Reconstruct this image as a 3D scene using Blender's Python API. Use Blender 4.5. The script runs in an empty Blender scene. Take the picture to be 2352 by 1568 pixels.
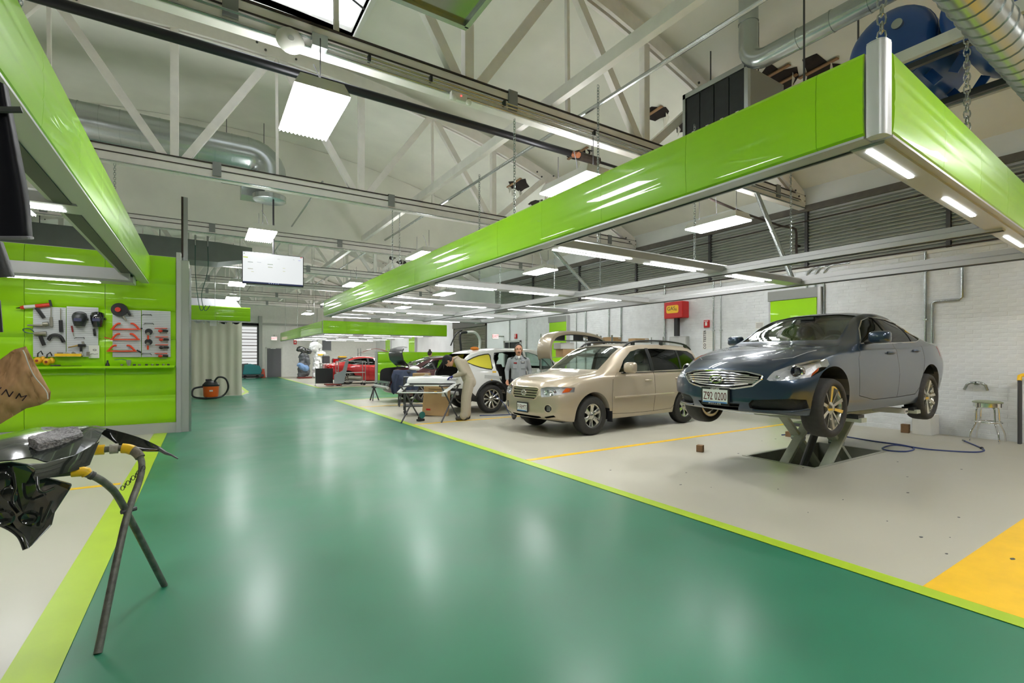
import bpy, bmesh, math, random
from mathutils import Vector, Matrix
from mathutils.bvhtree import BVHTree
random.seed(7)
PI = math.pi
SC = bpy.context.scene
COL = SC.collection

# ------------------------------------------------------------------ camera, world, exposure
YAW = math.atan2(713, 1110)          # the aisle runs along +Y, the camera looks to its right
cam_d = bpy.data.cameras.new('camera')
cam_d.sensor_width = 36.0
cam_d.lens = 36.0 * 1110 / 2352
cam_d.shift_y = 35.0 / 2352
cam_d.clip_start = 0.02
cam_d.clip_end = 300
cam = bpy.data.objects.new('camera', cam_d)
COL.objects.link(cam)
cam.location = (0, 0, 1.42)
cam.rotation_euler = (PI / 2, 0, -YAW)
SC.camera = cam

world = bpy.data.worlds.new('sky')
world.use_nodes = True
SC.world = world
bgn = world.node_tree.nodes['Background']
bgn.inputs[0].default_value = (0.95, 0.97, 1.0, 1)
bgn.inputs[1].default_value = 3.0
SC.view_settings.view_transform = 'Standard'
SC.view_settings.look = 'None'
SC.view_settings.gamma = 1.0
SC.view_settings.use_curve_mapping = False
SC.view_settings.exposure = 0.0
SC.cycles.diffuse_bounces = 6
LAMP_E = 45.0      # ceiling fixtures
STRIP_E = 20.0     # strip lights in the hanging frames

# ------------------------------------------------------------------ materials
MATS = {}
def srgb(r, g, b):
    def c(v):
        v /= 255.0
        return v / 12.92 if v <= 0.04045 else ((v + 0.055) / 1.055) ** 2.4
    return (c(r), c(g), c(b))
def mat(name, col=(0.5, 0.5, 0.5), rough=0.5, metal=0.0, coat=0.0, noise=0.0, nscale=8.0, bump=0.0, bscale=40.0,
        emit=None, estr=0.0, spec=0.5, rnoise=0.0, stretch=None, coat_rough=0.03):
    if name in MATS:
        return MATS[name]
    m = bpy.data.materials.new(name)
    m.use_nodes = True
    nt = m.node_tree
    b = nt.nodes['Principled BSDF']
    b.inputs['Base Color'].default_value = (*col, 1)
    b.inputs['Roughness'].default_value = rough
    b.inputs['Metallic'].default_value = metal
    b.inputs['Specular IOR Level'].default_value = spec
    b.inputs['Coat Weight'].default_value = coat
    b.inputs['Coat Roughness'].default_value = coat_rough
    if emit:
        b.inputs['Emission Color'].default_value = (*emit, 1)
        b.inputs['Emission Strength'].default_value = estr
    if noise or bump or rnoise:
        tc = nt.nodes.new('ShaderNodeTexCoord')
        src = tc.outputs['Object']
        if stretch:
            mp = nt.nodes.new('ShaderNodeMapping')
            mp.inputs['Scale'].default_value = stretch
            nt.links.new(src, mp.inputs[0]); src = mp.outputs[0]
    if noise or rnoise:
        n = nt.nodes.new('ShaderNodeTexNoise')
        n.inputs['Scale'].default_value = nscale
        n.inputs['Detail'].default_value = 6
        nt.links.new(src, n.inputs['Vector'])
    if noise:
        r = nt.nodes.new('ShaderNodeMapRange')
        r.inputs[1].default_value = 0.3; r.inputs[2].default_value = 0.7
        r.inputs[3].default_value = 1 - noise; r.inputs[4].default_value = 1 + noise
        nt.links.new(n.outputs['Fac'], r.inputs[0])
        mx = nt.nodes.new('ShaderNodeVectorMath'); mx.operation = 'MULTIPLY'
        mx.inputs[0].default_value = col
        nt.links.new(r.outputs[0], mx.inputs[1])
        nt.links.new(mx.outputs[0], b.inputs['Base Color'])
    if rnoise:
        r2 = nt.nodes.new('ShaderNodeMapRange')
        r2.inputs[1].default_value = 0.3; r2.inputs[2].default_value = 0.7
        r2.inputs[3].default_value = max(0.01, rough - rnoise); r2.inputs[4].default_value = rough + rnoise
        nt.links.new(n.outputs['Fac'], r2.inputs[0])
        nt.links.new(r2.outputs[0], b.inputs['Roughness'])
    if bump:
        n2 = nt.nodes.new('ShaderNodeTexNoise')
        n2.inputs['Scale'].default_value = bscale
        n2.inputs['Detail'].default_value = 3
        nt.links.new(src, n2.inputs['Vector'])
        bp = nt.nodes.new('ShaderNodeBump')
        bp.inputs['Strength'].default_value = min(1.0, bump)
        bp.inputs['Distance'].default_value = 0.01
        nt.links.new(n2.outputs['Fac'], bp.inputs['Height'])
        nt.links.new(bp.outputs[0], b.inputs['Normal'])
    MATS[name] = m
    return m
def emis(name, col, s):
    if name in MATS: return MATS[name]
    m = bpy.data.materials.new(name); m.use_nodes = True
    nt = m.node_tree; nt.nodes.remove(nt.nodes['Principled BSDF'])
    e = nt.nodes.new('ShaderNodeEmission')
    e.inputs[0].default_value = (*col, 1); e.inputs[1].default_value = s
    nt.links.new(e.outputs[0], nt.nodes['Material Output'].inputs[0])
    MATS[name] = m
    return m
def glass(name, tint, ior=1.45):
    """thin pane: clear by transparency, mirror by fresnel"""
    if name in MATS: return MATS[name]
    m = bpy.data.materials.new(name); m.use_nodes = True
    nt = m.node_tree; nt.nodes.remove(nt.nodes['Principled BSDF'])
    t = nt.nodes.new('ShaderNodeBsdfTransparent'); t.inputs[0].default_value = (*tint, 1)
    g = nt.nodes.new('ShaderNodeBsdfGlossy'); g.inputs['Roughness'].default_value = 0.02
    fr = nt.nodes.new('ShaderNodeFresnel')
    ge = nt.nodes.new('ShaderNodeNewGeometry')            # same reflectance from both sides of a thin pane
    mi = nt.nodes.new('ShaderNodeMapRange'); mi.inputs[3].default_value = ior; mi.inputs[4].default_value = 1/ior
    nt.links.new(ge.outputs['Backfacing'], mi.inputs[0]); nt.links.new(mi.outputs[0], fr.inputs[0])
    mx = nt.nodes.new('ShaderNodeMixShader')
    nt.links.new(fr.outputs[0], mx.inputs[0]); nt.links.new(t.outputs[0], mx.inputs[1]); nt.links.new(g.outputs[0], mx.inputs[2])
    nt.links.new(mx.outputs[0], nt.nodes['Material Output'].inputs[0])
    MATS[name] = m
    return m

M_WHITE = mat('white_paint', srgb(222, 221, 214), 0.55, noise=0.04, nscale=3)
M_CEIL = mat('ceiling_paint', srgb(224, 223, 212), 0.8, noise=0.06, nscale=1.2, bump=0.15, bscale=12)
M_TRUSS = mat('truss_paint', srgb(236, 231, 226), 0.6, noise=0.05, nscale=5)
M_RUST = mat('dark_steel', srgb(62, 52, 46), 0.6, 0.3, noise=0.2, nscale=20)
M_BLACK = mat('black_plastic', (0.012, 0.012, 0.013), 0.4)
M_RUBBER = mat('rubber', (0.02, 0.02, 0.021), 0.7, noise=0.25, nscale=25)
M_GREY = mat('grey_paint', srgb(176, 177, 173), 0.45)
M_ALU = mat('aluminium', srgb(188, 189, 188), 0.38, 0.35)
M_GALV = mat('galvanised', srgb(178, 184, 182), 0.27, 0.85)
M_CHROME = mat('chrome', (0.85, 0.85, 0.86), 0.08, 1.0)
M_GREEN = mat('green_gloss', (.34, .70, .006), 0.35, coat=0.6, spec=.25, noise=0.05, nscale=0.8, bump=0.035, bscale=1.6)
M_LIME = mat('lime_paint', srgb(172, 202, 44), 0.4, noise=0.05, nscale=3)
M_YEL = mat('yellow_paint', srgb(247, 196, 32), 0.4, noise=0.06, nscale=5)
M_BEIGE = mat('beige_epoxy', srgb(186, 182, 166), 0.45, noise=0.05, nscale=1.3, rnoise=0.1, coat=0.25, coat_rough=0.25)
M_TEAL = mat('teal_epoxy', srgb(38, 118, 88), 0.42, noise=0.14, nscale=1.1, rnoise=0.07, coat=0.3, coat_rough=0.22, bump=0.02, bscale=3)
M_PIPE = mat('black_pipe', (0.02, 0.02, 0.022), 0.35, 0.5)
M_RED = mat('red_paint', srgb(200, 25, 22), 0.35)
M_DARKGREY = mat('dark_grey', srgb(70, 70, 72), 0.5)
M_LAMP = emis('lamp_glow', (0.985, 0.99, 1.0), LAMP_E)
M_FILL = emis('ceiling_fill_glow', (0.985, 0.99, 1.0), LAMP_E*0.5)
M_STRIP = emis('strip_glow', (0.98, 1.0, 0.98), STRIP_E)

# ------------------------------------------------------------------ mesh helper
class MB:
    def __init__(s): s.v = []; s.f = []; s.mi = []; s.cur = 0
    def add(s, vs, fs):
        o = len(s.v)
        s.v += [tuple(p) for p in vs]
        for q in fs:
            s.f.append(tuple(i + o for i in q)); s.mi.append(s.cur)
        return s
    def box(s, x0, y0, z0, x1, y1, z1):
        if x0 > x1: x0, x1 = x1, x0
        if y0 > y1: y0, y1 = y1, y0
        if z0 > z1: z0, z1 = z1, z0
        return s.add([(x0,y0,z0),(x1,y0,z0),(x1,y1,z0),(x0,y1,z0),(x0,y0,z1),(x1,y0,z1),(x1,y1,z1),(x0,y1,z1)],
                     [(0,3,2,1),(4,5,6,7),(0,1,5,4),(1,2,6,5),(2,3,7,6),(3,0,4,7)])
    def cbox(s, c, sz, M=None):
        a = MB().box(-sz[0]/2,-sz[1]/2,-sz[2]/2,sz[0]/2,sz[1]/2,sz[2]/2)
        M = M or Matrix()
        return s.add([(M.to_3x3() @ Vector(p)) + Vector(c) for p in a.v], a.f)
    def bar(s, p0, p1, w, h, up=(0,0,1)):
        p0 = Vector(p0); p1 = Vector(p1); d = (p1-p0)
        L = d.length
        if L < 1e-6: return s
        d /= L; up = Vector(up)
        if abs(d.dot(up)) > 0.98: up = Vector((0,1,0)) if abs(d.y) < 0.9 else Vector((1,0,0))
        a = d.cross(up).normalized(); b = a.cross(d).normalized()
        vs = []
        for p in (p0, p1):
            for sa, sb in ((-1,-1),(1,-1),(1,1),(-1,1)):
                vs.append(p + a*(sa*w/2) + b*(sb*h/2))
        return s.add(vs, [(0,1,2,3),(7,6,5,4),(0,4,5,1),(1,5,6,2),(2,6,7,3),(3,7,4,0)])
    def tube(s, pts, r, n=8, closed=False, caps=True):
        pts = [Vector(p) for p in pts]; N = len(pts)
        rs = r if isinstance(r, (list, tuple)) else [r]*N
        vs = []; prev = None
        for i, p in enumerate(pts):
            if closed: t = pts[(i+1) % N] - pts[i-1]
            else: t = pts[min(i+1, N-1)] - pts[max(i-1, 0)]
            t = t.normalized() if t.length > 1e-9 else Vector((0,0,1))
            if prev is None:
                u = Vector((0,0,1)) if abs(t.z) < 0.9 else Vector((1,0,0))
                a = t.cross(u).normalized()
            else:
                a = prev - t*prev.dot(t)
                a = a.normalized() if a.length > 1e-6 else t.orthogonal().normalized()
            prev = a; b = t.cross(a)
            for k in range(n):
                an = 2*PI*k/n
                vs.append(p + (a*math.cos(an) + b*math.sin(an))*rs[i])
        fs = []
        for i in range(N if closed else N-1):
            j = (i+1) % N
            for k in range(n):
                k2 = (k+1) % n
                fs.append((i*n+k, i*n+k2, j*n+k2, j*n+k))
        if caps and not closed:
            fs.append(tuple(range(n-1, -1, -1))); fs.append(tuple((N-1)*n + k for k in range(n)))
        return s.add(vs, fs)
    def cyl(s, p0, p1, r0, r1=None, n=16): return s.tube([p0, p1], [r0, r0 if r1 is None else r1], n)
    def lathe(s, prof, n=24, o=(0,0,0), axis='z', closed=False):
        vs = []
        for (r, h) in prof:
            for k in range(n):
                an = 2*PI*k/n; c = r*math.cos(an); d = r*math.sin(an)
                p = {'z': (c, d, h), 'y': (c, h, -d), 'x': (h, c, d)}[axis]
                vs.append((p[0]+o[0], p[1]+o[1], p[2]+o[2]))
        N = len(prof); fs = []
        for i in range(N if closed else N-1):
            j = (i+1) % N
            for k in range(n):
                k2 = (k+1) % n
                fs.append((i*n+k, i*n+k2, j*n+k2, j*n+k))
        if not closed:
            if prof[0][0] > 1e-5: fs.append(tuple(range(n-1, -1, -1)))
            if prof[-1][0] > 1e-5: fs.append(tuple((N-1)*n+k for k in range(n)))
        return s.add(vs, fs)
    def prism(s, poly, vec):
        """closed polygon of 3d points pushed along vec"""
        n = len(poly); vec = Vector(vec)
        vs = [Vector(p) for p in poly] + [Vector(p)+vec for p in poly]
        fs = [tuple(range(n-1, -1, -1)), tuple(range(n, 2*n))]
        for i in range(n):
            j = (i+1) % n
            fs.append((i, j, n+j, n+i))
        return s.add(vs, fs)
    def sphere(s, c, r, nu=16, nv=10, M=None):
        r = r if isinstance(r, (list, tuple)) else (r, r, r)
        vs = [(0,0,1)]
        for i in range(1, nv):
            t = PI*i/nv
            for k in range(nu):
                a = 2*PI*k/nu
                vs.append((math.sin(t)*math.cos(a), math.sin(t)*math.sin(a), math.cos(t)))
        vs.append((0,0,-1))
        fs = []
        for k in range(nu): fs.append((0, 1+k, 1+(k+1) % nu))
        for i in range(nv-2):
            for k in range(nu):
                k2 = (k+1) % nu; a = 1+i*nu; b = a+nu
                fs.append((a+k, b+k, b+k2, a+k2))
        L = len(vs)-1; a = 1+(nv-2)*nu
        for k in range(nu): fs.append((a+k, L, a+(k+1) % nu))
        out = []
        for p in vs:
            q = Vector((p[0]*r[0], p[1]*r[1], p[2]*r[2]))
            if M: q = M.to_3x3() @ q
            out.append(q + Vector(c))
        return s.add(out, fs)
    def grid(s, P, thick=0.0):
        """P[i][j] points; an open sheet, or a slab when thick is a vector"""
        nu = len(P); nv = len(P[0])
        vs = [p for row in P for p in row]
        fs = [(i*nv+j, (i+1)*nv+j, (i+1)*nv+j+1, i*nv+j+1) for i in range(nu-1) for j in range(nv-1)]
        if thick:
            t = Vector(thick); n = len(vs)
            vs = [Vector(p) for p in vs] + [Vector(p)+t for p in vs]
            fs += [tuple(q+n for q in reversed(fc)) for fc in fs]
            rim = [(0, j) for j in range(nv)] + [(i, nv-1) for i in range(1, nu)] + [(nu-1, j) for j in range(nv-2, -1, -1)] + [(i, 0) for i in range(nu-2, 0, -1)]
            for a in range(len(rim)):
                p = rim[a]; q = rim[(a+1) % len(rim)]
                i0 = p[0]*nv+p[1]; i1 = q[0]*nv+q[1]
                fs.append((i0, i1, i1+n, i0+n))
        return s.add(vs, fs)
    def xf(s, M):
        s.v = [tuple(M @ Vector(p)) for p in s.v]; return s
    def mesh(s, name, mats, smooth=None, weld=False):
        me = bpy.data.meshes.new(name)
        me.from_pydata(s.v, [], s.f)
        for m in (mats if isinstance(mats, (list, tuple)) else [mats]): me.materials.append(m)
        if any(s.mi):
            me.polygons.foreach_set('material_index', s.mi)
        bm = bmesh.new(); bm.from_mesh(me)
        if weld: bmesh.ops.remove_doubles(bm, verts=bm.verts, dist=1e-5)
        bmesh.ops.recalc_face_normals(bm, faces=bm.faces)
        bm.to_mesh(me); bm.free()
        if smooth is not None:
            me.shade_smooth()
            me.set_sharp_from_angle(angle=math.radians(smooth))
        me.update()
        return me
    def obj(s, name, mats, parent=None, smooth=None, bevel=0.0, weld=False):
        return link(name, s.mesh(name, mats, smooth, weld), parent, bevel)
def link(name, me, parent=None, bevel=0.0):
    o = bpy.data.objects.new(name, me)
    COL.objects.link(o)
    if parent: o.parent = parent
    if bevel:
        md = o.modifiers.new('bevel', 'BEVEL'); md.width = bevel; md.segments = 2; md.limit_method = 'ANGLE'
        md.angle_limit = math.radians(40)
    return o
def tag(o, label, cat, group=None, kind=None):
    if label: o['label'] = label
    if cat: o['category'] = cat
    if group: o['group'] = group
    if kind: o['kind'] = kind
    return o
def thing(name, label, cat, loc=(0,0,0), rz=0.0, group=None):
    o = bpy.data.objects.new(name, None)
    o.empty_display_size = 0.1
    COL.objects.link(o)
    o.location = loc; o.rotation_euler = (0,0,rz)
    return tag(o, label, cat, group)
def struct(o):
    o['kind'] = 'structure'; return o
def kids(o): return [c for c in bpy.data.objects if c.parent == o]
def dup(root, loc=None, rz=None, label=None, group=None):
    r = root.copy(); COL.objects.link(r)
    if loc is not None: r.location = loc
    if rz is not None: r.rotation_euler = (0,0,rz)
    if label: r['label'] = label
    if group: r['group'] = group
    for ch in list(root.children):
        c = ch.copy(); COL.objects.link(c); c.parent = r
        for g in list(ch.children):
            d = g.copy(); COL.objects.link(d); d.parent = c
    return r
def off(pts, d): return [(p[0]-d[0], p[1]-d[1], p[2]-d[2]) for p in pts]
def arc(c, r, a0, a1, n, plane='xz'):
    out = []
    for i in range(n+1):
        a = a0 + (a1-a0)*i/n; u = r*math.cos(a); w = r*math.sin(a)
        out.append({'xz': (c[0]+u, c[1], c[2]+w), 'xy': (c[0]+u, c[1]+w, c[2]), 'yz': (c[0], c[1]+u, c[2]+w)}[plane])
    return out
def rrect(x0, y0, x1, y1, r, n=4):
    """rounded rectangle outline, 2d"""
    out = []
    for cx_, cy_, a0 in ((x1-r, y1-r, 0), (x0+r, y1-r, PI/2), (x0+r, y0+r, PI), (x1-r, y0+r, 1.5*PI)):
        for i in range(n+1):
            a = a0 + PI/2*i/n
            out.append((cx_+r*math.cos(a), cy_+r*math.sin(a)))
    return out
def text_obj(name, body, size, mt, M, parent=None, extrude=0.0008, spacing=1.0, sx=1.0, bold=False):
    """lettering as mesh, in the plane of M (x right, y up, z out)"""
    cu = bpy.data.curves.new(name, 'FONT')
    cu.body = body; cu.size = size; cu.extrude = extrude; cu.align_x = 'CENTER'; cu.align_y = 'CENTER'
    cu.space_character = spacing; cu.resolution_u = 3
    if bold: cu.offset = size*0.02
    o = bpy.data.objects.new(name, cu); COL.objects.link(o)
    dg = bpy.context.evaluated_depsgraph_get(); dg.update()
    me = bpy.data.meshes.new_from_object(o.evaluated_get(dg))
    bpy.data.objects.remove(o)
    me.transform(Matrix.Diagonal((sx, 1, 1, 1))); me.transform(M)
    me.materials.clear(); me.materials.append(mt)
    return link(name, me, parent)
def frame(o, x, y, z=None):
    """matrix from origin and x/y axes"""
    x = Vector(x).normalized(); y = Vector(y).normalized(); z = x.cross(y)
    return Matrix(((x[0],y[0],z[0],o[0]),(x[1],y[1],z[1],o[1]),(x[2],y[2],z[2],o[2]),(0,0,0,1)))
# ================================================================== the setting
XR, XL, YB, YF = 11.4, -10.4, -7.0, 37.3        # right, left, back and far walls
LX = 3.68                                        # lime line of the right bays
def arch(x):                                     # bowstring roof
    return 7.62 - (24.6 - math.sqrt(24.6**2 - (x-0.5)**2))
PIT = (6.57, 3.1, 8.6, 4.0)                      # lift pit x0 y0 x1 y1
SKY = (0.2, 6.3, 2.45, 9.6)                      # skylight opening

def slab_with_hole(mb, x0, y0, x1, y1, z0, z1, hole):
    hx0, hy0, hx1, hy1 = hole
    for a in ((x0, y0, x1, hy0), (x0, hy1, x1, y1), (x0, hy0, hx0, hy1), (hx1, hy0, x1, hy1)):
        mb.box(a[0], a[1], z0, a[2], a[3], z1)
mb = MB(); slab_with_hole(mb, XL-0.3, YB-0.3, XR+0.3, YF+0.3, -0.2, 0.0, PIT)
floor = struct(mb.obj('floor', M_TEAL))
floor['label'] = 'glossy teal painted floor of the drive aisle'
# painted bay floors and lines on it
mb = MB(); slab_with_hole(mb, LX, YB, XR, 16.25, 0.0, 0.003, PIT)
mb.obj('bay_floor', M_BEIGE, floor)
mb = MB().box(-9.0, YB, 0, -0.72, 18.6, 0.003); mb.obj('bay_floor', M_BEIGE, floor)
mb = MB().prism([(4.5,23.2,0),(XR,23.0,0),(XR,YF,0),(4.5,YF,0)], (0,0,0.003)); mb.obj('bay_floor', M_BEIGE, floor)
mb = MB().prism([(-3,20.4,0),(1.25,20.4,0),(1.55,21.2,0),(1.55,27,0),(-3,27,0)], (0,0,0.003)); mb.obj('bay_floor', M_BEIGE, floor)
def stripe(pts, w, m, z=0.003, name='painted_line'):
    for a, b in zip(pts[:-1], pts[1:]):
        MB().bar((a[0], a[1], z+0.001), (b[0], b[1], z+0.001), w, 0.002).obj(name, m, floor)
stripe([(LX, YB), (LX, 16.3)], 0.13, M_LIME)
stripe([(LX-0.065, 16.3), (XR, 16.75)], 0.13, M_LIME)
stripe([(-0.64, YB), (-0.64, 18.6)], 0.2, M_LIME)
stripe([(4.5, 23.2), (4.5, YF)], 0.12, M_LIME)
stripe([(4.5, 23.2), (XR, 23.0)], 0.12, M_LIME)
stripe([(1.2, 20.4), (1.55, 22.2), (1.55, 27)], 0.14, M_LIME)
for y in (5.45, 9.6, 13.75):
    stripe([(LX+0.07, y), (XR, y)], 0.1, M_YEL)
stripe([(-9, 6.95), (-0.76, 6.9)], 0.09, M_YEL)
MB().box(LX+0.065, -3.6, 0.003, XR, 1.14, 0.0055).obj('painted_area', M_YEL, floor)
# scuffs and specks on the bay floor
for i in range(26):
    x = random.uniform(4.2, 8.6); y = random.uniform(0.9, 4.6)
    if PIT[0]-0.1 < x < PIT[2]+0.1 and PIT[1]-0.1 < y < PIT[3]+0.1: continue
    r = random.uniform(0.005, 0.014); a0 = random.uniform(0, PI)
    pts = [(x+r*random.uniform(.5,1.6)*math.cos(a0+k*PI/3)*1.5, y+r*math.sin(a0+k*PI/3), 0.0055 if y < 1.14 else 0.0031) for k in range(6)]
    MB().prism(pts, (0,0,0.0012)).obj('dirt_speck', M_DARKGREY, floor)
# lift pit
mb = MB(); x0, y0, x1, y1 = PIT
mb.box(x0, y0, -0.46, x1, y1, -0.42)
mb.box(x0, y0, -0.42, x0+.012, y1, 0.003); mb.box(x1-.012, y0, -0.42, x1, y1, 0.003)
mb.box(x0+.012, y0, -0.42, x1-.012, y0+.012, 0.003); mb.box(x0+.012, y1-.012, -0.42, x1-.012, y1, 0.003)
mb.obj('pit_liner', mat('pit_grey', srgb(128,130,118), 0.6, noise=.1), floor)
mb = MB()
for a in ((x0-0.05,y0-0.05,x1+0.05,y0),(x0-0.05,y1,x1+0.05,y1+0.05),(x0-0.05,y0,x0,y1),(x1,y0,x1+0.05,y1)):
    mb.box(a[0],a[1],0.002,a[2],a[3],0.007)
mb.obj('pit_frame', mat('pit_edge', srgb(168,168,155), 0.5), floor)

# ---- ceiling: arched deck with a skylight
mb = MB(); xs = [XL-0.2 + i*(XR-XL+0.4)/44 for i in range(45)]
def deck(mb, xs, y0, y1):
    P = [[(x, y, arch(min(max(x, XL), XR))+0.06) for y in (y0, y1)] for x in xs]
    mb.grid(P, (0,0,0.12))
xin = [SKY[0]+(SKY[2]-SKY[0])*i/4 for i in range(5)]
deck(mb, xs, YB-0.2, SKY[1]); deck(mb, xs, SKY[3], YF+0.2)
deck(mb, [x for x in xs if x < SKY[0]-0.05]+[SKY[0]], SKY[1], SKY[3])
deck(mb, [SKY[2]]+[x for x in xs if x > SKY[2]+0.05], SKY[1], SKY[3])
ceiling = struct(mb.obj('ceiling', M_CEIL, smooth=30))
ceiling['label'] = 'arched off-white roof deck with torn patches'
# ---- skylight
win = MB()
cz = arch(1.4)
for a in ((SKY[0]-.08,SKY[1]-.08,SKY[0],SKY[3]+.08),(SKY[2],SKY[1]-.08,SKY[2]+.08,SKY[3]+.08),(SKY[0],SKY[1]-.08,SKY[2],SKY[1]),(SKY[0],SKY[3],SKY[2],SKY[3]+.08)):
    win.box(a[0],a[1],cz-.06,a[2],a[3],cz+.26)
win = struct(win.obj('window_1', M_WHITE)); win['label'] = 'skylight with white curb and curved rib'
for i in range(3):
    x = SKY[0] + (i+.5)*(SKY[2]-SKY[0])/3
    MB().box(x-.35, SKY[1], cz+.2, x+.35, SKY[3], cz+.21).obj('pane', glass('sky_pane', (.95,.96,.97)), win)
for y in (7.0, 8.2):
    MB().tube([(SKY[0]+(SKY[2]-SKY[0])*i/10, y+.5*i/10, cz+.19-.16*((i-5)/5)**2) for i in range(11)], .018, 6).obj('rib', M_DARKGREY, win)
# ---- walls
def wall(name, m, label, *boxes):
    mb = MB()
    for b in boxes: mb.box(*b)
    o = struct(mb.obj(name, m)); o['label'] = label; return o
M_WALLW = mat('painted_wall', srgb(220,223,223), 0.5, noise=0.05, nscale=1.5, bump=0.12, bscale=18)
YV0, YV1 = 1.0, 19.2                              # band of slats in the right wall
wall_right = wall('wall_right', M_WALLW, 'white painted brick wall with a band of metal slats',
    (XR, YB, -0.2, XR+0.3, YF, 3.38), (XR, YB, 4.72, XR+0.3, YF, 5.35), (XR+.12, YB, 3.38, XR+.3, YF, 4.72), (XR, YB, 3.38, XR+.2, YV0, 4.72), (XR, YV1, 3.38, XR+.2, YF, 4.72))
wall_left = wall('wall_left', M_WALLW, 'white left wall', (XL-0.3, YB, -0.2, XL, YF, 5.35))
wall_back = wall('wall_back', mat('back_wall_grey', srgb(96,96,94), .6), 'grey wall behind the viewer', (XL, YB-0.3, -0.2, XR, YB, 7.8))
wall_front = wall('wall_front', mat('far_wall', srgb(232,231,226), 0.5, noise=.03), 'off-white far end wall', (XL, YF, -0.2, XR, YF+0.3, 7.8))
# horizontal ledge of the far wall
MB().box(XL, YF-.06, 3.6, XR, YF, 3.75).obj('ledge', M_GREY, wall_front)
MB().box(XL, YF-.03, 0, 3.6, YF, .14).obj('skirting', M_GREY, wall_front)
# ---- painted bricks: the nearest ones single, the rest joined
M_BRICK = mat('white_brick', srgb(220,223,224), 0.5, noise=0.06, nscale=6, bump=0.3, bscale=30)
bl, bh, gap = 0.215, 0.072, 0.0045
shared = {}
cands = []
ny = int((16.4-1.15)/bl); nz = int(3.34/bh)
for j in range(nz):
    for i in range(ny):
        y = 1.15 + (i + 0.5*(j % 2))*bl; z = 0.02 + j*bh
        d = 8.4/ (y+6)
        vis = (1.3 < y < 4.7 and z < 2.2)
        cands.append(((y if vis else 100+y), y, z))
# the window between the sedan and the frame edge shows the most brickwork
single = sorted([c for c in cands if 1.35 < c[1] < 3.35 and 0.3 < c[2] < 2.9], key=lambda c: (c[1]-2.2)**2*1.5+(c[2]-1.3)**2)[:300]
sset = set((round(c[1],4), round(c[2],4)) for c in single)
variants = []
for k in range(8):
    p = random.uniform(0.0012, 0.004)
    b = MB(); e = 0.004
    x1 = -p
    P = [(0, gap/2, gap/2), (0, bl-gap/2, gap/2), (0, bl-gap/2, bh-gap/2), (0, gap/2, bh-gap/2)]
    Q = [(x1+random.uniform(-.002,.002), P[q][1]+(e if q in (0,3) else -e), P[q][2]+(e if q in (0,1) else -e)) for q in range(4)]
    b.add(P+Q, [(4,5,6,7),(0,1,5,4),(1,2,6,5),(2,3,7,6),(3,0,4,7)])
    variants.append(b)
vm = [b.mesh('brick', M_BRICK) for b in variants]
rest = MB()
for _, y, z in cands:
    if (round(y,4), round(z,4)) in sset:
        o = link('brick', random.choice(vm), wall_right); o.location = (XR, y, z)
    else:
        b = random.choice(variants)
        rest.add([(p[0]+XR, p[1]+y, p[2]+z) for p in b.v], b.f)
o = rest.obj('brick_courses', M_BRICK, wall_right); o['kind'] = 'stuff'
# ---- slat band
M_SLAT = mat('slat_metal', srgb(172,176,166), 0.4, 0.2, noise=0.08, nscale=3)
slat = None; nsl = 17
sec = [1.0, 3.1, 5.55, 8.0, 10.6, 13.3, 16.2, 19.2]
for s0, s1 in zip(sec[:-1], sec[1:]):
    b = MB(); L = s1-s0-.08
    b.prism([(0.0,0,0),(0.045,0,0.055),(0.045,0,0.067),(-0.004,0,0.012)], (0,L,0))
    me = b.mesh('slat', M_SLAT)
    for k in range(nsl):
        o = link('slat', me, wall_right); o.location = (XR+0.03, s0+.04, 3.44+k*1.2/nsl)
    MB().box(XR-.012, s0-.03, 3.38, XR+.08, s0+.03, 4.7).obj('slat_post', M_DARKGREY, wall_right)
MB().box(XR-.05, YV0, 4.66, XR, YV1, 4.8).obj('lintel', mat('lintel_dark', srgb(96,92,86), .7, noise=.15), wall_right)
MB().box(XR-.03, YV0, 3.34, XR, YV1, 3.4).obj('slat_sill', M_WHITE, wall_right)
MB().tube([(XR-.05, YV0, 3.42), (XR-.05, YV1, 3.42)], .014, 6).obj('sill_pipe', M_RUST, wall_right)
MB().tube([(XR-.03, YV0, 4.45), (XR-.03, YV1, 4.45)], .012, 6).obj('slat_pipe', M_RUST, wall_right)
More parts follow.
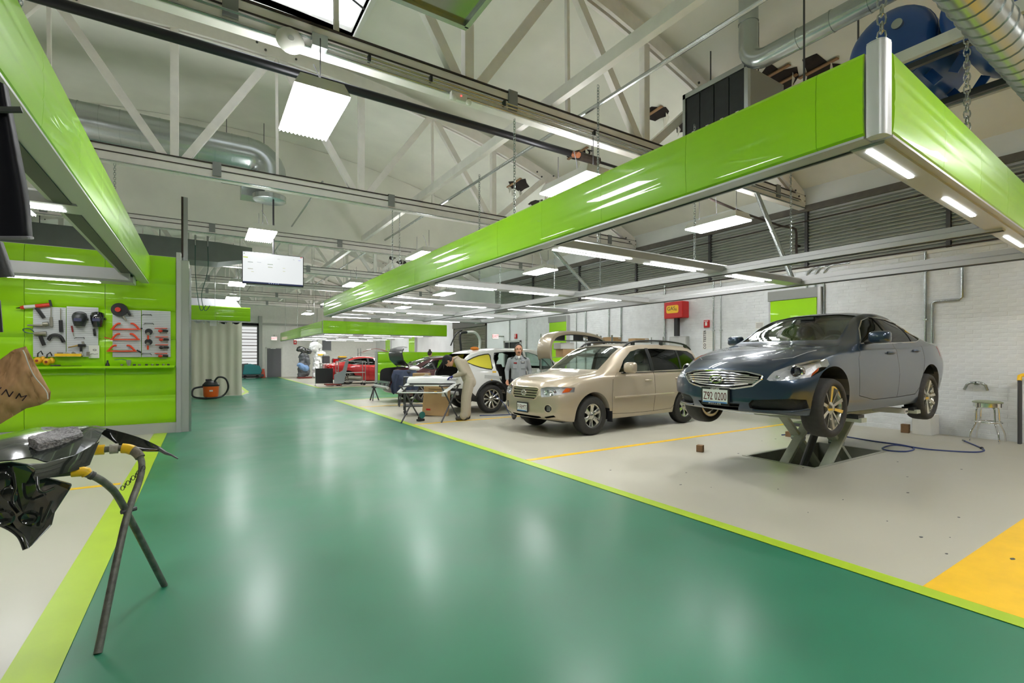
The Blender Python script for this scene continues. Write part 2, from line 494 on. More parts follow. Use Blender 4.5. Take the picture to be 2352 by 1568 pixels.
# ================================================================== roof trusses
TY = [-4.3, 0.65, 5.62, 10.62, 15.4, 20.6, 25.4, 30.2, 35.0]
NODES = [-0.41 + 3.33*k for k in range(-3, 4)]
def chord_z(x): return arch(x) - 0.16
def make_truss():
    t = thing('roof_truss', 'x', 'truss')
    b = MB().box(XL+.02, -.07, 4.72, XR-.02, .07, 5.0); b.obj('bottom_chord', M_TRUSS, t, bevel=.008)
    MB().box(XL+.05, -.085, 5.0, XR-.05, .085, 5.018).obj('steel_strap', M_RUST, t)
    MB().box(XL+.05, -.078, 4.885, XR-.05, -.07, 4.903).obj('steel_strap', M_RUST, t)
    MB().tube([(XL+.05,-.085,4.735),(XR-.05,-.085,4.735)],.012,6).obj('chord_conduit', M_GALV, t)
    xs = [XL+.1+(XR-XL-.2)*i/22 for i in range(23)]
    P = []
    b = MB()
    for s in (-1, 1):
        G_ = [[(x, s*.05+.035*s, chord_z(x)+dz) for dz in (-.13, .13)] for x in xs]
        b.grid(G_, (0, -s*.06, 0))
    b.obj('top_chord', M_TRUSS, t)
    for n in NODES:
        MB().box(n-.065, -.06, 5.0, n+.065, .06, chord_z(n)-.1).obj('post', M_TRUSS, t, bevel=.006)
    mids = [NODES[0]-1.66] + [n+1.66 for n in NODES]
    for i, n in enumerate(NODES):
        for m, s in ((mids[i], -1), (mids[i+1], 1)):
            zz = chord_z(m)-.08
            MB().bar((n+.16*s, 0, 5.0), (m-.06*s, 0, zz), .13, .1, up=(0,1,0)).obj('diagonal', M_TRUSS, t)
    for m in mids[1:-1]:
        MB().bar((m, .0, chord_z(m)), (m+.02, 0, 5.0), .05, .06, up=(0,1,0)).obj('hanger_rod', M_TRUSS, t)
    b = MB()
    for n in mids:
        for s in (-.35,-.2,.2,.35):
            b.cyl((n+s, -.09, chord_z(n)+.05*(1 if s in(-.35,.2) else -1)), (n+s, -.11, chord_z(n)+.05*(1 if s in(-.35,.2) else -1)), .022, n=8)
    b.obj('bolts', M_DARKGREY, t)['kind'] = 'stuff'
    for n in NODES[2:]:
        MB().box(n+.58, -.1, 4.78, n+.72, .1, 5.04).obj('joint_plate', mat('plate_grey', srgb(140,142,140), .5, .4), t)
    return t
tr0 = make_truss()
tl = ['white timber roof truss behind the viewer, rearmost', 'white timber roof truss right above the camera', 'white timber roof truss carrying the smoke detector and nearest bright fixture',
      'second white roof truss ahead, with the fat spiral duct just behind it', 'third white roof truss ahead, over the hanging screen', 'fourth white roof truss ahead',
      'fifth white roof truss ahead', 'sixth white roof truss ahead, far down the hall', 'farthest white roof truss, close to the end wall']
for i, y in enumerate(TY):
    o = tr0 if i == 0 else dup(tr0)
    o.location = (0, y, 0); o['label'] = tl[i]; o['group'] = 'roof trusses'
# longitudinal braces along the hall at bottom-chord level
def brace(x, w, hgt, z, m, label, name, y0=-3, y1=35):
    b = MB().box(-w/2, y0, -hgt/2, w/2, y1, hgt/2)
    o = b.obj(name, m); o.location = (x, 0, z); tag(o, label, 'beam')
brace(4.25, .1, .16, 5.1, M_TRUSS, 'long white brace over the right bays at truss bottom level', 'roof_brace')
brace(-5.9, .1, .16, 5.1, M_TRUSS, 'long white brace over the left bays at truss bottom level', 'roof_brace')
b = MB().tube([(4.95, y, 5.16) for y in (-2, 34)], .03, 8); tag(b.obj('conduit', M_GALV), 'long thin galvanised conduit beside the white roof brace', 'pipe')
b = MB().tube([(2.2, y, 5.2) for y in (11, 34)], .022, 8); tag(b.obj('conduit', M_GALV), 'thin galvanised conduit running above the aisle', 'pipe')

# smooth draft-stop panel closing the truss above the hanging screen
xs_ = [XL+(XR-XL)*i/30 for i in range(31)]
o = struct(MB().grid([[(x,15.24,5.0),(x,15.24,arch(x)+.05)] for x in xs_], (0,.04,0)).obj('trim_2', M_CEIL)); o['label'] = 'smooth off-white draft-stop panel above the third truss'
# ---- torn holes in the roof deck with bare laths
hole_m = mat('hole_shade', srgb(38, 30, 26), 0.95, noise=.3, nscale=8)
lath_m = mat('lath_wood', srgb(150, 116, 84), 0.8, noise=.2, nscale=6)
def roof_hole(x, y, rx, ry, lab, laths=1):
    t = thing('roof_hole', lab, 'hole', (x, y, arch(x)+.055))
    n = 11; pts = []
    for k in range(n):
        a = 2*PI*k/n; r = random.uniform(.55, 1.15)
        px = rx*r*math.cos(a); py = ry*r*math.sin(a)
        pts.append((px, py, arch(x+px)-arch(x)-.006))
    MB().prism(pts, (0,0,.004)).obj('shade_patch', hole_m, t)  # flat patch, the shade inside the hole is put into its colour
    for k in range(laths):
        xx = rx*(-.5 + k*.7)
        MB().bar((xx, -ry*.9, arch(x+xx)-arch(x)-.02), (xx+.05, ry*.9, arch(x+xx)-arch(x)-.03), .07, .02).obj('lath', lath_m, t)
    for k in range(3):
        a = random.uniform(0, 2*PI); px = rx*.8*math.cos(a); py = ry*.8*math.sin(a); zz = arch(x+px)-arch(x)-.01
        MB().prism([(px,py,zz),(px+.16,py+.03,zz),(px+.08,py+.06,zz-.22)], (.004,.008,0)).obj('peeling_flap', M_CEIL, t)
for a in ((8.0,6.9,.22,.3,'torn dark hole in the roof between two web members, left of the black filter bank',1),(8.6,6.6,.16,.3,'narrow torn hole beside the galvanised conduit',0),
          (8.0,9.3,.2,.45,'long torn slit in the roof under the black pipe end',1),(9.2,9.0,.2,.25,'small torn roof hole above the green fascia',0),
          (7.9,12.0,.3,.45,'torn roof hole with brown lath beyond the second truss',1),(8.8,12.3,.12,.4,'thin hanging tear in the roof beyond the second truss',0),
          (8.55,4.7,.35,.4,'big ragged roof hole with timber beside the vertical duct',2),(8.9,4.05,.45,.35,'big ragged roof hole with timber under the sloping spiral duct',2),
          (9.5,3.95,.35,.35,'ragged roof hole nearest the blue tanks',1),(8.6,17.5,.4,.5,'ragged roof patch far off beyond the third truss',1),
          (7.0,22.5,.5,.6,'dark torn patch in the far roof',1),(8.5,24,.5,.5,'far dark roof tear near the right wall',0),(5.6,18,.25,.3,'small dark roof tear above the light frames',0)):
    roof_hole(*a)

# ================================================================== ceiling light fixtures
def make_fixture():
    t = thing('ceiling_light', 'x', 'light', group='pendant ceiling lights')
    w, l = .54, 1.16
    b = MB()
    # tapered sheet-metal housing
    b.add([(-w/2,-l/2,.02),(w/2,-l/2,.02),(w/2,l/2,.02),(-w/2,l/2,.02),(-w/2+.06,-l/2+.04,.15),(w/2-.06,-l/2+.04,.15),(w/2-.06,l/2-.04,.15),(-w/2+.06,l/2-.04,.15)],
          [(4,5,6,7),(0,1,5,4),(1,2,6,5),(2,3,7,6),(3,0,4,7),(0,3,2,1)])
    b.obj('housing', M_WHITE, t)
    b = MB(); n = 24
    P = [[(-w/2+.01+(w-.02)*i/n, y, .0+(.012 if i % 2 else -.008)) for y in (-l/2+.01, l/2-.01)] for i in range(n+1)]
    b.grid(P, (0,0,.02)); b.obj('lens', M_LAMP, t)
    MB().box(-.14,-.5,.151,.14,.5,.156).obj('added_uplight', M_FILL, t)  # glowing strip added on the housing to brighten the ceiling
    for s in (-1, 1):
        MB().tube([(0, s*.42, .15), (0, s*.42, .62)], .006, 5).obj('cable', M_DARKGREY, t)
    MB().tube([(.1,.1,.15),(.16,.12,.3),(.12,.1,.45),(.02,.05,.6)], .006, 5).obj('power_cord', M_DARKGREY, t)
    return t
fx0 = make_fixture()
FX = [(1.03,5.68,'bright ceiling light hanging nearest above the aisle'),(1.1,12.0,'bright ceiling light just above the hanging screen'),(1.1,20.45,'bright ceiling light partly behind the hanging screen'),
      (1.2,25.6,'aisle ceiling light fourth along the row'),(1.3,31.8,'last ceiling light of the aisle row'),(4.93,5.85,'ceiling light just above the green fascia, nearer of two'),(4.95,12.1,'ceiling light just above the green fascia, farther of two'),
      (4.75,18.3,'ceiling light over the cross aisle, in line with the green fascia'),(5.4,25.6,'far ceiling light over the second bays, nearer'),(5.55,32.2,'far ceiling light over the second bays, near the grey door'),(8.8,6.0,'wide ceiling light near the slatted wall above the beige car'),
      (8.95,12.3,'ceiling light beside the slanting pole near the slatted wall'),(8.7,18.9,'small ceiling light seen under the far frames'),(9.2,25.3,'tiny far ceiling light near the right wall'),(9.2,31.6,'farthest ceiling light near the right wall'),
      (1.0,-.7,'ceiling light above the viewer'),(4.9,-.6,'ceiling light behind the viewer over the yellow floor'),(8.8,-.3,'ceiling light over the yellow floor near the wall'),(-2.9,5.7,'unseen ceiling light added above the left bay'),(-2.9,12.0,'unseen ceiling light added behind the green tool wall'),(-2.9,26,'unseen far ceiling light added on the left')]  # the left row is out of view, added to light the left bays
for i, (x, y, l) in enumerate(FX):
    o = fx0 if i == 0 else dup(fx0)
    o.location = (x, y, 4.08); o['label'] = l; o['group'] = 'pendant ceiling lights'

# ================================================================== green fascias and hanging light frames
ZF0, ZF1 = 2.77, 3.29
def fascia_panel_mesh(L, h=.515):
    """a glossy board, slightly bowed, with rounded edges and two fine grooves; x along length, -y outwards"""
    prof = []
    n = 22
    for i in range(n+1):
        t = i/n; z = t*h
        bow = .012*(1-(2*t-1)**2)
        e = .025*max(0, 1-t/.06)**2 + .012*max(0, 1-(1-t)/.04)**2
        g = .004 if i in (8, 15) else 0
        prof.append((-bow + e + g, z))
    b = MB()
    P = [[(x, y, z) for (y, z) in prof] for x in (.0015, L-.0015)]
    b.grid(P, (0,.02,0))
    return b.mesh('fascia_panel', M_GREEN, 22)
PANEL_MESH = {}
def fascia(name_label, p0, ang, lens_, z0=ZF0, h=.515, hang=0):
    t = thing('green_fascia', name_label, 'fascia', (p0[0], p0[1], z0), ang)
    x = 0
    for L in lens_:
        key = (round(L,3), h)
        if key not in PANEL_MESH: PANEL_MESH[key] = fascia_panel_mesh(L, h)
        o = link('panel', PANEL_MESH[key], t); o.location = (x, 0, 0); x += L
    MB().box(0, .02, .0, x, .06, h).obj('back_frame', M_ALU, t)
    MB().box(0, .0, -.012, x, .12, .004).obj('bottom_trim', M_ALU, t)
    if hang:
        for k in range(3): MB().tube([(x*(.15+.35*k), .04, h), (x*(.15+.35*k), .04, hang-z0)], .008, 5).obj('hanger_rod', M_GALV, t)
    return t
m_ = 1.02
fascia('long glossy green fascia over the right bays along the aisle', (3.42, 1.3+15*m_+.3, ), -PI/2, [m_]*15+[.27])
fascia('glossy green fascia across the near end of the right bays', (3.54, 1.222), .042, [m_*.99]*6)
fascia('glossy green fascia over the left bay along the aisle', (-.8, -2.2), PI/2, [m_]*12+[.9], h=.52, z0=2.76)
fascia('green fascia across the front of the second bays', (4.62, 23.0), 0, [m_]*6, z0=2.48, h=.58, hang=6.2)
fascia('green fascia of the second bays receding to the end wall', (4.6, 36.9), -PI/2, [m_]*13+[.5], z0=2.48, h=.58, hang=7.2)
fascia('green fascia above the white curtain', (-.7, 20.0), 0, [1.1, 1.1], z0=2.7, h=.5, hang=7.6)
# corner post of the near frame
prof = [(0,0)] + [(.10*math.cos(a), .10*math.sin(a)) for a in [PI/2*i/8 for i in range(9)]]
pts = [(3.52-.02-p[0]*1.05, 1.27-p[1]*.9+.0, 2.72) for p in prof]
cp = thing('corner_post', 'rounded aluminium corner post of the near green fascia', 'post', (3.43, 1.265, 2.75))
out = [(.06,.07,0),(-.035,.07,0),(-.05,.03,0)] + [(.03+.08*math.cos(a), -.02+.06*math.sin(a), 0) for a in [PI+.15+(PI/2-.1)*i/8 for i in range(9)]] + [(.085,-.085,0),(.09,.0,0)]
out = [(p[0]*.66, p[1]*.66, 0) for p in out]
MB().prism(out, (0,0,.56)).obj('post_shell', mat('post_silver', srgb(200,200,198), .42, .25), cp, smooth=40)
MB().prism([(p[0]*.97,p[1]*.97,.56) for p in out], (0,0,.012)).obj('post_cap', M_ALU, cp)

strip_mesh = {}
def strip(parent, x0, x1, y, z, w=.055):
    b = MB().prism([(p[0], p[1], 0) for p in rrect(x0, y-w/2, x1, y+w/2, w*.3, 3)], (0,0,.012))
    o = b.obj('strip_light', M_STRIP, parent); o.location = (0, 0, z)
    return o
def xbeam(y, x0, x1, lab, pairs, z=2.76, w=.3, single=False):
    """light beam across a bay: aluminium box with pairs of strip lights let into its underside"""
    t = thing('light_beam', lab, 'light beam', (0, y, z), 0, 'hanging light beams')
    b = MB().prism([(x0,-w/2,.0),(x0,-w/2+.03,-.0),(x0,w/2-.03,0),(x0,w/2,.03),(x0,w/2,.09),(x0,w/2-.05,.12),(x0,-w/2+.05,.12),(x0,-w/2,.09),(x0,-w/2,.03)], (x1-x0,0,0))
    b.obj('housing', M_ALU, t)
    for (a, c) in pairs:
        if single: strip(t, a, c, 0, -.006, .036)
        else:
            strip(t, a, c, -.065, -.006, .045); strip(t, a, c, .065, -.006, .045)
    return t
prs = [(3.7,4.95),(5.35,6.5),(7.3,8.4)]
xbeam(4.75, 3.45, 9.4, 'hanging light beam nearest behind the green fascia, over the dark blue sedan', prs)
xbeam(8.35, 3.45, 9.4, 'hanging light beam over the beige car', prs)
xbeam(11.5, 3.45, 9.4, 'hanging light beam over the white car', prs)
xbeam(14.3, 3.45, 9.4, 'hanging light beam over the car with raised trunk lid', prs)
xbeam(16.9, 3.45, 9.4, 'hanging light beam closing the far end of the first bays', prs)
xbeam(1.22, 3.55, 9.5, 'light beam tucked under the near green fascia with single strips', [(3.6,4.4),(5.2,6.1),(7.4,8.3)], single=True, z=2.74, w=.2).rotation_euler = (0,0,.042)
for y, lab in ((24.5,'nearest light beam of the second bays'),(27.5,'second light beam of the second bays'),(30.5,'third light beam of the second bays'),(33.5,'farthest light beam of the second bays')):
    xbeam(y, 4.8, 10.5, lab, [(5.0,6.3),(6.9,8.2),(8.8,10.0)], z=2.5)
xbeam(5.9, -6.5, -.9, 'light beam over the left bay behind the dark hanging panel', [(-1.75,-1.05),(-3.6,-2.4)], z=2.76, w=.36)
xbeam(10.3, -6.5, -.95, 'light beam just in front of the green tool wall', [(-2.6,-1.4),(-4.6,-3.4)], z=2.64, w=.42)
xbeam(2.2, -6.5, -.9, 'light beam over the left bay beside the viewer', [(-3.4,-2.2)], z=2.76, w=.36)
# long rails along the hall
def yrail(x, y0, y1, z, lab, w=.12, hgt=.12):
    t = thing('frame_rail', lab, 'rail', (x, y0, z))
    MB().prism([(-w/2,0,0),(w/2,0,0),(w/2,0,hgt*.45),(w/2-.02,0,hgt*.55),(w/2-.02,0,hgt),(-w/2+.02,0,hgt),(-w/2+.02,0,hgt*.55),(-w/2,0,hgt*.45)], (0,y1-y0,0)).obj('profile', M_ALU, t)
    MB().box(-w/2+.04, 0, -.01, w/2-.04, y1-y0, .0).obj('slot', M_DARKGREY, t)
yrail(6.95, 1.45, 16.9, 2.72, 'aluminium frame rail nearer the aisle, over the car roofs')
yrail(9.35, 1.45, 17.2, 2.74, 'aluminium frame rail nearer the brick wall', .16, .16)
yrail(3.6, 1.4, 16.9, 2.77, 'aluminium rail behind the long green fascia', .1, .1)
yrail(-1.03, -2, 10.9, 2.78, 'aluminium rail with dark slot behind the left green fascia', .2, .06)
yrail(4.85, 23.2, 36.5, 2.5, 'aluminium rail of the second bays', .1, .1)
MB_ = MB().box(-6.5, 9.95, 2.66, -.98, 10.02, 2.84); tag(MB_.obj('valance', M_ALU), 'pale aluminium valance in front of the tool wall light beam', 'valance')

# ---- chains
def link_verts(R=.016, L=.05, r=.0045, rot=0):
    pts = []
    for i in range(10):
        a = 2*PI*i/10
        u = R*math.cos(a); w = (L/2-R)*(1 if math.sin(a) > 0.01 else -1 if math.sin(a) < -0.01 else 0) + R*math.sin(a)
        pts.append((u*math.cos(rot), u*math.sin(rot), w))
    return MB().tube(pts, r, 5, closed=True)
LK = [link_verts(rot=0), link_verts(rot=PI/2)]
LKB = [link_verts(.024,.075,.006,.6), link_verts(.024,.075,.006,.6+PI/2)]
def chain(p0, p1, lab, big=False, double=False):
    p0 = Vector(p0); p1 = Vector(p1); lk = LKB if big else LK; pitch = .055 if big else .038
    n = int((p1-p0).length/pitch); b = MB()
    for k in range(n):
        c = p0 + (p1-p0)*((k+.5)/n) - p0
        for s in ((-.012, .012) if double else (0,)):
            b.add([(v[0]+c.x+s, v[1]+c.y, v[2]+c.z) for v in lk[k % 2].v], lk[k % 2].f)
    o = b.obj('hanging_chain', M_GALV); o.location = p0
    tag(o, lab, 'chain', 'suspension chains')
chain((3.76,1.36,3.22), (3.76,1.36,4.72), 'big-linked chain at the near corner of the green fascia', True)
chain((5.85,1.46,3.2), (5.85,1.46,4.72), 'chain above the near green fascia under the blue tanks', True)
chain((6.4,4.75,2.9), (6.4,4.75,5.0), 'chain hanging beam over the sedan, middle')
chain((4.4,4.75,2.9), (4.4,4.75,5.0), 'chain just behind the green fascia above the sedan bay')
chain((9.3,4.8,2.9), (9.3,4.8,5.0), 'chain near the slanting strut over the sedan')
chain((4.6,8.35,2.9), (4.6,8.35,5.0), 'chain of the beam over the beige car, aisle end')
chain((7.8,8.35,2.9), (7.8,8.35,5.0), 'chain of the beam over the beige car, wall end')
chain((4.1,11.5,2.9), (4.1,11.5,5.0), 'chain of the beam over the white car, aisle end')
chain((7.0,11.5,2.9), (7.0,11.5,5.0), 'chain of the beam over the white car, middle')
chain((8.9,11.5,2.9), (8.9,11.5,5.0), 'chain of the beam over the white car, wall end')
chain((3.62,10.62,2.88), (3.62,10.62,4.72), 'chain holding the long green fascia near its far end')
chain((3.65,5.62,2.88), (3.65,5.62,4.72), 'chain holding the long green fascia beside the near fixture')
chain((-1.35,5.9,2.88), (-1.35,5.9,4.7), 'doubled chain over the left light beam', double=True)
chain((-1.25,10.62,2.82), (-1.25,10.62,4.72), 'chain over the tool wall')

# ================================================================== pipes, ducts, tanks, boxes under the roof
P_ = [(-3.2,6.5,4.93),(-1.4,6.48,4.93),(1.2,6.44,4.905),(4.3,6.42,4.9),(5.6,6.42,4.9)]
t = thing('black_pipe', 'long black steel pipe under the roof above the nearest fixture', 'pipe', (0,6.45,4.9))
MB().tube(off(P_,(0,6.45,4.9)), .055, 12).obj('pipe', M_PIPE, t, smooth=40)
MB().tube(off([(5.6,6.42,4.9),(8.2,6.42,4.87)],(0,6.45,4.9)), .025, 8).obj('reduced_pipe', M_PIPE, t)
MB().tube(off([(5.5,6.42,4.9),(5.95,6.42,4.9)],(0,6.45,4.9)), .075, 10).obj('coupling', M_RUST, t)
MB().tube(off([(5.35,6.42,4.9),(5.35,6.25,4.82)],(0,6.45,4.9)), .05, 8).obj('stub', mat('rusty',srgb(140,86,56),.7), t)
for x in (5.8, 6.9):
    MB().tube(off([(x,6.42,4.93),(x,6.42,5.4)],(0,6.45,4.9)), .007, 5).obj('hanger', M_DARKGREY, t)
# beam-side conduits, boxes, detector, emergency light on the nearest truss ahead
t = thing('truss_conduit', 'galvanised conduit clipped along the nearest truss ahead', 'pipe', (0,5.5,4.8))
MB().tube([(-6,0,.02),(11,0,.02)], .014, 6).obj('conduit_pipe', M_GALV, t)
MB().tube([(1.0,-.01,-.03),(8,-.01,-.03)], .01, 6).obj('conduit_pipe', M_GALV, t)
for x in (-.2,1.6,2.35,3.4,5.0): MB().cbox((x,-.01,0),(.03,.05,.07)).obj('clip', M_BLACK, t)
o = MB().cbox((0,0,0),(.16,.1,.14)).obj('junction_box', M_GALV, bevel=.006); o.location=(1.06,5.47,4.78); tag(o,'galvanised junction box above the nearest ceiling light','junction box')
t = thing('smoke_detector', 'round white dome on the nearest truss beside the junction box', 'detector', (.78,5.5,4.72))
MB().lathe([(0,.05),(.1,.05),(.13,.02),(.14,0),(.12,-.03),(.05,-.05),(0,-.05)],20,(0,0,0),'y').obj('dome', M_WHITE, t, smooth=50)
MB().lathe([(0,-.052),(.03,-.052),(.03,-.058),(0,-.058)],12,(0,0,0),'y').obj('sensor', M_GREY, t)
t = thing('emergency_light', 'small white twin-head emergency light with a red indicator on the truss', 'emergency light', (2.72,5.48,4.68))
MB().cbox((0,0,0),(.22,.07,.1)).obj('case', M_WHITE, t, bevel=.012)
for s in (-.09,.12): MB().sphere((s,-.05,-.05),.038,12,8).obj('lamp_head', M_WHITE, t, smooth=60)
MB().cyl((.02,-.036,.01),(.02,-.042,.01),.009,n=8).obj('indicator', emis('red_led',(1,.04,.04),4), t)
# left spiral duct
def spiral_duct(pts, r, name_label, loc, ribs=.32, end_disc=None, cat='duct', n=24):
    t = thing('spiral_duct', name_label, cat, loc)
    pts = [Vector(p) for p in off(pts, loc)]
    MB().tube(pts, r, n).obj('duct_pipe', M_GALV, t, smooth=50)
    b = MB(); acc = 0
    for a, c in zip(pts[:-1], pts[1:]):
        L = (c-a).length
        if L < .3: continue
        d = (c-a)/L
        k = ribs*.5
        while k < L:
            p = a + d*k
            b.tube([p-d*.008, p+d*.008], r+.007, n); k += ribs
    b.obj('duct_seams', M_GALV, t, smooth=30)['kind'] = 'stuff'
    return t
el = arc((.9,12.4,5.58),.42,PI/2,0,6,'xz')
spiral_duct([(-7.6,12.4,6.0)]+el+[(1.32,12.4,5.35)], .35, 'fat galvanised spiral duct with an elbow behind the second truss', (0,12.4,5.1))
o = MB().lathe([(0,0),(.33,0),(.35,.01),(.35,.12),(0,.12)],24).obj('duct_cap', M_GALV, smooth=40); o.location=(1.32,12.4,5.0); tag(o,'round galvanised duct outlet hanging below the second truss','duct outlet')
t = thing('heater_unit', 'boxy dark unit heater beside the spiral duct', 'heater', (1.0,13.4,5.2))
MB().box(-.6,-.3,.5,.4,.5,1.15).obj('cabinet', M_DARKGREY, t, bevel=.01)
for k in range(5): MB().box(-.55,-.33,.55+k*.11,.35,-.3,.6+k*.11).obj('louvre', M_GALV, t)
MB().box(-.2,-.2,.1,.3,.3,.5).obj('plenum', M_GALV, t)
for s in (-.5,.3): MB().tube([(s,0,1.15),(s,0,2.0)],.008,5).obj('hanger', M_DARKGREY, t)
# rectangular duct over the curtained bay
t = thing('flat_duct', 'large flat grey sheet-metal duct with tapered end left of the screen', 'duct', (-3,17,3.9))
P_ = []
b = MB().box(-5,-.5,.28,3.4,.5,.86); b.obj('duct_body', mat('duct_grey',srgb(120,126,122),.45,.5,noise=.08,nscale=2), t)
MB().add([(3.4,-.5,.28),(3.4,.5,.28),(3.4,.5,.86),(3.4,-.5,.86),(4.3,-.3,.5),(4.3,.3,.5),(4.3,.3,.84),(4.3,-.3,.84)],[(0,1,5,4),(1,2,6,5),(2,3,7,6),(3,0,4,7),(4,5,6,7),(3,2,1,0)]).obj('taper', mat('duct_grey'), t)
for x in (-3,-.5,2): MB().tube([(x,0,.86),(x,0,2.6)],.01,5).obj('hanger', M_DARKGREY, t)
# bright lower plenum behind the tool wall (light well)
# steel stanchion by the tool wall end
t = thing('steel_stanchion', 'tall thin steel stanchion at the end of the green tool wall', 'stanchion', (-.26,11.3,3.24))
MB().box(-.035,-.035,0,.035,.035,1.26).obj('upright', M_GALV, t)
MB().box(-.07,-.045,.1,-.035,.045,1.26).obj('channel', M_RUST, t)
# suspended sheet-metal box at the top of the view
t = thing('suspended_duct_box', 'suspended sheet-metal box with greenish underside at the top', 'duct', (1.7,3.9,4.9))
MB().box(-.5,-1.2,0,.62,.62,.5).obj('box', mat('sheet_metal',srgb(150,156,142),.16,.85), t)
MB().box(-.53,.6,-.04,.65,.66,.06).obj('flange', M_GALV, t); MB().box(.61,-1.2,-.04,.66,.62,.06).obj('flange', M_GALV, t)
o = MB().box(-.5,-.04,0,.35,.04,.09).obj('strut_channel', M_GALV); o.location=(2.75,4.15,5.25); tag(o,'short galvanised strut channel at the top beside the sheet-metal box','strut')
# right duct: riser, elbow, run
t = spiral_duct([(6.6,4.0,7.2),(6.6,4.0,5.85)]+arc((6.6,3.74,5.85),.26,0,-PI/2,6,'yz')+[(6.6,3.5,5.59),(6.6,-3,5.59)], .13, 'galvanised duct dropping and elbowing towards the viewer', (6.6,4,5.5), .4, n=16)
t = spiral_duct([(3.2,1.03,3.77),(10.8,1.06,3.74)], .13, 'spiral duct crossing the upper right corner above the near fascia', (7,1.04,3.75), .16, n=18)
for x in (-3,0,3): MB().tube([(x,0,.13),(x,0,2.6 if x < 2 else 1.7)],.008,5).obj('hanger', M_DARKGREY, t)
# black filter bank
t = thing('filter_bank', 'black four-panel filter bank above the green fascia', 'air handler', (6.9,4.22,4.5))
for k in range(4):
    MB().box(-.03,k*.26+.008,0,.0,k*.26+.252,1.25).obj('filter_panel', mat('filter_black',srgb(38,42,44),.55,noise=.15,nscale=9), t)
    MB().box(-.036,k*.26+.1,.55,-.03,k*.26+.15,.66).obj('sticker', M_WHITE, t)
for a in ((-.05,-.06,0,.02,.0,1.34),(-.05,1.05,0,.02,1.1,1.34),(-.05,-.06,1.26,.02,1.1,1.34)): MB().box(*a).obj('edge_frame', M_GALV, t)
for y in (.1,.95): MB().tube([(.5,y,1.3),(.5,y,2.35)],.012,6).obj('hanger', M_DARKGREY, t)
MB().box(.02,-.03,0,1.0,1.07,1.3).obj('casing', mat('casing_grey',srgb(150,150,142),.5,.4), t)
# blue tanks on their rack
M_TANK = mat('tank_blue', srgb(24,72,140), .35, noise=.08, nscale=3, coat=.3)
def tank(y, x, z, r, L, lab):
    t = thing('air_tank', lab, 'tank', (x, y, z), 0, 'blue air tanks')
    pr = [(0,0)] + [(r*math.sin(a), .28*r*(1-math.cos(a))*1.6) for a in [PI/2*i/8 for i in range(1,9)]]
    h0 = pr[-1][1]
    pr += [(r, h0+L)] + [(r*math.cos(a), h0+L+.45*r*math.sin(a)) for a in [PI/2*i/6 for i in range(1,6)]] + [(0, h0+L+.45*r)]
    MB().lathe(pr, 32, (0,0,r), 'x').obj('tank_shell', M_TANK, t, smooth=60)
    MB().lathe([(.05,-.02),(.05,.05),(0,.05)],16,(.0,-.12,r+.12),'x').obj('port', M_GALV, t)
    MB().lathe([(r+.006,h0+.02),(r+.006,h0+.04)],32,(0,0,r),'x').obj('weld_band', M_TANK, t)
    for xx in (h0+.25, h0+L-.1):
        for s in (-1,1): MB().bar((xx,s*.25,.08),(xx,s*.34,-.06),.09,.02,up=(1,0,0)).obj('foot', M_TANK, t)
tank(2.22, 6.2, 4.42, .4, 1.05, 'blue air tank with a round port, farther of the pair')
tank(1.40, 6.12, 4.42, .38, 1.05, 'blue air tank in the upper right corner, nearer of the pair')
t = thing('tank_rack', 'white and dark angle-iron rack under the blue tanks', 'rack', (7,2,4.36))
MB().box(-1.12,-1.2,0,-1.06,1.0,.11).obj('rail', M_WHITE, t); MB().box(-1.02,-1.2,-.05,-.97,1.0,.0).obj('rail', M_DARKGREY, t)
MB().box(.18,-1.2,-.04,.24,1.0,.03).obj('rail', M_DARKGREY, t); MB().box(.3,-1.2,-.04,.36,1.0,.01).obj('rail', M_GREY, t)
for y in (-.62,.55): MB().box(-1.1,y-.03,-.05,.36,y+.03,.0).obj('cross_rail', M_GREY, t)
for x in (-1.09,.3):
    for y in (-.75,.9): MB().tube([(x,y,0),(x,y,2.3)],.012,6).obj('hanger', M_DARKGREY, t)
# hanging screen
t = thing('hanging_screen', 'hanging flat screen showing a white spreadsheet over the aisle', 'screen', (1.36,12.0,3.02), -.03)
MB().box(-.62,0,0,.62,.06,.70).obj('bezel', M_BLACK, t, bevel=.006)
scr = mat('screen_white', (.04,.04,.04), .3, emit=(.76,.79,.79), estr=1.0)
MB().box(-.605,-.004,.045,.605,0,.688).obj('display', scr, t)
MB().box(-.605,-.006,.02,.605,-.001,.05).obj('task_bar', emis('taskbar',(.04,.05,.1),1), t)
for k,(x,z,w,hh,c) in enumerate([(-.555,.575,.09,.018,(.62,.75,.05)),(-.46,.475,.1,.009,(.25,.3,.25)),(-.29,.485,.08,.007,(.6,.65,.7)),(-.07,.46,.11,.01,(.3,.4,.25)),(-.07,.395,.09,.01,(.4,.45,.2)),(-.46,.33,.1,.01,(.4,.4,.25)),(-.42,.27,.05,.009,(.7,.72,.4)),(.21,.4,.05,.009,(.7,.72,.4)),(.21,.33,.05,.009,(.7,.72,.4)),(.57,.675,.05,.014,(.75,.06,.05)),(.53,.605,.05,.012,(.5,.5,.85)),(-.58,.655,.018,.02,(.3,.45,.3)),(.1,.595,.05,.006,(.6,.62,.62)),(.41,.61,.03,.006,(.45,.5,.5))]):
    MB().box(x-w/2,-.0065,z-hh/2,x+w/2,-.004,z+hh/2).obj('screen_mark', emis('mark%d'%k, c, .9), t)
for k in range(5): MB().box(-.1+k*.045,-.008,.028,-.08+k*.045,-.0055,.043).obj('task_icon', emis('icon',(.35,.4,.6),1), t)
MB().tube([(0,.05,.35),(0,.09,1.95)],.02,8).obj('mount_pole', M_BLACK, t)
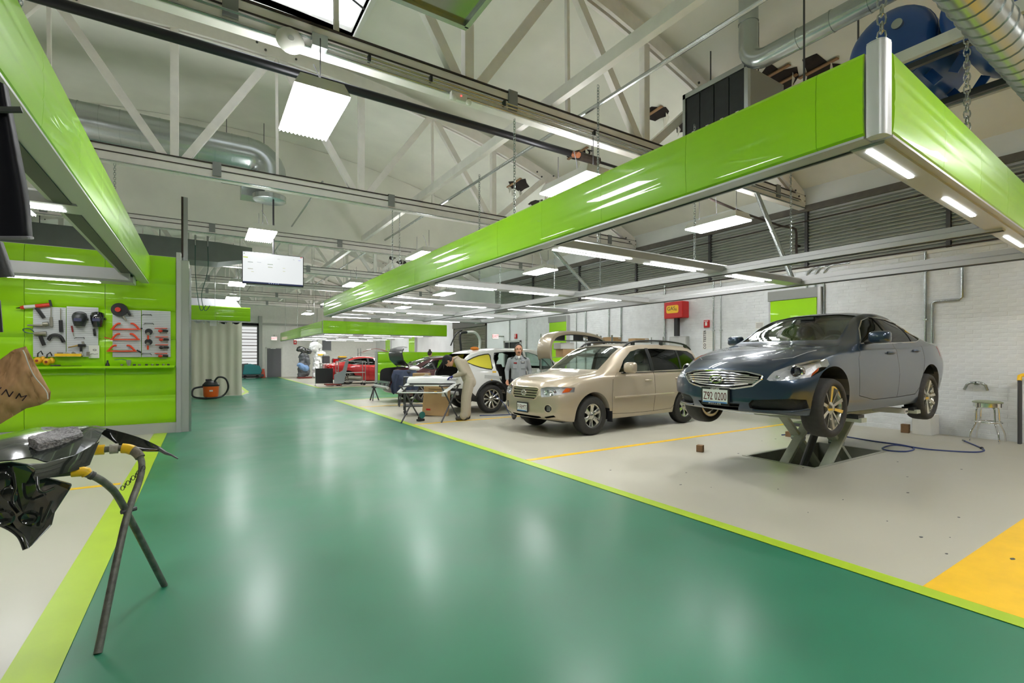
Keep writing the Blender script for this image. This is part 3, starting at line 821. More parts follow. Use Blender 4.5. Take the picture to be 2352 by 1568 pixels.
MB().box(-.2,.05,.2,.2,.09,.5).obj('mount_plate', M_BLACK, t)
# ================================================================== car builder
def pchip(tab):
    xs = [float(a) for a, _ in tab]; ys = [float(b) for _, b in tab]; n = len(xs)
    if n == 1: return lambda x: ys[0]
    hh = [xs[i+1]-xs[i] for i in range(n-1)]; de = [(ys[i+1]-ys[i])/hh[i] for i in range(n-1)]
    d = [0.0]*n; d[0] = de[0]; d[-1] = de[-1]
    for i in range(1, n-1):
        if de[i-1]*de[i] > 0:
            w1 = 2*hh[i]+hh[i-1]; w2 = hh[i]+2*hh[i-1]
            d[i] = (w1+w2)/(w1/de[i-1]+w2/de[i])
    def f(x):
        if x <= xs[0]: return ys[0]
        if x >= xs[-1]: return ys[-1]
        i = 0
        while x > xs[i+1]: i += 1
        t = (x-xs[i])/hh[i]; t2 = t*t; t3 = t2*t
        return (2*t3-3*t2+1)*ys[i]+(t3-2*t2+t)*hh[i]*d[i]+(-2*t3+3*t2)*ys[i+1]+(t3-t2)*hh[i]*d[i+1]
    return f
def catmull(P, sub):
    out = []; n = len(P)
    for i in range(n-1):
        p0 = P[max(i-1,0)]; p1 = P[i]; p2 = P[i+1]; p3 = P[min(i+2,n-1)]
        for k in range(sub):
            t = k/sub
            out.append(tuple(.5*((2*b)+(-a+c)*t+(2*a-5*b+4*c-d)*t*t+(-a+3*b-3*c+d)*t**3) for a,b,c,d in zip(p0,p1,p2,p3)))
    out.append(tuple(P[-1])); return out
class Car:
    """lofted car body; x from nose (0) to tail (L), y across, z up"""
    def __init__(s, sp):
        s.sp = sp; s.L = sp['L']; s.F = {k: pchip(v) for k, v in sp['tab'].items()}
        s.base = s.loft(); me = s.base
        me.calc_loop_triangles()
        s.tv = [v.co.copy() for v in me.vertices]; s.tn = [v.normal.copy() for v in me.vertices]
        s.tt = [tuple(t.vertices) for t in me.loop_triangles]
        s.bvh = BVHTree.FromPolygons(s.tv, s.tt)
        s.cuts = []
    def section(s, x):
        g = {k: f(x) for k, f in s.F.items()}
        zb, ws, wm, zm, wc, zc, wt, zt, zr = (g[k] for k in ('zb','ws','wm','zm','wc','zc','wt','zt','zr'))
        e = s.sp.get('bulge', .012)
        P = [(0,zb),(ws*.55,zb),(ws-.06,zb+.004),(ws-.008,zb+.035),(ws+.3*(wm-ws)+.01,zb+.35*(zm-zb)),(wm,zm),(wc+.62*(wm-wc),zm+.55*(zc-zm)),(wc+.008,zc-.03),(wc-.012,zc),
             (wt+.55*(wc-wt)+e, zc+.5*(zt-zc)),(wt,zt),(wt-.05,zt+.4*(zr-zt)),(wt*.6,zt+.8*(zr-zt)),(wt*.3,zt+.955*(zr-zt)),(0,zr)]
        return catmull(P, 3)
    def bow(s, x, y, z):
        sp = s.sp; W = sp['W']; L = s.L
        d = 0
        a, p, ln = sp['bow_f']; u = max(0, 1-x/ln)
        d += (a*(abs(y)/W)**p)*u*u*(3-2*u)
        d += sp['nose'](z)*max(0, 1-x/.45)**1.5
        a, p, ln = sp['bow_r']; u = max(0, 1-(L-x)/ln)
        d -= (a*(abs(y)/W)**p)*u*u*(3-2*u)
        d -= sp['tail'](z)*max(0, 1-(L-x)/.45)**1.5
        return x+d
    def loft(s):
        L = s.L; re = s.sp.get('re', .07)
        xs = [0, .008, .022, .045, re] ; x = re
        while x < L-re-.04: x += .055; xs.append(x)
        xs[-1] = L-re; xs += [L-.045, L-.022, L-.008, L]
        rows = []
        for x in xs:
            d = min(x, L-x)
            ins = 0 if d >= re else re*(1-math.sqrt(max(0, 1-(1-d/re)**2)))
            sec = s.section(min(max(x,0),L)); zmid = .5*(sec[0][1]+sec[-1][1]); H = .5*(sec[-1][1]-sec[0][1])
            W = max(p[0] for p in sec)
            row = [(p[0]*(1-ins/W), zmid+(p[1]-zmid)*(1-ins/H)) for p in sec]
            rows.append((x, row, zmid))
        ring = lambda row: [(p[0], p[1]) for p in row] + [(-p[0], p[1]) for p in row[-2:0:-1]]
        vs = []; fs = []; n = 2*len(rows[0][1])-2
        def put(x, rg): 
            for (y, z) in rg: vs.append((s.bow(x, y, z), y, z))
        zc0 = rows[0][2]; zc1 = rows[-1][2]
        seq = []
        for k in (.12,.35,.6,.82,.94): seq.append((0, [(y*k, zc0+(z-zc0)*k) for (y,z) in ring(rows[0][1])]))
        for (x, row, _) in rows: seq.append((x, ring(row)))
        for k in (.94,.82,.6,.35,.12): seq.append((L, [(y*k, zc1+(z-zc1)*k) for (y,z) in ring(rows[-1][1])]))
        for (x, rg) in seq: put(x, rg)
        N = len(seq)
        for i in range(N-1):
            for k in range(n):
                k2 = (k+1) % n
                fs.append((i*n+k, i*n+k2, (i+1)*n+k2, (i+1)*n+k))
        c0 = len(vs); vs.append((s.bow(0,0,zc0),0,zc0)); c1 = len(vs); vs.append((s.bow(L,0,zc1),0,zc1))
        for k in range(n):
            k2 = (k+1) % n
            fs.append((c0, k2, k)); fs.append((c1, (N-1)*n+k, (N-1)*n+k2))
        b = MB(); b.add(vs, fs)
        me = b.mesh('car_shell', [], 180)
        me.materials.clear()
        return me
    def offset(s, d):
        me = s.base.copy()
        for v, n in zip(me.vertices, s.tn): v.co = v.co - n*d
        me.update(); return me
    def front(s, y, z):
        h = s.bvh.ray_cast(Vector((-2, y, z)), Vector((1,0,0))); return h[0].x if h[0] else 0
    def rear(s, y, z):
        h = s.bvh.ray_cast(Vector((s.L+2, y, z)), Vector((-1,0,0))); return h[0].x if h[0] else s.L
    def side(s, x, z, sg=-1):
        h = s.bvh.ray_cast(Vector((x, 3*sg, z)), Vector((0,-sg,0))); return h[0].y if h[0] else .8*sg
    def top(s, x, y):
        h = s.bvh.ray_cast(Vector((x, y, 4)), Vector((0,0,-1))); return h[0].z if h[0] else 1
    # ---- cutters
    def cut(s, mb): s.cuts.append(mb.mesh('cut', [])); return s
    def sprism(s, poly, y0=.2, y1=1.4, sg=-1):       # side-view outline
        return MB().prism([(x, sg*y0, z) for x, z in poly], (0, sg*(y1-y0), 0))
    def fprism(s, poly, x0=-.3, x1=.6):              # front-view outline
        return MB().prism([(x0, y, z) for y, z in poly], (x1-x0, 0, 0))
    def band(s, pts, w, place, vec, closed=False):
        """thin ribbon cutter along a 2d polyline"""
        n = len(pts); Lp = []; Rp = []
        for i in range(n):
            a = Vector(pts[i-1] if (i or closed) else pts[0]); c = Vector(pts[(i+1) % n] if (i < n-1 or closed) else pts[-1])
            t = (c-a).normalized(); nn = Vector((-t.y, t.x))
            Lp.append(Vector(pts[i])+nn*w/2); Rp.append(Vector(pts[i])-nn*w/2)
        vec = Vector(vec); vs = []
        for i in range(n):
            for q in (Lp[i], Rp[i]):
                p = Vector(place(q.x, q.y)); vs += [p, p+vec]
        fs = []; m = n if closed else n-1
        for i in range(m):
            j = (i+1) % n; a = i*4; c = j*4      # L, L+v, R, R+v
            fs += [(a, c, c+2, a+2), (a+1, a+3, c+3, c+1), (a, a+1, c+1, c), (a+2, c+2, c+3, a+3)]
        if not closed:
            fs += [(0, 2, 3, 1), ((n-1)*4, (n-1)*4+1, (n-1)*4+3, (n-1)*4+2)]
        b = MB(); b.add(vs, fs); return b
    def seam_side(s, pts, w=.007, depth=.06):
        ymin = min(abs(s.side(x, z)) for x, z in pts)
        for sg in (-1, 1):
            s.cut(s.band(pts, w, lambda x, z: (x, sg*(ymin-.02), z), (0, sg*.6, 0)))
        return s
    def seam_top(s, pts, w=.007):
        zmin = min(s.top(x, y) for x, y in pts)
        s.cut(s.band(pts, w, lambda x, y: (x, y, zmin-.015), (0, 0, .6))); return s
    def pocket(s, poly, x0, x1, depth):
        """shallow recess whose floor follows the skin"""
        me = s.boolean(s.fprism(poly, x0, x1).mesh('c', []), [(s.offset(depth), 'DIFFERENCE')])
        s.cuts.append(me); return s
    def boolean(s, me, ops):
        """ops: list of (mesh, 'DIFFERENCE'|'INTERSECT')"""
        o = bpy.data.objects.new('tmp', me); COL.objects.link(o); tmp = [o]
        for m, op in ops:
            c = bpy.data.objects.new('tmpc', m); COL.objects.link(c); tmp.append(c)
            md = o.modifiers.new('b', 'BOOLEAN'); md.operation = op; md.object = c; md.solver = 'MANIFOLD'
        dg = bpy.context.evaluated_depsgraph_get(); dg.update()
        r = bpy.data.meshes.new_from_object(o.evaluated_get(dg))
        for t in tmp: bpy.data.objects.remove(t)
        return r
    def shade(s, me, mats, regions=(), tol=.004, off_=0.0):
        """paint where the face is outer skin, other materials inside cuts; smooth normals taken from the loft"""
        me.materials.clear()
        for m in mats: me.materials.append(m)
        nl = [None]*len(me.loops)
        for p in me.polygons:
            c = p.center; loc, nr, ix, d = s.bvh.find_nearest(c)
            skin = abs(d-off_) < tol and nr.dot(p.normal) > .6
            if skin:
                p.material_index = 0
            else:
                p.material_index = 1
                for test, mi in regions:
                    if test(c): p.material_index = mi; break
            p.use_smooth = True
            for li in p.loop_indices:
                if skin:
                    v = me.vertices[me.loops[li].vertex_index].co
                    l2, n2, i2, d2 = s.bvh.find_nearest(v)
                    a, b_, c_ = s.tt[i2]; A, B, C_ = s.tv[a], s.tv[b_], s.tv[c_]
                    v0 = B-A; v1 = C_-A; v2 = l2-A
                    d00 = v0.dot(v0); d01 = v0.dot(v1); d11 = v1.dot(v1); d20 = v2.dot(v0); d21 = v2.dot(v1)
                    den = d00*d11-d01*d01
                    if abs(den) < 1e-14: nl[li] = n2; continue
                    bb = (d11*d20-d01*d21)/den; cc = (d00*d21-d01*d20)/den
                    nn = (s.tn[a]*(1-bb-cc)+s.tn[b_]*bb+s.tn[c_]*cc)
                    nl[li] = nn.normalized() if nn.length > 1e-6 else n2
                else: nl[li] = p.normal.copy()
        me.normals_split_custom_set([tuple(n) for n in nl])
        return me
    def piece(s, mb, d0, d1, mt, name, parent):
        """thin curved piece of the skin inside a prism: window, lens, pillar"""
        me = s.boolean(s.offset(d0), [(mb.mesh('c', []), 'INTERSECT'), (s.offset(d1), 'DIFFERENCE')])
        s.shade(me, [mt, mt], off_=abs(d0), tol=.003)
        return link(name, me, parent)
    def body(s, parent, paint, inner, regions, extra_mats=()):
        me = s.boolean(s.base.copy(), [(c, 'DIFFERENCE') for c in s.cuts])
        s.shade(me, [paint, inner]+list(extra_mats), regions)
        return link('body', me, parent)

def car_paint(name, col, flake=.12, metal=.55):
    m = mat(name, col, .32, metal, coat=1.0, coat_rough=.02)
    return m
M_TYRE = mat('tyre', srgb(52,51,49), .75, noise=.15, nscale=20)
M_ALLOY = mat('alloy', srgb(200,198,190), .22, .95)
M_GLASS = glass('car_glass', (.84,.90,.87))
M_TINT = glass('tinted_glass', (.24,.265,.25))
M_LENS = glass('lamp_lens', (.93,.94,.95), 1.4)
M_TRIM = mat('interior_grey', srgb(88,84,76), .8)
M_DARKIN = mat('interior_dark', (.018,.018,.018), .85)
M_AMBER = mat('amber_lens', srgb(220,90,20), .15, coat=.6)
M_REDL = mat('red_lens', srgb(170,12,16), .12, coat=.8)
M_REFL = mat('reflector', (.86,.86,.86), .2, .35, bump=.4, bscale=60)
WHEELS = {}
def wheel_mesh(key, r, rr, w, n, style):
    if key in WHEELS: return WHEELS[key]
    # axis along y, outer face at -y
    h = w/2
    tyre = MB().lathe([(rr,-h+.02),(rr+.012,-h+.004),(r-.045,-h),(r-.018,-h+.012),(r-.004,-h+.04),(r,-h*.3),(r,h*.3),(r-.004,h-.04),(r-.018,h-.012),(r-.045,h),(rr+.012,h-.004),(rr,h-.02)], 48, axis='y', closed=True)
    rim = MB().lathe([(rr+.006,-h+.012),(rr+.004,-h+.03),(rr-.018,-h+.035),(rr-.03,-h+.06),(rr-.04,0),(rr-.03,h-.02),(rr-.0,h-.02),(rr-.0,-h+.05)], 48, axis='y', closed=True)
    back = MB().lathe([(0,.02),(rr-.05,.02),(rr-.05,.035),(0,.035)], 32, axis='y')
    hub = MB().lathe([(0,-h+.018),(.03,-h+.018),(.042,-h+.026),(.075,-h+.045),(.08,-h+.09),(0,-h+.09)], 24, axis='y')
    sp = MB()
    if style == 'split':     # paired slim spokes flaring to the rim
        for s in (-1, 1):
            sp.add([(s*.004,-h+.04,.05),(s*.03,-h+.044,.05),(s*.088,-h+.024,rr-.022),(s*.05,-h+.018,rr-.02),
                    (s*.006,-h+.075,.05),(s*.032,-h+.075,.05),(s*.092,-h+.06,rr-.022),(s*.046,-h+.06,rr-.02)],
                   [(0,1,2,3),(7,6,5,4),(0,4,5,1),(1,5,6,2),(2,6,7,3),(3,7,4,0)])
    elif style == 'twist':   # slim swept spoke
        P = []
        for i in range(7):
            t = i/6; z = .045+t*(rr-.065); cx_ = .05*math.sin(t*1.6)
            wd = .017+.012*t
            P.append([(cx_-wd, -h+.05-.022*t, z), (cx_, -h+.036-.02*t, z), (cx_+wd, -h+.05-.022*t, z)])
        sp.grid(P, (0,.03,0))
    else:                    # five/six broad spokes
        P = []
        for i in range(6):
            t = i/5; z = .05+t*(rr-.07); wd = .05-.016*math.sin(PI*t)+.012*t
            P.append([(-wd, -h+.06-.02*t, z), (-wd*.5, -h+.042-.02*t, z), (wd*.5, -h+.042-.02*t, z), (wd, -h+.06-.02*t, z)])
        sp.grid(P, (0,.035,0))
    WHEELS[key] = (tyre.mesh('wheel', M_TYRE, 50), rim.mesh('rim', M_ALLOY, 40), back.mesh('brake_disc', mat('brake', srgb(70,68,64), .5, .6), 30), hub.mesh('hub', M_ALLOY, 50), sp.mesh('spoke', M_ALLOY, 40), n)
    return WHEELS[key]
def add_wheel(parent, key, x, y, z, flip, steer=0.0, spin=.2):
    ty, rim, back, hub, sp, n = WHEELS[key]
    w = link('wheel', ty, parent); w.location = (x, y, z); w.rotation_euler = (0, spin, (PI if flip else 0)+steer)
    w.rotation_mode = 'XYZ'
    link('rim', rim, w); link('brake_disc', back, w); link('hub', hub, w)
    for k in range(n):
        o = link('spoke', sp, w); o.rotation_euler = (0, 2*PI*k/n, 0)
    return w
def seat_mb(w=.5):
    b = MB()
    P = []
    prof = [(.0,.0),(.03,.12),(.5,.15),(.56,.1),(.54,0)]
    b.prism([(x, -w/2, z) for x, z in [(0,0),(.02,.14),(.42,.16),(.5,.12),(.5,0)]], (0,w,0))
    b.prism([(x, -w/2+.02, z) for x, z in [(.38,.12),(.52,.12),(.72,.68),(.62,.7)]], (0,w-.04,0))
    return b
def headrest_mb():
    return MB().sphere((.69,0,.86), (.06,.13,.1), 14, 8)
def add_seats(t, front_x, rear_x, z, m, dy=.38):
    for s in (-1, 1):
        b = seat_mb(); o = b.obj('seat', m, t, bevel=.03); o.location = (front_x, s*dy, z)
        h = headrest_mb().obj('headrest', m, o, smooth=60)
    b = seat_mb(1.25); o = b.obj('rear_bench', m, t, bevel=.03); o.location = (rear_x, 0, z+.03)
    for s in (-1, 1):
        h = headrest_mb().obj('headrest', m, o, smooth=60); h.location = (0, s*.38, -.06)
def handle(t, car, x, z, mt):
    for sg in (-1, 1):
        y = car.side(x, z, sg)
        b = MB().tube([(x-.085, y+sg*.0, z), (x-.07, y+sg*.022, z+.002), (x, y+sg*.03, z+.004), (x+.07, y+sg*.022, z+.002), (x+.085, y+sg*.0, z)], .016, 8)
        b.obj('door_handle', mt, t, smooth=50)
def mirror(t, car, x, z, paint, w=.2, hgt=.15, d=.13):
    for sg in (-1, 1):
        y = car.side(x, z, sg)
        b = MB().sphere((0,0,0), (d*.62, w*.5, hgt*.5), 18, 12)
        def sq(v, r): return math.copysign(min(1, abs(v)/r)**.5, v)*r
        b.v = [(min(.02, p[0]), sq(p[1], w*.5), sq(p[2], hgt*.5)) for p in b.v]
        o = b.obj('side_mirror', paint, t, smooth=60); o.location = (x, y+sg*(w*.5+.035), z+hgt*.45)
        MB().box(.021, -w*.42, -hgt*.38, .024, w*.42, hgt*.38).obj('mirror_glass', M_REFL, o)
        MB().bar((0, -sg*(w*.5+.05), -hgt*.5), (0, -sg*.02, -hgt*.32), .07, .03).obj('mirror_arm', M_BLACK, o)
def plate(t, x, y, z, lines, frame_m=M_BLACK, rot=PI/2*3, top=None, bottom=None, sz=(.30,.15), tilt=0.0):
    """number plate: its face looks along -x of the car"""
    w, h = sz
    p = MB().cbox((0,0,0), (w+.03, .012, h+.035)).obj('plate_frame', frame_m, t, bevel=.004)
    p.location = (x, y, z); p.rotation_euler = (tilt, 0, -PI/2)
    pb = mat('plate_white', srgb(228,230,226), .4)
    MB().cbox((0,-.0075,0), (w-.01, .003, h-.012)).obj('plate_face', pb, p)
    M = frame((0,-.0095,-.004), (1,0,0), (0,0,1))
    tx = text_obj('plate_number', lines, h*.78, mat('plate_ink', srgb(96,30,26), .5), M, p, sx=.74*min(1, 8.0/len(lines)))
    ex = max(abs(v.co.x) for v in tx.data.vertices)
    if ex > (w-.03)/2:
        for v in tx.data.vertices: v.co.x *= (w-.03)/2/ex
    MB().cbox((0,-.0095,-h*.42), (w-.02,.001,h*.1)).obj('plate_band', mat('plate_blue', srgb(80,130,190), .5), p)
    if top: text_obj('plate_top_text', top, h*.2, M_WHITE, frame((0,-.0075,h*.5+.001),(1,0,0),(0,0,1)), p)
    if bottom: text_obj('plate_bottom_text', bottom, h*.19, M_WHITE, frame((0,-.0105,-h*.5-.003),(1,0,0),(0,0,1)), p, spacing=1.6)
    return p
# ------------------------------------------------------------------ dark blue sedan on the lift
def sedan_tabs():
    return dict(
      zb=[(0,.21),(.3,.17),(.9,.16),(3.9,.17),(4.4,.24),(4.74,.30)],
      ws=[(0,.70),(.3,.80),(.86,.84),(1.4,.83),(3.2,.83),(3.7,.84),(4.3,.80),(4.74,.70)],
      wm=[(0,.78),(.3,.85),(.86,.886),(1.4,.872),(2.4,.872),(3.3,.878),(3.75,.886),(4.3,.862),(4.74,.78)],
      zm=[(0,.47),(.5,.56),(.9,.62),(1.6,.58),(3.0,.60),(3.7,.66),(4.74,.66)],
      wc=[(0,.70),(.3,.78),(.7,.825),(1.2,.835),(1.6,.83),(2.6,.825),(3.4,.825),(3.9,.815),(4.4,.77),(4.74,.70)],
      zc=[(0,.60),(.3,.71),(.7,.815),(1.2,.88),(1.7,.915),(2.6,.945),(3.4,.975),(4.0,1.0),(4.5,1.0),(4.74,.97)],
      wt=[(0,.58),(.4,.64),(1.0,.69),(1.35,.70),(1.6,.665),(1.95,.60),(2.3,.565),(2.8,.55),(3.2,.545),(3.6,.55),(3.95,.60),(4.2,.64),(4.5,.62),(4.74,.56)],
      zt=[(0,.645),(.3,.755),(.7,.855),(1.1,.92),(1.35,.955),(1.55,1.03),(1.9,1.215),(2.2,1.325),(2.5,1.375),(2.8,1.385),(3.15,1.36),(3.5,1.275),(3.85,1.14),(4.05,1.075),(4.3,1.05),(4.6,1.035),(4.74,1.0)],
      zr=[(0,.665),(.12,.735),(.3,.80),(.7,.90),(1.1,.965),(1.35,1.0),(1.55,1.075),(1.9,1.27),(2.2,1.385),(2.5,1.44),(2.8,1.453),(3.15,1.43),(3.5,1.345),(3.85,1.205),(4.05,1.125),(4.3,1.095),(4.6,1.075),(4.74,1.02)])
SEDAN = dict(L=4.74, W=.886, tab=sedan_tabs(), bow_f=(.34,2.4,1.05), bow_r=(.2,2.4,.9), re=.07,
             nose=lambda z: .30*max(0,z-.56) + .35*max(0,.34-z), tail=lambda z: .12*max(0,z-.8)+.4*max(0,.5-z))
def mirror_y(poly): return [(-y, z) for y, z in poly][::-1]
def both_front(car, poly, x0, x1):
    car.cut(car.fprism(poly, x0, x1)); car.cut(car.fprism(mirror_y(poly), x0, x1))
def both_pocket(car, poly, x0, x1, d):
    car.pocket(poly, x0, x1, d); car.pocket(mirror_y(poly), x0, x1, d)
DLO = [(1.72,.985),(2.2,.99),(2.8,1.005),(3.45,1.03),(3.72,1.075),(3.74,1.10),(3.55,1.205),(3.3,1.285),(3.0,1.335),(2.7,1.35),(2.45,1.345),(2.2,1.29),(1.98,1.18)]
def sedan_common(car, pit_ax=(.86,3.70), Ra=.385, az=.33):
    for ax in pit_ax:
        for sg in (-1, 1):
            b = MB().cyl((ax, sg*.62, az), (ax, sg*1.3, az), Ra, n=48); car.cut(b)
    # cabin cavity
    cab = car.boolean(car.offset(.05), [(car.sprism([(1.45,.42),(3.9,.42),(4.15,.8),(4.15,1.6),(1.2,1.6),(1.3,.92)], -.9, .9).mesh('c', []), 'INTERSECT')])
    car.cuts.append(cab)
    for sg in (-1, 1): car.cut(car.sprism(DLO, .30, 1.3, sg))
    ws = [(-.62,1.03),(.62,1.03),(.585,1.20),(.52,1.36),(.30,1.40),(-.30,1.40),(-.52,1.36),(-.585,1.20)]
    bl = [(-.55,1.15),(.55,1.15),(.46,1.36),(.25,1.39),(-.25,1.39),(-.46,1.36)]
    car.WS = car.fprism(ws, 1.25, 2.45); car.BL = car.fprism(bl, 3.0, 4.25)
    car.cut(car.fprism(ws, 1.25, 2.45)); car.cut(car.fprism(bl, 3.0, 4.25))
def sedan_glass(t, car, tint=M_TINT, wsm=M_GLASS):
    car.piece(car.WS, .008, .013, wsm, 'windshield', t)
    car.piece(car.BL, .008, .013, tint, 'rear_window', t)
    for sg in (-1, 1):
        clip = lambda a, b: [p for p in a]
        car.piece(car.sprism([(1.72,.985),(2.2,.99),(2.58,1.0),(2.58,1.35),(2.45,1.345),(2.2,1.29),(1.98,1.18)], .3, 1.3, sg), .008, .013, tint, 'side_window', t)
        car.piece(car.sprism([(2.66,1.0),(2.8,1.005),(3.3,1.023),(3.36,1.268),(3.3,1.285),(3.0,1.335),(2.7,1.35),(2.66,1.35)], .3, 1.3, sg), .008, .013, tint, 'side_window', t)
        car.piece(car.sprism([(3.34,1.027),(3.45,1.03),(3.72,1.075),(3.74,1.10),(3.55,1.205),(3.4,1.255)], .3, 1.3, sg), .008, .013, tint, 'quarter_window', t)
        car.piece(car.sprism([(2.575,1.0),(2.665,1.0),(2.665,1.352),(2.575,1.352)], .3, 1.3, sg), -.001, .02, M_BLACK, 'pillar', t)
        car.piece(car.sprism([(3.30,1.022),(3.345,1.022),(3.405,1.26),(3.36,1.27)], .3, 1.3, sg), .002, .02, M_BLACK, 'pillar', t)
        pts = [(x, car.side(x, z, sg)+sg*.001, z) for x, z in DLO+DLO[:1]]
        # fine bright surround
        dense = []
        for a, b in zip(pts[:-1], pts[1:]):
            for k in range(4):
                x = a[0]+(b[0]-a[0])*k/4; z = a[2]+(b[2]-a[2])*k/4
                dense.append((x, car.side(x, z, sg)+sg*.002, z))
        MB().tube(dense, .008, 5, closed=True).obj('window_surround', M_CHROME if tint is M_TINT else M_BLACK, t)
def build_sedan():
    car = Car(SEDAN)
    t = thing('sedan_car', 'dark blue-grey sedan raised on a scissor lift', 'car', (5.03, 3.44, .60), .0)
    paint = car_paint('blue_grey_metallic', srgb(46,64,84), metal=.5)
    sedan_common(car)
    # seams
    car.seam_side([(1.50,.36),(1.47,.6),(1.50,.8),(1.62,.935),(1.70,.98)])
    car.seam_side([(2.60,.30),(2.63,.6),(2.62,.99)])
    car.seam_side([(3.36,.42),(3.42,.62),(3.50,.80),(3.52,.98)])
    car.seam_side([(1.50,.36),(1.9,.295),(2.6,.295),(3.2,.31),(3.36,.42)])
    hood = [(.30,-.0),(.31,-.25),(.36,-.45),(.52,-.60),(.9,-.67),(1.35,-.70)]
    car.seam_top(hood); car.seam_top([(x,-y) for x, y in hood])
    # openings in the nose
    grille = [(-.49,.58),(-.40,.50),(-.22,.465),(.22,.465),(.40,.50),(.49,.58),(.485,.615),(.33,.65),(0,.662),(-.33,.65),(-.485,.615)]
    car.cut(car.fprism(grille, -.3, .42))
    low = [(-.27,.295),(-.22,.215),(.22,.215),(.27,.295)]
    car.cut(car.fprism(low, -.3, .45))
    fogl = [(-.80,.36),(-.74,.375),(-.40,.345),(-.36,.30),(-.36,.255),(-.42,.235),(-.74,.245),(-.80,.27)]
    both_pocket(car, fogl, -.3, .62, .07)
    hl = [(-.86,.775),(-.835,.80),(-.76,.785),(-.65,.73),(-.57,.66),(-.535,.575),(-.56,.56),(-.70,.565),(-.81,.60),(-.85,.68)]
    both_pocket(car, hl, -.3, .78, .085)
    inhl = lambda c: .1 < c.x < .82 and .53 < c.z < .85 and abs(c.y) > .42
    incab = lambda c: 1.15 < c.x < 4.2 and c.z > .40 and abs(c.y) < .83
    body = car.body(t, paint, M_DARKIN, [(inhl, 2), (incab, 3)], [M_REFL, M_TRIM])
    sedan_glass(t, car)
    # lamps
    for sg in (-1, 1):
        pl = hl if sg < 0 else mirror_y(hl)
        L = car.piece(car.fprism(pl, -.3, .78), .001, .005, M_LENS, 'headlight', t)
        yc, zc_ = sg*.70, .66
        xf = car.front(yc, zc_)
        MB().lathe([(.062,.0),(.07,-.02),(.058,-.03),(.05,0),(.045,.05),(.062,.05)], 24, (xf+.09, yc, zc_), 'x', closed=True).obj('projector_ring', M_CHROME, L, smooth=40)
        MB().sphere((xf+.11, yc, zc_), .044, 16, 10).obj('projector_lens', mat('dark_glass', (.05,.05,.055), .05, coat=1), L, smooth=60)
        y2 = sg*.57; x2 = car.front(y2, .59)
        MB().sphere((x2+.09, y2, .592), (.02,.045,.03), 14, 8).obj('inner_lamp', M_CHROME, L, smooth=60)
        y3 = sg*.80; MB().prism([(car.front(y3,.66)+.05, y3-sg*.035, .60),(car.front(y3,.66)+.09, y3+sg*.015, .66),(car.front(y3,.66)+.1, y3+sg*.02, .70),(car.front(y3,.66)+.05, y3-sg*.02, .64)], (.02,0,.01)).obj('amber_lamp', M_AMBER, L)
        # fog grille mesh
        fp = fogl if sg < 0 else mirror_y(fogl)
        o = car.piece(car.fprism(fp, -.3, .6), .045, .06, mat('mesh_dark', srgb(46,50,52), .6, bump=1.0, bscale=160), 'intake_mesh', t)
        lip = [(car.front(y, z)-.002, y, z) for y, z in [(sg*.80,.25),(sg*.70,.225),(sg*.5,.222),(sg*.38,.232)]]
        MB().tube(lip, .012, 6).obj('intake_lip', paint, t, smooth=60)
    o = car.piece(car.fprism(low, -.3, .45), .06, .07, M_BLACK, 'lower_intake', t)
    MB().tube([(car.front(y,.255)+.03, y, .255) for y in [-.25,-.12,0,.12,.25]], .008, 6).obj('intake_bar', M_BLACK, t)
    # grille bars
    o = car.piece(car.fprism(grille, -.3, .42), .07, .08, M_BLACK, 'grille_back', t)
    for k in range(6):
        f = k/5; zc_ = .49+f*.15
        wd = .455 if 0 < k < 5 else .36
        pts = []
        for i in range(13):
            u = -1+2*i/12; z = .572+(zc_-.572)*(1-.4*abs(u)**2)
            pts.append((car.front(u*wd, z)+.012, u*wd, z))
        b = MB().tube(pts, .0085, 6); b.obj('grille_bar', M_CHROME, t, smooth=50)
    gs = []
    for a, b in zip(grille, grille[1:]+grille[:1]):
        for k in range(4):
            y = a[0]+(b[0]-a[0])*k/4; z = a[1]+(b[1]-a[1])*k/4; gs.append((car.front(y, z)+.003, y, z))
    MB().tube(gs, .011, 6, closed=True).obj('grille_surround', M_CHROME, t, smooth=50)
    x0 = car.front(0,.56)
    em = MB().tube([(x0-.006, .078*math.cos(a), .562+.042*math.sin(a)) for a in [2*PI*i/24 for i in range(24)]], .009, 6, closed=True).obj('emblem', M_CHROME, t, smooth=50)
    for s in (-1, 1): MB().tube([(x0-.008, s*.012, .565), (x0-.008, s*.05, .535)], .009, 6).obj('emblem_stroke', M_CHROME, em)
    plate(t, car.front(0,.37)-.022, .0, .365, 'Z92 0200', top='NISSAN', bottom='MULLER', sz=(.33,.165))
    for x, z in ((2.42,.87),(3.25,.90)): handle(t, car, x, z, paint)
    mirror(t, car, 1.86, .99, paint, .23, .15, .16)
    # sill line, mirrors done; interior
    add_seats(t, 2.1, 3.0, .34, M_DARKIN)
    MB().box(1.5,-.66,.75,1.85,.66,.96).obj('dashboard', M_DARKIN, t, bevel=.05)
    MB().tube([(1.98+.05*math.sin(a), -.36+.18*math.cos(a), .93+.17*math.sin(a)) for a in [2*PI*i/20 for i in range(20)]], .016, 6, closed=True).obj('steering_wheel', M_BLACK, t, smooth=50)
    MB().box(1.60,-.56,1.005,1.66,-.16,1.02).obj('paper', M_WHITE, t)
    MB().box(1.56,-.6,.985,1.9,-.1,.988).obj('sunshade', mat('pale_shade', srgb(200,214,204), .6), t)
    MB().box(2.05,-.09,1.335,2.09,.09,1.365).obj('rear_view_mirror', M_BLACK, t)
    wheel_mesh('sedan', .33, .245, .235, 5, 'split')
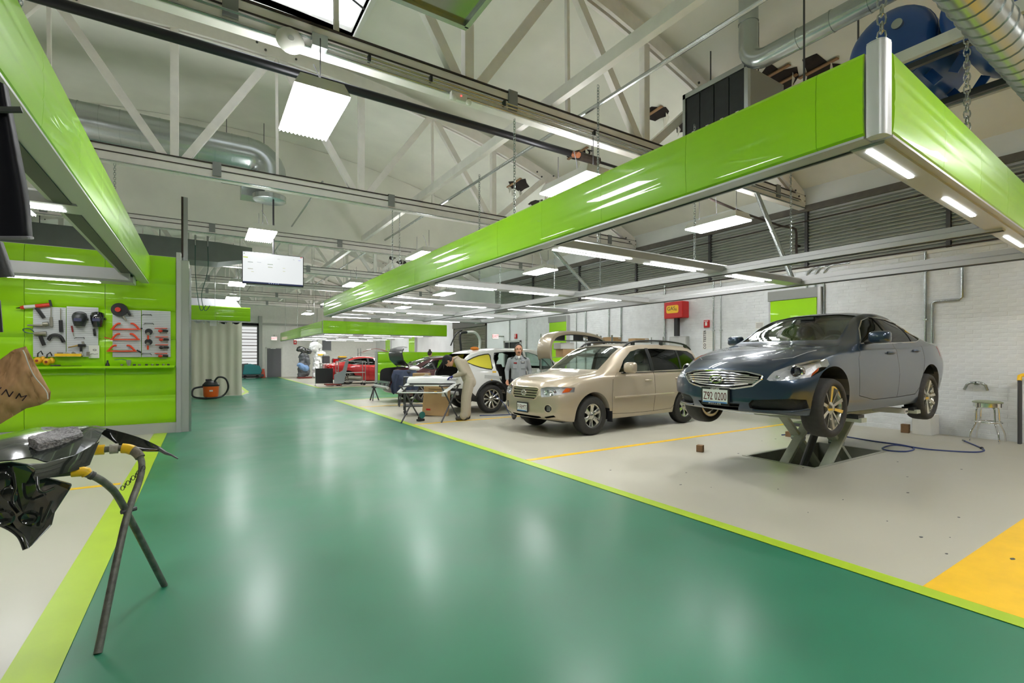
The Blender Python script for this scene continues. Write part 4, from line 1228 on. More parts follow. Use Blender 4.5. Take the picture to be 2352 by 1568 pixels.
    for x in (.86, 3.70):
        add_wheel(t, 'sedan', x, -.762, .25, False, steer=.0, spin=.25 if x < 1 else .5)
        add_wheel(t, 'sedan', x, .762, .25, True)
    # underside and a jack pad
    MB().box(.9,-.55,.13,3.8,.55,.19).obj('underbody', M_BLACK, t)
    # tail lamps
    for sg in (-1, 1):
        pl = [(sg*.83,.98),(sg*.62,.96),(sg*.60,.86),(sg*.84,.80)]
        car.piece(car.fprism(pl if sg > 0 else pl[::-1], 4.2, 5.2), -.003, .004, M_REDL, 'tail_lamp', t)
    for a in ((.0,0),): pass
    return t
sedan = build_sedan()
# ------------------------------------------------------------------ beige sport utility car
def suv_tabs(kx=1.0, kz=1.0, tail=None):
    T = dict(
      zb=[(0,.32),(.25,.27),(.9,.25),(3.8,.26),(4.3,.33),(4.7,.42)],
      ws=[(0,.76),(.3,.84),(.92,.86),(3.7,.86),(4.4,.83),(4.7,.76)],
      wm=[(0,.82),(.3,.88),(.92,.912),(1.5,.895),(3,.895),(3.7,.912),(4.4,.885),(4.7,.82)],
      zm=[(0,.58),(.5,.68),(.92,.74),(1.6,.70),(3.7,.76),(4.7,.78)],
      wc=[(0,.74),(.3,.82),(.7,.855),(1.2,.865),(2,.865),(3.7,.86),(4.4,.83),(4.7,.77)],
      zc=[(0,.86),(.3,.945),(.7,1.015),(1.2,1.06),(2,1.08),(3,1.095),(4.3,1.115),(4.7,1.08)],
      wt=[(0,.62),(.4,.70),(1.0,.74),(1.2,.74),(1.5,.71),(1.9,.665),(2.3,.645),(3,.64),(4.2,.625),(4.45,.62),(4.7,.62)],
      zt=[(0,.90),(.15,.975),(.4,1.025),(.9,1.08),(1.15,1.115),(1.4,1.26),(1.75,1.475),(2.05,1.595),(2.4,1.635),(3.2,1.645),(4.0,1.615),(4.3,1.565),(4.5,1.40),(4.62,1.2),(4.7,1.1)],
      zr=[(0,.915),(.12,1.0),(.4,1.075),(.9,1.135),(1.15,1.17),(1.4,1.315),(1.75,1.535),(2.05,1.66),(2.4,1.70),(3.2,1.712),(4.0,1.685),(4.3,1.635),(4.5,1.46),(4.62,1.24),(4.7,1.12)])
    if tail: T.update(tail)
    return {k: [(x*kx, (v*kz if k[0] == 'z' else v)) for x, v in tb] for k, tb in T.items()}
SUV = dict(L=4.70, W=.912, tab=suv_tabs(), bow_f=(.24,2.6,.95), bow_r=(.16,2.4,.8), re=.08,
           nose=lambda z: .28*max(0,z-.72) + .35*max(0,.42-z), tail=lambda z: .2*max(0,.55-z))
SUV_DLO = [(1.64,1.125),(2.6,1.135),(4.1,1.16),(4.30,1.22),(4.22,1.47),(4.05,1.545),(3.0,1.59),(2.4,1.58),(2.12,1.52),(1.85,1.35)]
def suv_common(car, ax=(.92,3.70), Ra=.43, az=.355, dlo=SUV_DLO, kz=1.0, kx=1.0):
    for a in ax:
        for sg in (-1, 1): car.cut(MB().cyl((a, sg*.60, az), (a, sg*1.3, az), Ra, n=48))
    car.cuts.append(car.boolean(car.offset(.055), [(car.sprism([(1.35*kx,.5),(4.45*kx,.5),(4.6*kx,.9),(4.6*kx,1.9),(1.0,1.9),(1.15*kx,1.05*kz)], -.9, .9).mesh('c', []), 'INTERSECT')]))
    for sg in (-1, 1): car.cut(car.sprism(dlo, .30, 1.3, sg))
    ws = [(y, z*kz) for y, z in [(-.68,1.175),(.68,1.175),(.64,1.40),(.585,1.58),(.33,1.635),(-.33,1.635),(-.585,1.58),(-.64,1.40)]]
    car.WS = car.fprism(ws, 1.0, 2.4*kx); car.cut(car.fprism(ws, 1.0, 2.4*kx))
def tube_on(car, outline, r, mt, name, t, dx=0.0, sub=4, closed=True):
    pts = []
    seq = list(zip(outline, outline[1:]+(outline[:1] if closed else [])))
    for a, b in seq:
        for k in range(sub):
            y = a[0]+(b[0]-a[0])*k/sub; z = a[1]+(b[1]-a[1])*k/sub; pts.append((car.front(y, z)+dx, y, z))
    if not closed: pts.append((car.front(*outline[-1])+dx, *outline[-1]))
    return MB().tube(pts, r, 6, closed=closed).obj(name, mt, t, smooth=50)
def build_suv():
    car = Car(SUV)
    t = thing('suv_car', 'beige-gold sport utility car with black roof rails', 'car', (4.98, 7.37, 0), .055)
    paint = car_paint('gold_beige_metallic', srgb(184,170,148), metal=.4)
    suv_common(car)
    car.seam_side([(1.42,.36),(1.40,.7),(1.44,1.0),(1.60,1.12)]); car.seam_side([(2.62,.33),(2.66,.7),(2.65,1.13)])
    car.seam_side([(3.28,.42),(3.42,.72),(3.60,.86),(3.66,1.13)]); car.seam_side([(1.42,.36),(2.0,.335),(2.62,.335),(3.2,.35),(3.28,.42)])
    hood = [(.26,-.0),(.28,-.3),(.34,-.5),(.55,-.64),(.9,-.72),(1.15,-.74)]
    car.seam_top(hood); car.seam_top([(x,-y) for x, y in hood])
    grille = [(-.38,.84),(-.36,.70),(-.30,.655),(.30,.655),(.36,.70),(.38,.84),(.33,.865),(-.33,.865)]
    car.pocket(grille, -.3, .5, .06)
    hl = [(-.86,.80),(-.80,.765),(-.60,.715),(-.47,.705),(-.45,.74),(-.42,.86),(-.52,.885),(-.72,.895),(-.85,.88)]
    both_pocket(car, hl, -.3, .72, .07)
    low = [(-.42,.335),(-.30,.315),(.30,.315),(.42,.335),(.40,.36),(-.40,.36)]
    car.pocket(low, -.3, .5, .06)
    corner = [(-.72,.37),(-.52,.33),(-.50,.355),(-.70,.40)]
    both_pocket(car, corner, -.3, .5, .05)
    fog = [(-.60+.075*math.cos(a), .51+.07*math.sin(a)) for a in [2*PI*i/20 for i in range(20)]]
    both_pocket(car, fog, -.3, .5, .05)
    rb = [(y, z) for y, z in [(-.60,1.20),(.60,1.20),(.54,1.50),(-.54,1.50)]]
    car.cut(car.fprism(rb, 4.1, 5.2))
    inhl = lambda c: c.x < .74 and .68 < c.z < .92 and abs(c.y) > .40
    incab = lambda c: 1.0 < c.x < 4.62 and c.z > .48 and abs(c.y) < .85
    car.body(t, paint, M_DARKIN, [(inhl, 2), (incab, 3)], [M_REFL, mat('interior_beige', srgb(176,168,152), .85)])
    car.piece(car.WS, .008, .013, M_GLASS, 'windshield', t)
    car.piece(car.fprism(rb, 4.1, 5.2), .008, .013, M_TINT, 'rear_window', t)
    for sg in (-1, 1):
        car.piece(car.sprism([(1.64,1.125),(2.60,1.135),(2.60,1.583),(2.4,1.58),(2.12,1.52),(1.85,1.35)], .3, 1.3, sg), .008, .013, M_GLASS, 'side_window', t)
        car.piece(car.sprism([(2.69,1.136),(3.58,1.15),(3.60,1.565),(3.0,1.59),(2.69,1.585)], .3, 1.3, sg), .008, .013, M_TINT, 'side_window', t)
        car.piece(car.sprism([(3.63,1.15),(4.1,1.16),(4.30,1.22),(4.22,1.47),(4.05,1.545),(3.65,1.563)], .3, 1.3, sg), .008, .013, M_TINT, 'quarter_window', t)
        car.piece(car.sprism([(2.595,1.13),(2.695,1.13),(2.695,1.595),(2.595,1.595)], .3, 1.3, sg), -.001, .02, M_BLACK, 'pillar', t)
        car.piece(car.sprism([(3.575,1.145),(3.635,1.145),(3.655,1.57),(3.595,1.57)], .3, 1.3, sg), .002, .02, M_BLACK, 'pillar', t)
        # body-side moulding
        P = []
        pts = [(x, car.side(x, .665, sg)+sg*.004, .665) for x in [1.45+.1*i for i in range(19)]]
        MB().tube(pts, .022, 6).obj('side_moulding', paint, t, smooth=50)
        MB().tube([(x, car.side(x,1.105,sg)+sg*.001, 1.108+.018*(x-1.7)/2.5) for x in [1.7+.2*i for i in range(13)]], .009, 5).obj('belt_strip', M_BLACK, t)
        # roof rail
        rp = [(2.05,.0),(2.2,.055),(2.5,.075),(3.2,.08),(3.9,.065),(4.15,.03),(4.25,-.01)]
        pts = [(x, sg*.615, car.top(x, sg*.615)+dz) for x, dz in rp]
        pts = [(2.02, sg*.62, car.top(2.02, sg*.62)-.01)] + pts
        MB().tube(catmull(pts, 3), .019, 8).obj('roof_rail', M_BLACK, t, smooth=50)
        for x in (2.3, 3.2, 4.05): MB().cbox((x, sg*.615, car.top(x, sg*.615)+.025), (.09,.03,.07)).obj('rail_foot', M_BLACK, t)
        pl = hl if sg < 0 else mirror_y(hl)
        L = car.piece(car.fprism(pl, -.3, .72), .001, .005, M_LENS, 'headlight', t)
        for yy, rr in ((.52,.05),(.64,.062)):
            xf = car.front(sg*yy, .79)
            MB().lathe([(0,.0),(rr*.4,.0),(rr*.8,-.025),(rr,-.05),(rr*1.04,-.05),(rr*.85,.01),(0,.02)], 20, (xf+.075, sg*yy, .79), 'x').obj('reflector_bowl', M_CHROME, L, smooth=40)
        am = [(sg*.785,.79),(sg*.82,.80),(sg*.825,.86),(sg*.79,.87)]
        car.piece(car.fprism(am if sg > 0 else am[::-1], -.3, .70), .006, .02, M_AMBER, 'amber_lamp', L)
        fo = fog if sg < 0 else mirror_y(fog)
        F = car.piece(car.fprism(fo, -.3, .5), .035, .045, M_BLACK, 'fog_lamp', t)
        for k in range(4):
            z = .475+k*.023; MB().tube([(car.front(sg*.6,z)+.02, sg*(.6-.05), z), (car.front(sg*.6,z)+.02, sg*(.6+.05), z)], .005, 5).obj('fog_slat', M_GREY, F)
        tube_on(car, fo, .008, paint, 'fog_rim', t, .004, 1)
        MB().box(1.32,sg*.86-.1,.22,1.335,sg*.86+.02,.42).obj('mud_flap', M_BLACK, t)
    g = car.piece(car.fprism(grille, -.3, .5), .05, .058, M_BLACK, 'grille_back', t)
    for k in range(4):
        z = .70+k*.045
        pts = [(car.front(u*.365, z)+.02, u*.365, z) for u in [-1+i/6 for i in range(13)]]
        b = MB()
        for a, c in zip(pts[:-1], pts[1:]): b.bar(a, c, .022, .028)
        b.obj('grille_bar', mat('grille_silver', srgb(186,172,148), .28, .7), t, smooth=40)
    tube_on(car, grille, .014, mat('grille_silver'), 'grille_surround', t, .004)
    x0 = car.front(0,.765)-.004
    em = MB().tube([(x0, .068*math.cos(a), .765+.046*math.sin(a)) for a in [2*PI*i/24 for i in range(24)]], .009, 6, closed=True).obj('emblem', M_CHROME, t, smooth=50)
    MB().tube([(x0, .026*math.cos(a), .765+.044*math.sin(a)) for a in [2*PI*i/20 for i in range(20)]], .006, 6, closed=True).obj('emblem_ring', M_CHROME, em, smooth=50)
    MB().tube([(x0, .055*math.cos(a), .782+.018*math.sin(a)) for a in [2*PI*i/20 for i in range(20)]], .006, 6, closed=True).obj('emblem_ring', M_CHROME, em, smooth=50)
    car.piece(car.fprism(low, -.3, .5), .045, .055, M_BLACK, 'lower_intake', t)
    plate(t, car.front(0,.52)-.02, 0, .50, 'P FRMTS', sz=(.30,.15))
    for x, z in ((2.45,.955),(3.42,.97)): handle(t, car, x, z, paint)
    mirror(t, car, 1.80, 1.12, paint, .25, .21, .2)
    add_seats(t, 2.1, 3.0, .55, mat('seat_grey', srgb(128,124,112), .85))
    MB().box(1.3,-.68,.9,1.7,.68,1.1).obj('dashboard', M_TRIM, t, bevel=.05)
    MB().tube([(1.9+.07*math.sin(a), -.36+.19*math.cos(a), 1.09+.18*math.sin(a)) for a in [2*PI*i/20 for i in range(20)]], .016, 6, closed=True).obj('steering_wheel', M_BLACK, t, smooth=50)
    MB().box(1.42,-.3,1.105,1.6,.3,1.112).obj('paper', M_WHITE, t)
    MB().box(1.92,-.11,1.5,1.95,.11,1.56).obj('rear_view_mirror', M_BLACK, t)
    wheel_mesh('suv', .355, .215, .225, 6, 'broad')
    for x in (.92, 3.70):
        add_wheel(t, 'suv', x, -.775, .355, False, spin=.1); add_wheel(t, 'suv', x, .775, .355, True, spin=.3)
    MB().box(.5,-.5,.22,4.1,.5,.3).obj('underbody', M_BLACK, t)
    return t
suv = build_suv()

# ------------------------------------------------------------------ white crossover, rear to the aisle
WKX = 4.53/4.70; WKZ = .975
WDLO_F = [(1.62,1.10),(2.42,1.12),(2.42,1.545),(2.30,1.54),(2.05,1.47),(1.80,1.31)]
WDOOR = [(2.50,.42),(3.02,.42),(3.20,.62),(3.34,.86),(3.42,1.12),(3.44,1.36),(3.38,1.51),(3.0,1.548),(2.50,1.55)]
WQ = [(3.53,1.13),(3.56,1.10),(3.70,1.115),(3.88,1.155),(4.04,1.205),(4.17,1.265),(4.20,1.295),(4.12,1.345),(4.0,1.40),(3.85,1.448),(3.68,1.48),(3.56,1.49),(3.53,1.46)]
def build_crossover():
    sp = dict(SUV); sp = dict(L=4.53, W=.912, tab=suv_tabs(WKX, WKZ, dict(
        zr=[(0,.90),(.12,.98),(.4,1.06),(.9,1.13),(1.15,1.175),(1.4,1.315),(1.75,1.535),(2.05,1.66),(2.4,1.70),(3.2,1.70),(3.8,1.655),(4.2,1.57),(4.4,1.46),(4.58,1.22),(4.7,1.1)],
        zt=[(0,.88),(.15,.96),(.4,1.01),(.9,1.07),(1.15,1.12),(1.4,1.26),(1.75,1.475),(2.05,1.595),(2.4,1.635),(3.2,1.635),(3.8,1.585),(4.2,1.50),(4.4,1.39),(4.58,1.18),(4.7,1.07)])),
        bow_f=(.26,2.6,.95), bow_r=(.2,2.2,.9), re=.08, nose=SUV['nose'], tail=SUV['tail'])
    car = Car(sp)
    t = thing('crossover_car', 'white crossover with open rear door hole and yellow-papered quarter window', 'car', (9.72, 11.48, 0), PI+.02)
    paint = mat('white_car_paint', srgb(228,229,226), .3, coat=1.0, coat_rough=.02)
    suv_common(car, (.90,3.57), .44, .355, WDLO_F, WKZ, WKX)
    for sg in (-1, 1):
        car.cut(car.sprism(WDOOR, .45, 1.3, sg)); car.cut(car.sprism(WQ, .4, 1.3, sg))
    tail = [(-.58,.66),(.58,.66),(.62,.95),(.60,1.25),(.54,1.50),(-.54,1.50),(-.60,1.25),(-.62,.95)]
    car.cut(car.fprism(tail, 3.9, 5.2))
    car.seam_side([(1.40,.36),(1.38,.7),(1.42,1.0),(1.58,1.10)])
    lowb = lambda c: c.z < .50
    car.body(t, paint, M_DARKIN, [(lambda c: 1.0 < c.x < 4.5 and c.z < .62 and abs(c.y) < .84 and c.z > .45, 2)], [mat('carpet_beige', srgb(150,140,122), .9)])
    car.piece(car.WS, .008, .013, M_GLASS, 'windshield', t)
    for sg in (-1, 1):
        car.piece(car.sprism(WDLO_F, .3, 1.3, sg), .008, .013, M_GLASS, 'side_window', t)
        q = car.piece(car.sprism(WQ, .3, 1.3, sg), .006, .012, mat('yellow_paper', srgb(238,226,70), .7, bump=.6, bscale=8), 'papered_window', t)
        tube = [(x, car.side(x, z, sg)+sg*.001, z) for x, z in WQ]
        MB().tube(tube, .014, 6, closed=True).obj('window_seal', M_BLACK, t)
        tube = [(x, car.side(x, z, sg)-sg*.004, z) for x, z in WDOOR]
        MB().tube(tube, .016, 6, closed=True).obj('door_seal', M_BLACK, t)
        # dark arch lip and sill cladding
        pts = [(3.57+.45*math.cos(a), car.side(3.57+.45*math.cos(a), .355+.45*math.sin(a), sg)+sg*.004, .355+.45*math.sin(a)) for a in [.1+ (PI-.2)*i/16 for i in range(17)]]
        MB().tube(pts, .03, 6).obj('arch_cladding', mat('cladding', srgb(34,34,34), .6), t, smooth=50)
        car.piece(car.sprism([(1.36,.26),(3.1,.26),(3.1,.40),(1.36,.40)], .3, 1.3, sg), -.006, .02, mat('cladding'), 'sill_cladding', t)
        rl = [(sg*.83,1.06),(sg*.70,1.06),(sg*.66,1.22),(sg*.59,1.48),(sg*.625,1.49),(sg*.745,1.24)]
        car.piece(car.fprism(rl if sg > 0 else rl[::-1], 4.22, 5.2), -.004, .01, M_REDL, 'tail_lamp', t)
        rv = [(sg*.84,.92),(sg*.64,.92),(sg*.66,1.05),(sg*.86,1.05)]
        car.piece(car.fprism(rv if sg > 0 else rv[::-1], 4.25, 5.2), -.002, .01, M_CHROME, 'lamp_socket', t)
    blk = [(-.86,.30),(.86,.30),(.86,.64),(-.86,.64)]
    car.piece(car.fprism(blk, 4.0, 5.2), -.004, .02, mat('cladding'), 'bumper_core', t)
    MB().tube([(car.rear(u*.7,.52)+.03, u*.7, .52) for u in (-1,-.5,0,.5,1)], .05, 8).obj('crash_beam', M_GREY, t, smooth=50)
    for u in (-.5,-.2,.3,.55): MB().cbox((car.rear(u,.5)+.03, u, .45), (.06,.12,.07)).obj('bracket', M_GALV, t)
    # tape marks
    for x, z, w, h in ((3.50,1.035,.11,.035),(3.6,.84,.03,.03)):
        for sg in (1,):
            y = car.side(x, z, sg); MB().cbox((x, y+.003*sg, z), (w,.004,h)).obj('tape', M_YEL, t)
    y = car.side(3.55,.9,1); MB().cbox((3.55, y+.004, .90), (.5,.004,.09), Matrix.Rotation(-.1,4,'Y')).obj('filler_patch', mat('filler_grey', srgb(196,198,196), .7), t)
    add_seats(t, 2.0, 2.85, .52, mat('seat_black', srgb(48,46,42), .85))
    MB().box(1.25,-.66,.85,1.6,.66,1.06).obj('dashboard', M_DARKIN, t, bevel=.05)
    MB().sphere((3.75,.3,car.top(3.75,.3)+.04),(.13,.06,.05),10,6).obj('roof_rag', mat('amber_rag', srgb(220,130,30), .7), t, smooth=60)
    wheel_mesh('crossover', .355, .245, .225, 10, 'twist')
    for x in (.90, 3.57):
        add_wheel(t, 'crossover', x, .775, .355, True, spin=.1); add_wheel(t, 'crossover', x, -.775, .355, False, spin=.3)
    # open front door, swung out on the near side
    d = thing('front_door', None, None); 
    bpy.data.objects.remove(d)
    P = [[(0, 0, .36), (0, 0, 1.1)], [(.55, .03, .34), (.55, .03, 1.1)], [(1.05, 0, .36), (1.05, 0, 1.1)]]
    dr = MB().grid(P, (0, -.07, 0)).obj('open_door', paint, t, bevel=.01)
    dr.location = (1.42, .90, 0); dr.rotation_euler = (0, 0, .38)
    pane = [(.2,0,1.1),(1.02,0,1.1),(1.0,0,1.50),(.75,0,1.52),(.5,0,1.42)]
    MB().prism(pane, (0,-.006,0)).obj('door_glass', glass('green_glass',(.62,.78,.72)), dr)
    MB().tube(pane, .018, 6, closed=True).obj('door_frame', M_BLACK, dr)
    mm = MB().sphere((.2,.14,1.12),(.07,.11,.075),14,10).obj('door_mirror', paint, dr, smooth=60)
    return t
crossover = build_crossover()

# ------------------------------------------------------------------ dark maroon sedan with its trunk lid up, and a far red car
def build_plain_sedan(lab, col, loc, rz, trunk=False, tint=M_TINT):
    car = Car(SEDAN)
    t = thing('sedan_car', lab, 'car', loc, rz)
    paint = car_paint('paint_%d' % len(MATS), col, metal=.35)
    sedan_common(car)
    car.seam_side([(1.50,.36),(1.47,.6),(1.50,.8),(1.62,.935),(1.70,.98)]); car.seam_side([(2.60,.30),(2.63,.6),(2.62,.99)])
    car.seam_side([(3.36,.42),(3.42,.62),(3.50,.80),(3.52,.98)])
    if trunk:
        car.cut(car.sprism([(4.08,1.6),(4.16,1.06),(4.14,.55),(4.66,.55),(4.66,.66),(5.2,.66),(5.2,1.6)], -.58, .58, -1))
    car.body(t, paint, M_DARKIN, [], [])
    sedan_glass(t, car, tint if not trunk else M_GLASS)
    wheel_mesh('sedan', .33, .245, .235, 5, 'split')
    for x in (.86, 3.70):
        add_wheel(t, 'sedan', x, -.762, .33, False); add_wheel(t, 'sedan', x, .762, .33, True)
    MB().box(.9,-.55,.13,3.8,.55,.19).obj('underbody', M_BLACK, t)
    for x, z in ((2.42,.87),(3.25,.90)): handle(t, car, x, z, paint)
    mirror(t, car, 1.86, .99, paint, .2, .14, .14)
    add_seats(t, 2.1, 3.0, .34, M_DARKIN)
    for sg in (-1, 1):
        pl = [(sg*.83,.98),(sg*.62,.96),(sg*.60,.86),(sg*.84,.80)]
        car.piece(car.fprism(pl if sg > 0 else pl[::-1], 4.2, 5.2), -.003, .004, M_REDL, 'tail_lamp', t)
    if trunk:
        # raised lid: curved panel with inner ribs, hinged at the rear window
        P = []
        for i in range(9):
            u = i/8; y = -.62+1.24*u
            P.append([(.0, y*.94, 0), (.12+.02*math.cos(y*2), y, .22), (.12, y, .42), (.03, y, .58-.05*y*y), (-.10, y, .60-.08*y*y)])
        lid = MB().grid(P, (.03, 0, .0)).obj('trunk_lid', mat('lid_black', srgb(26,22,22), .5, coat=.3), t, smooth=60)
        lid.location = (4.12, 0, 1.14); lid.rotation_euler = (0, .25, 0)
        for s in (-1, 1):
            MB().tube([(-.05, s*.5, -.1), (.02, s*.52, 0), (.04, s*.45, .12)], .015, 6).obj('hinge_arm', M_BLACK, lid)
        MB().tube([(.06+.0, .5*math.cos(a), .04+.14*math.sin(a)) for a in [PI*i/12 for i in range(13)]], .02, 6).obj('lid_rib', M_DARKGREY, lid)
        MB().tube([(4.82, u*.66, .48) for u in (-1,-.5,0,.5,1)], .045, 8).obj('crash_beam', M_GREY, t, smooth=50)
        for u in (-.6,-.3,.1,.5): MB().cbox((4.78, u, .56), (.08,.1,.06)).obj('bracket', M_GALV, t)
        MB().box(4.7,-.55,.60,4.76,.55,.66).obj('latch_panel', M_GALV, t)
    return t
build_plain_sedan('dark maroon sedan with its black trunk lid raised and bumper off', srgb(58,14,20), (9.55,14.98,0), PI, True)
build_plain_sedan('shiny red car far off in the second bays', srgb(178,14,18), (10.0,26.2,0), PI)
# ================================================================== lift, wall fittings and things of the right bays
M_LIFT = mat('lift_grey', srgb(172,178,160), .5, noise=.08)
t = thing('scissor_lift', 'grey-green scissor lift standing in the floor pit under the sedan', 'lift', (7.55,3.5,-.42))
MB().box(-.9,-.36,0,.9,-.24,.05).obj('base_rail', M_LIFT, t); MB().box(-.9,.24,0,.9,.36,.05).obj('base_rail', M_LIFT, t)
for y, nm in ((-.26,'near'),(.26,'far')):
    MB().bar((-.72,y,.06),(.42,y,1.02),.05,.13,up=(0,1,0)).obj('scissor_arm', M_LIFT, t, bevel=.006)
    MB().bar((.72,y+.06,.06),(-.42,y+.06,1.02),.05,.13,up=(0,1,0)).obj('scissor_arm', M_LIFT, t, bevel=.006)
    MB().cyl((0,y-.06,.63),(0,y+.12,.63),.04,n=12).obj('pivot', M_GALV, t)
MB().cyl((-.6,0,.1),(-.1,0,.75),.05,n=14).obj('cylinder', M_DARKGREY, t)
MB().box(-.66,-.42,.05,-.54,-.3,.2).obj('valve_block', M_GALV, t)
MB().cyl((-.52,-.44,.1),(-.52,-.36,.1),.045,n=12).obj('foot_pad', mat('rusty'), t)
MB().box(-.95,-.42,1.02,.95,.42,1.09).obj('platform', M_LIFT, t, bevel=.008)
for x in (-.85,.85):
    MB().box(x-.07,-.9,1.05,x+.07,.9,1.1).obj('cross_arm', M_LIFT, t)
    for y in (-.8,.8): MB().box(x-.08,y-.07,1.09,x+.08,y+.07,1.135).obj('rubber_pad', M_BLACK, t)
t = thing('lift_outrigger', 'white square lift outrigger under the sedan beside its rear wheel', 'outrigger', (8.25,2.75,.63))
MB().box(-.05,-.06,0,.05,.5,.07).obj('tube', M_WHITE, t)
MB().box(-.03,-.065,.015,-.012,-.06,.045).obj('hole', M_BLACK, t)
MB().box(.012,-.065,.015,.03,-.06,.045).obj('hole', M_BLACK, t)
# wood blocks
M_WOOD = mat('block_wood', srgb(128,98,66), .8, noise=.2, nscale=14, stretch=(1,1,6))
def block(x, y, rz, sz, lab):
    t = thing('wood_block', lab, 'block', (x,y,.004), rz, 'timber blocks')
    MB().box(-sz[0]/2,-sz[1]/2,0,sz[0]/2,sz[1]/2,sz[2]).obj('timber', M_WOOD, t, bevel=.004)
    MB().cyl((0,-sz[1]/2-.001,sz[2]*.55),(0,-sz[1]/2-.002,sz[2]*.55),.012,n=10).obj('knot', mat('knot',srgb(70,48,30),.8), t)
block(6.26,4.55,.35,(.09,.09,.1),'small wood block alone on the floor in front of the sedan')
block(8.78,4.56,.1,(.11,.09,.09),'wood block on the floor beyond the front wheel, hose passing behind')
block(11.05,3.62,.05,(.09,.12,.16),'wood block leaning at the white wall cabinet')
# blue air hose
def hose(pts, r, m, lab, name='air_hose', fit=True):
    t = thing(name, lab, 'hose', pts[0])
    P_ = catmull([tuple(p) for p in off(pts, pts[0])], 6)
    MB().tube(P_, r, 8).obj('hose_tube', m, t, smooth=60)
    if fit:
        a = Vector(P_[-1]); b = a+(a-Vector(P_[-3])).normalized()*.09
        MB().tube([a,b], r*1.5, 8).obj('coupling', M_GALV, t)
        MB().sphere(tuple(Vector(P_[len(P_)*12//13])), r*2.2, 8, 6).obj('joint', M_BLACK, t)
    return t
M_HOSE = mat('blue_hose', srgb(44,62,120), .45)
z = .012
hose([(8.8,4.7,z),(9.5,4.5,z),(9.56,4.04,z),(9.43,3.5,z),(9.4,3.1,z),(9.18,2.9,z),(8.82,2.88,z),(8.68,3.05,z),(8.86,3.19,z),(9.2,3.12,z+.02),(9.3,2.75,z),(9.55,2.36,z),(9.8,2.27,z),(10.1,2.35,z),(10.72,2.7,z)], .011, M_HOSE, 'blue air hose curled on the floor beside the sedan')
hose([(5.6,10.15,z),(6.2,9.95,z),(6.9,9.9,z),(7.6,9.85,z)], .011, M_HOSE, 'blue hose on the floor beside the white car wheel', fit=False)
hose([(6.35,10.0,z),(6.3,10.25,.3),(6.05,10.62,.62),(5.98,10.6,.7)], .008, M_HOSE, 'blue hose hanging down beside the white car rear wheel', fit=False)
# chrome stool
t = thing('shop_stool', 'chrome stool with pale green round seat by the brick wall', 'stool', (11.05,2.5,.004))
MB().lathe([(0,.64),(.17,.64),(.19,.65),(.19,.665),(.16,.68),(0,.69)],28).obj('seat', mat('seat_green',srgb(150,158,132),.6), t, smooth=40)
MB().lathe([(.172,.58),(.182,.58),(.182,.645),(.172,.645)],28,closed=True).obj('seat_band', M_CHROME, t, smooth=40)
for k in range(4):
    a = PI/4+k*PI/2; c, s = math.cos(a), math.sin(a)
    pr = [(.05,.58),(.12,.575),(.155,.54),(.165,.34),(.19,.26),(.24,.14),(.25,.0)]
    MB().tube([(r*c,r*s,h) for r,h in catmull(pr,3)], .014, 8).obj('leg', M_CHROME, t, smooth=60)
MB().tube([(.185*math.cos(2*PI*i/28),.185*math.sin(2*PI*i/28),.33) for i in range(28)], .013, 8, closed=True).obj('foot_ring', M_CHROME, t, smooth=60)
# white wall cabinet, hook, post
t = thing('wall_cabinet', 'low white cabinet on the floor against the brick wall', 'cabinet', (11.18,3.36,.004))
MB().box(-.2,-.14,0,.2,.14,.36).obj('carcass', M_WHITE, t, bevel=.006); MB().box(-.206,-.13,.03,-.2,.13,.33).obj('door', M_WHITE, t)
t = thing('wall_hook', 'small double metal hook on the brick wall', 'hook', (11.36,2.71,.93))
MB().tube([(0,.16,-.09),(-.02,.12,.0),(-.05,.07,.035),(-.03,.02,.04)], .022, 8).obj('prong', M_GALV, t, smooth=60)
MB().tube([(0,-.14,-.09),(-.02,-.12,.0),(-.05,-.07,.035),(-.03,-.02,.04)], .022, 8).obj('prong', M_GALV, t, smooth=60)
MB().box(-.01,-.03,.0,.03,.03,.06).obj('mount', M_GALV, t)
t = thing('pole_stand', 'slim dark post with yellow taped top at the right edge', 'post', (11.2,2.15,.004))
MB().tube([(-.03,0,0),(-.03,0,1.05)], .022, 8).obj('upright', M_DARKGREY, t); MB().tube([(.03,0,0),(.03,0,1.05)], .022, 8).obj('upright', M_DARKGREY, t)
MB().tube([(-.03,0,1.03),(-.01,0,1.1),(.04,-.03,1.12),(.12,-.1,1.12)], .03, 8).obj('taped_top', M_YEL, t, smooth=60)
t = thing('wheel_dolly', 'dark wheeled jack dolly standing behind the sedan front wheel', 'dolly', (9.6,4.6,.004))
MB().box(-.35,-.2,.13,.4,.2,.19).obj('deck', M_DARKGREY, t)
MB().sphere((.15,0,.3),(.2,.17,.14),14,8).obj('bundle', mat('brown_rag',srgb(66,52,44),.9,bump=.5), t, smooth=60)
MB().box(-.35,-.21,.2,-.1,-.19,.32).obj('bracket', M_WHITE, t)
for x in (-.25,.3):
    for y in (-.2,.2):
        w = MB().lathe([(0,-.02),(.06,-.02),(.075,-.012),(.075,.012),(.06,.02),(0,.02)],20,axis='y').obj('caster', M_BLACK, t, smooth=40); w.location=(x,y,.075)
        MB().lathe([(0,-.024),(.03,-.024),(.03,.024),(0,.024)],14,axis='y').obj('hub', M_GREY, w)
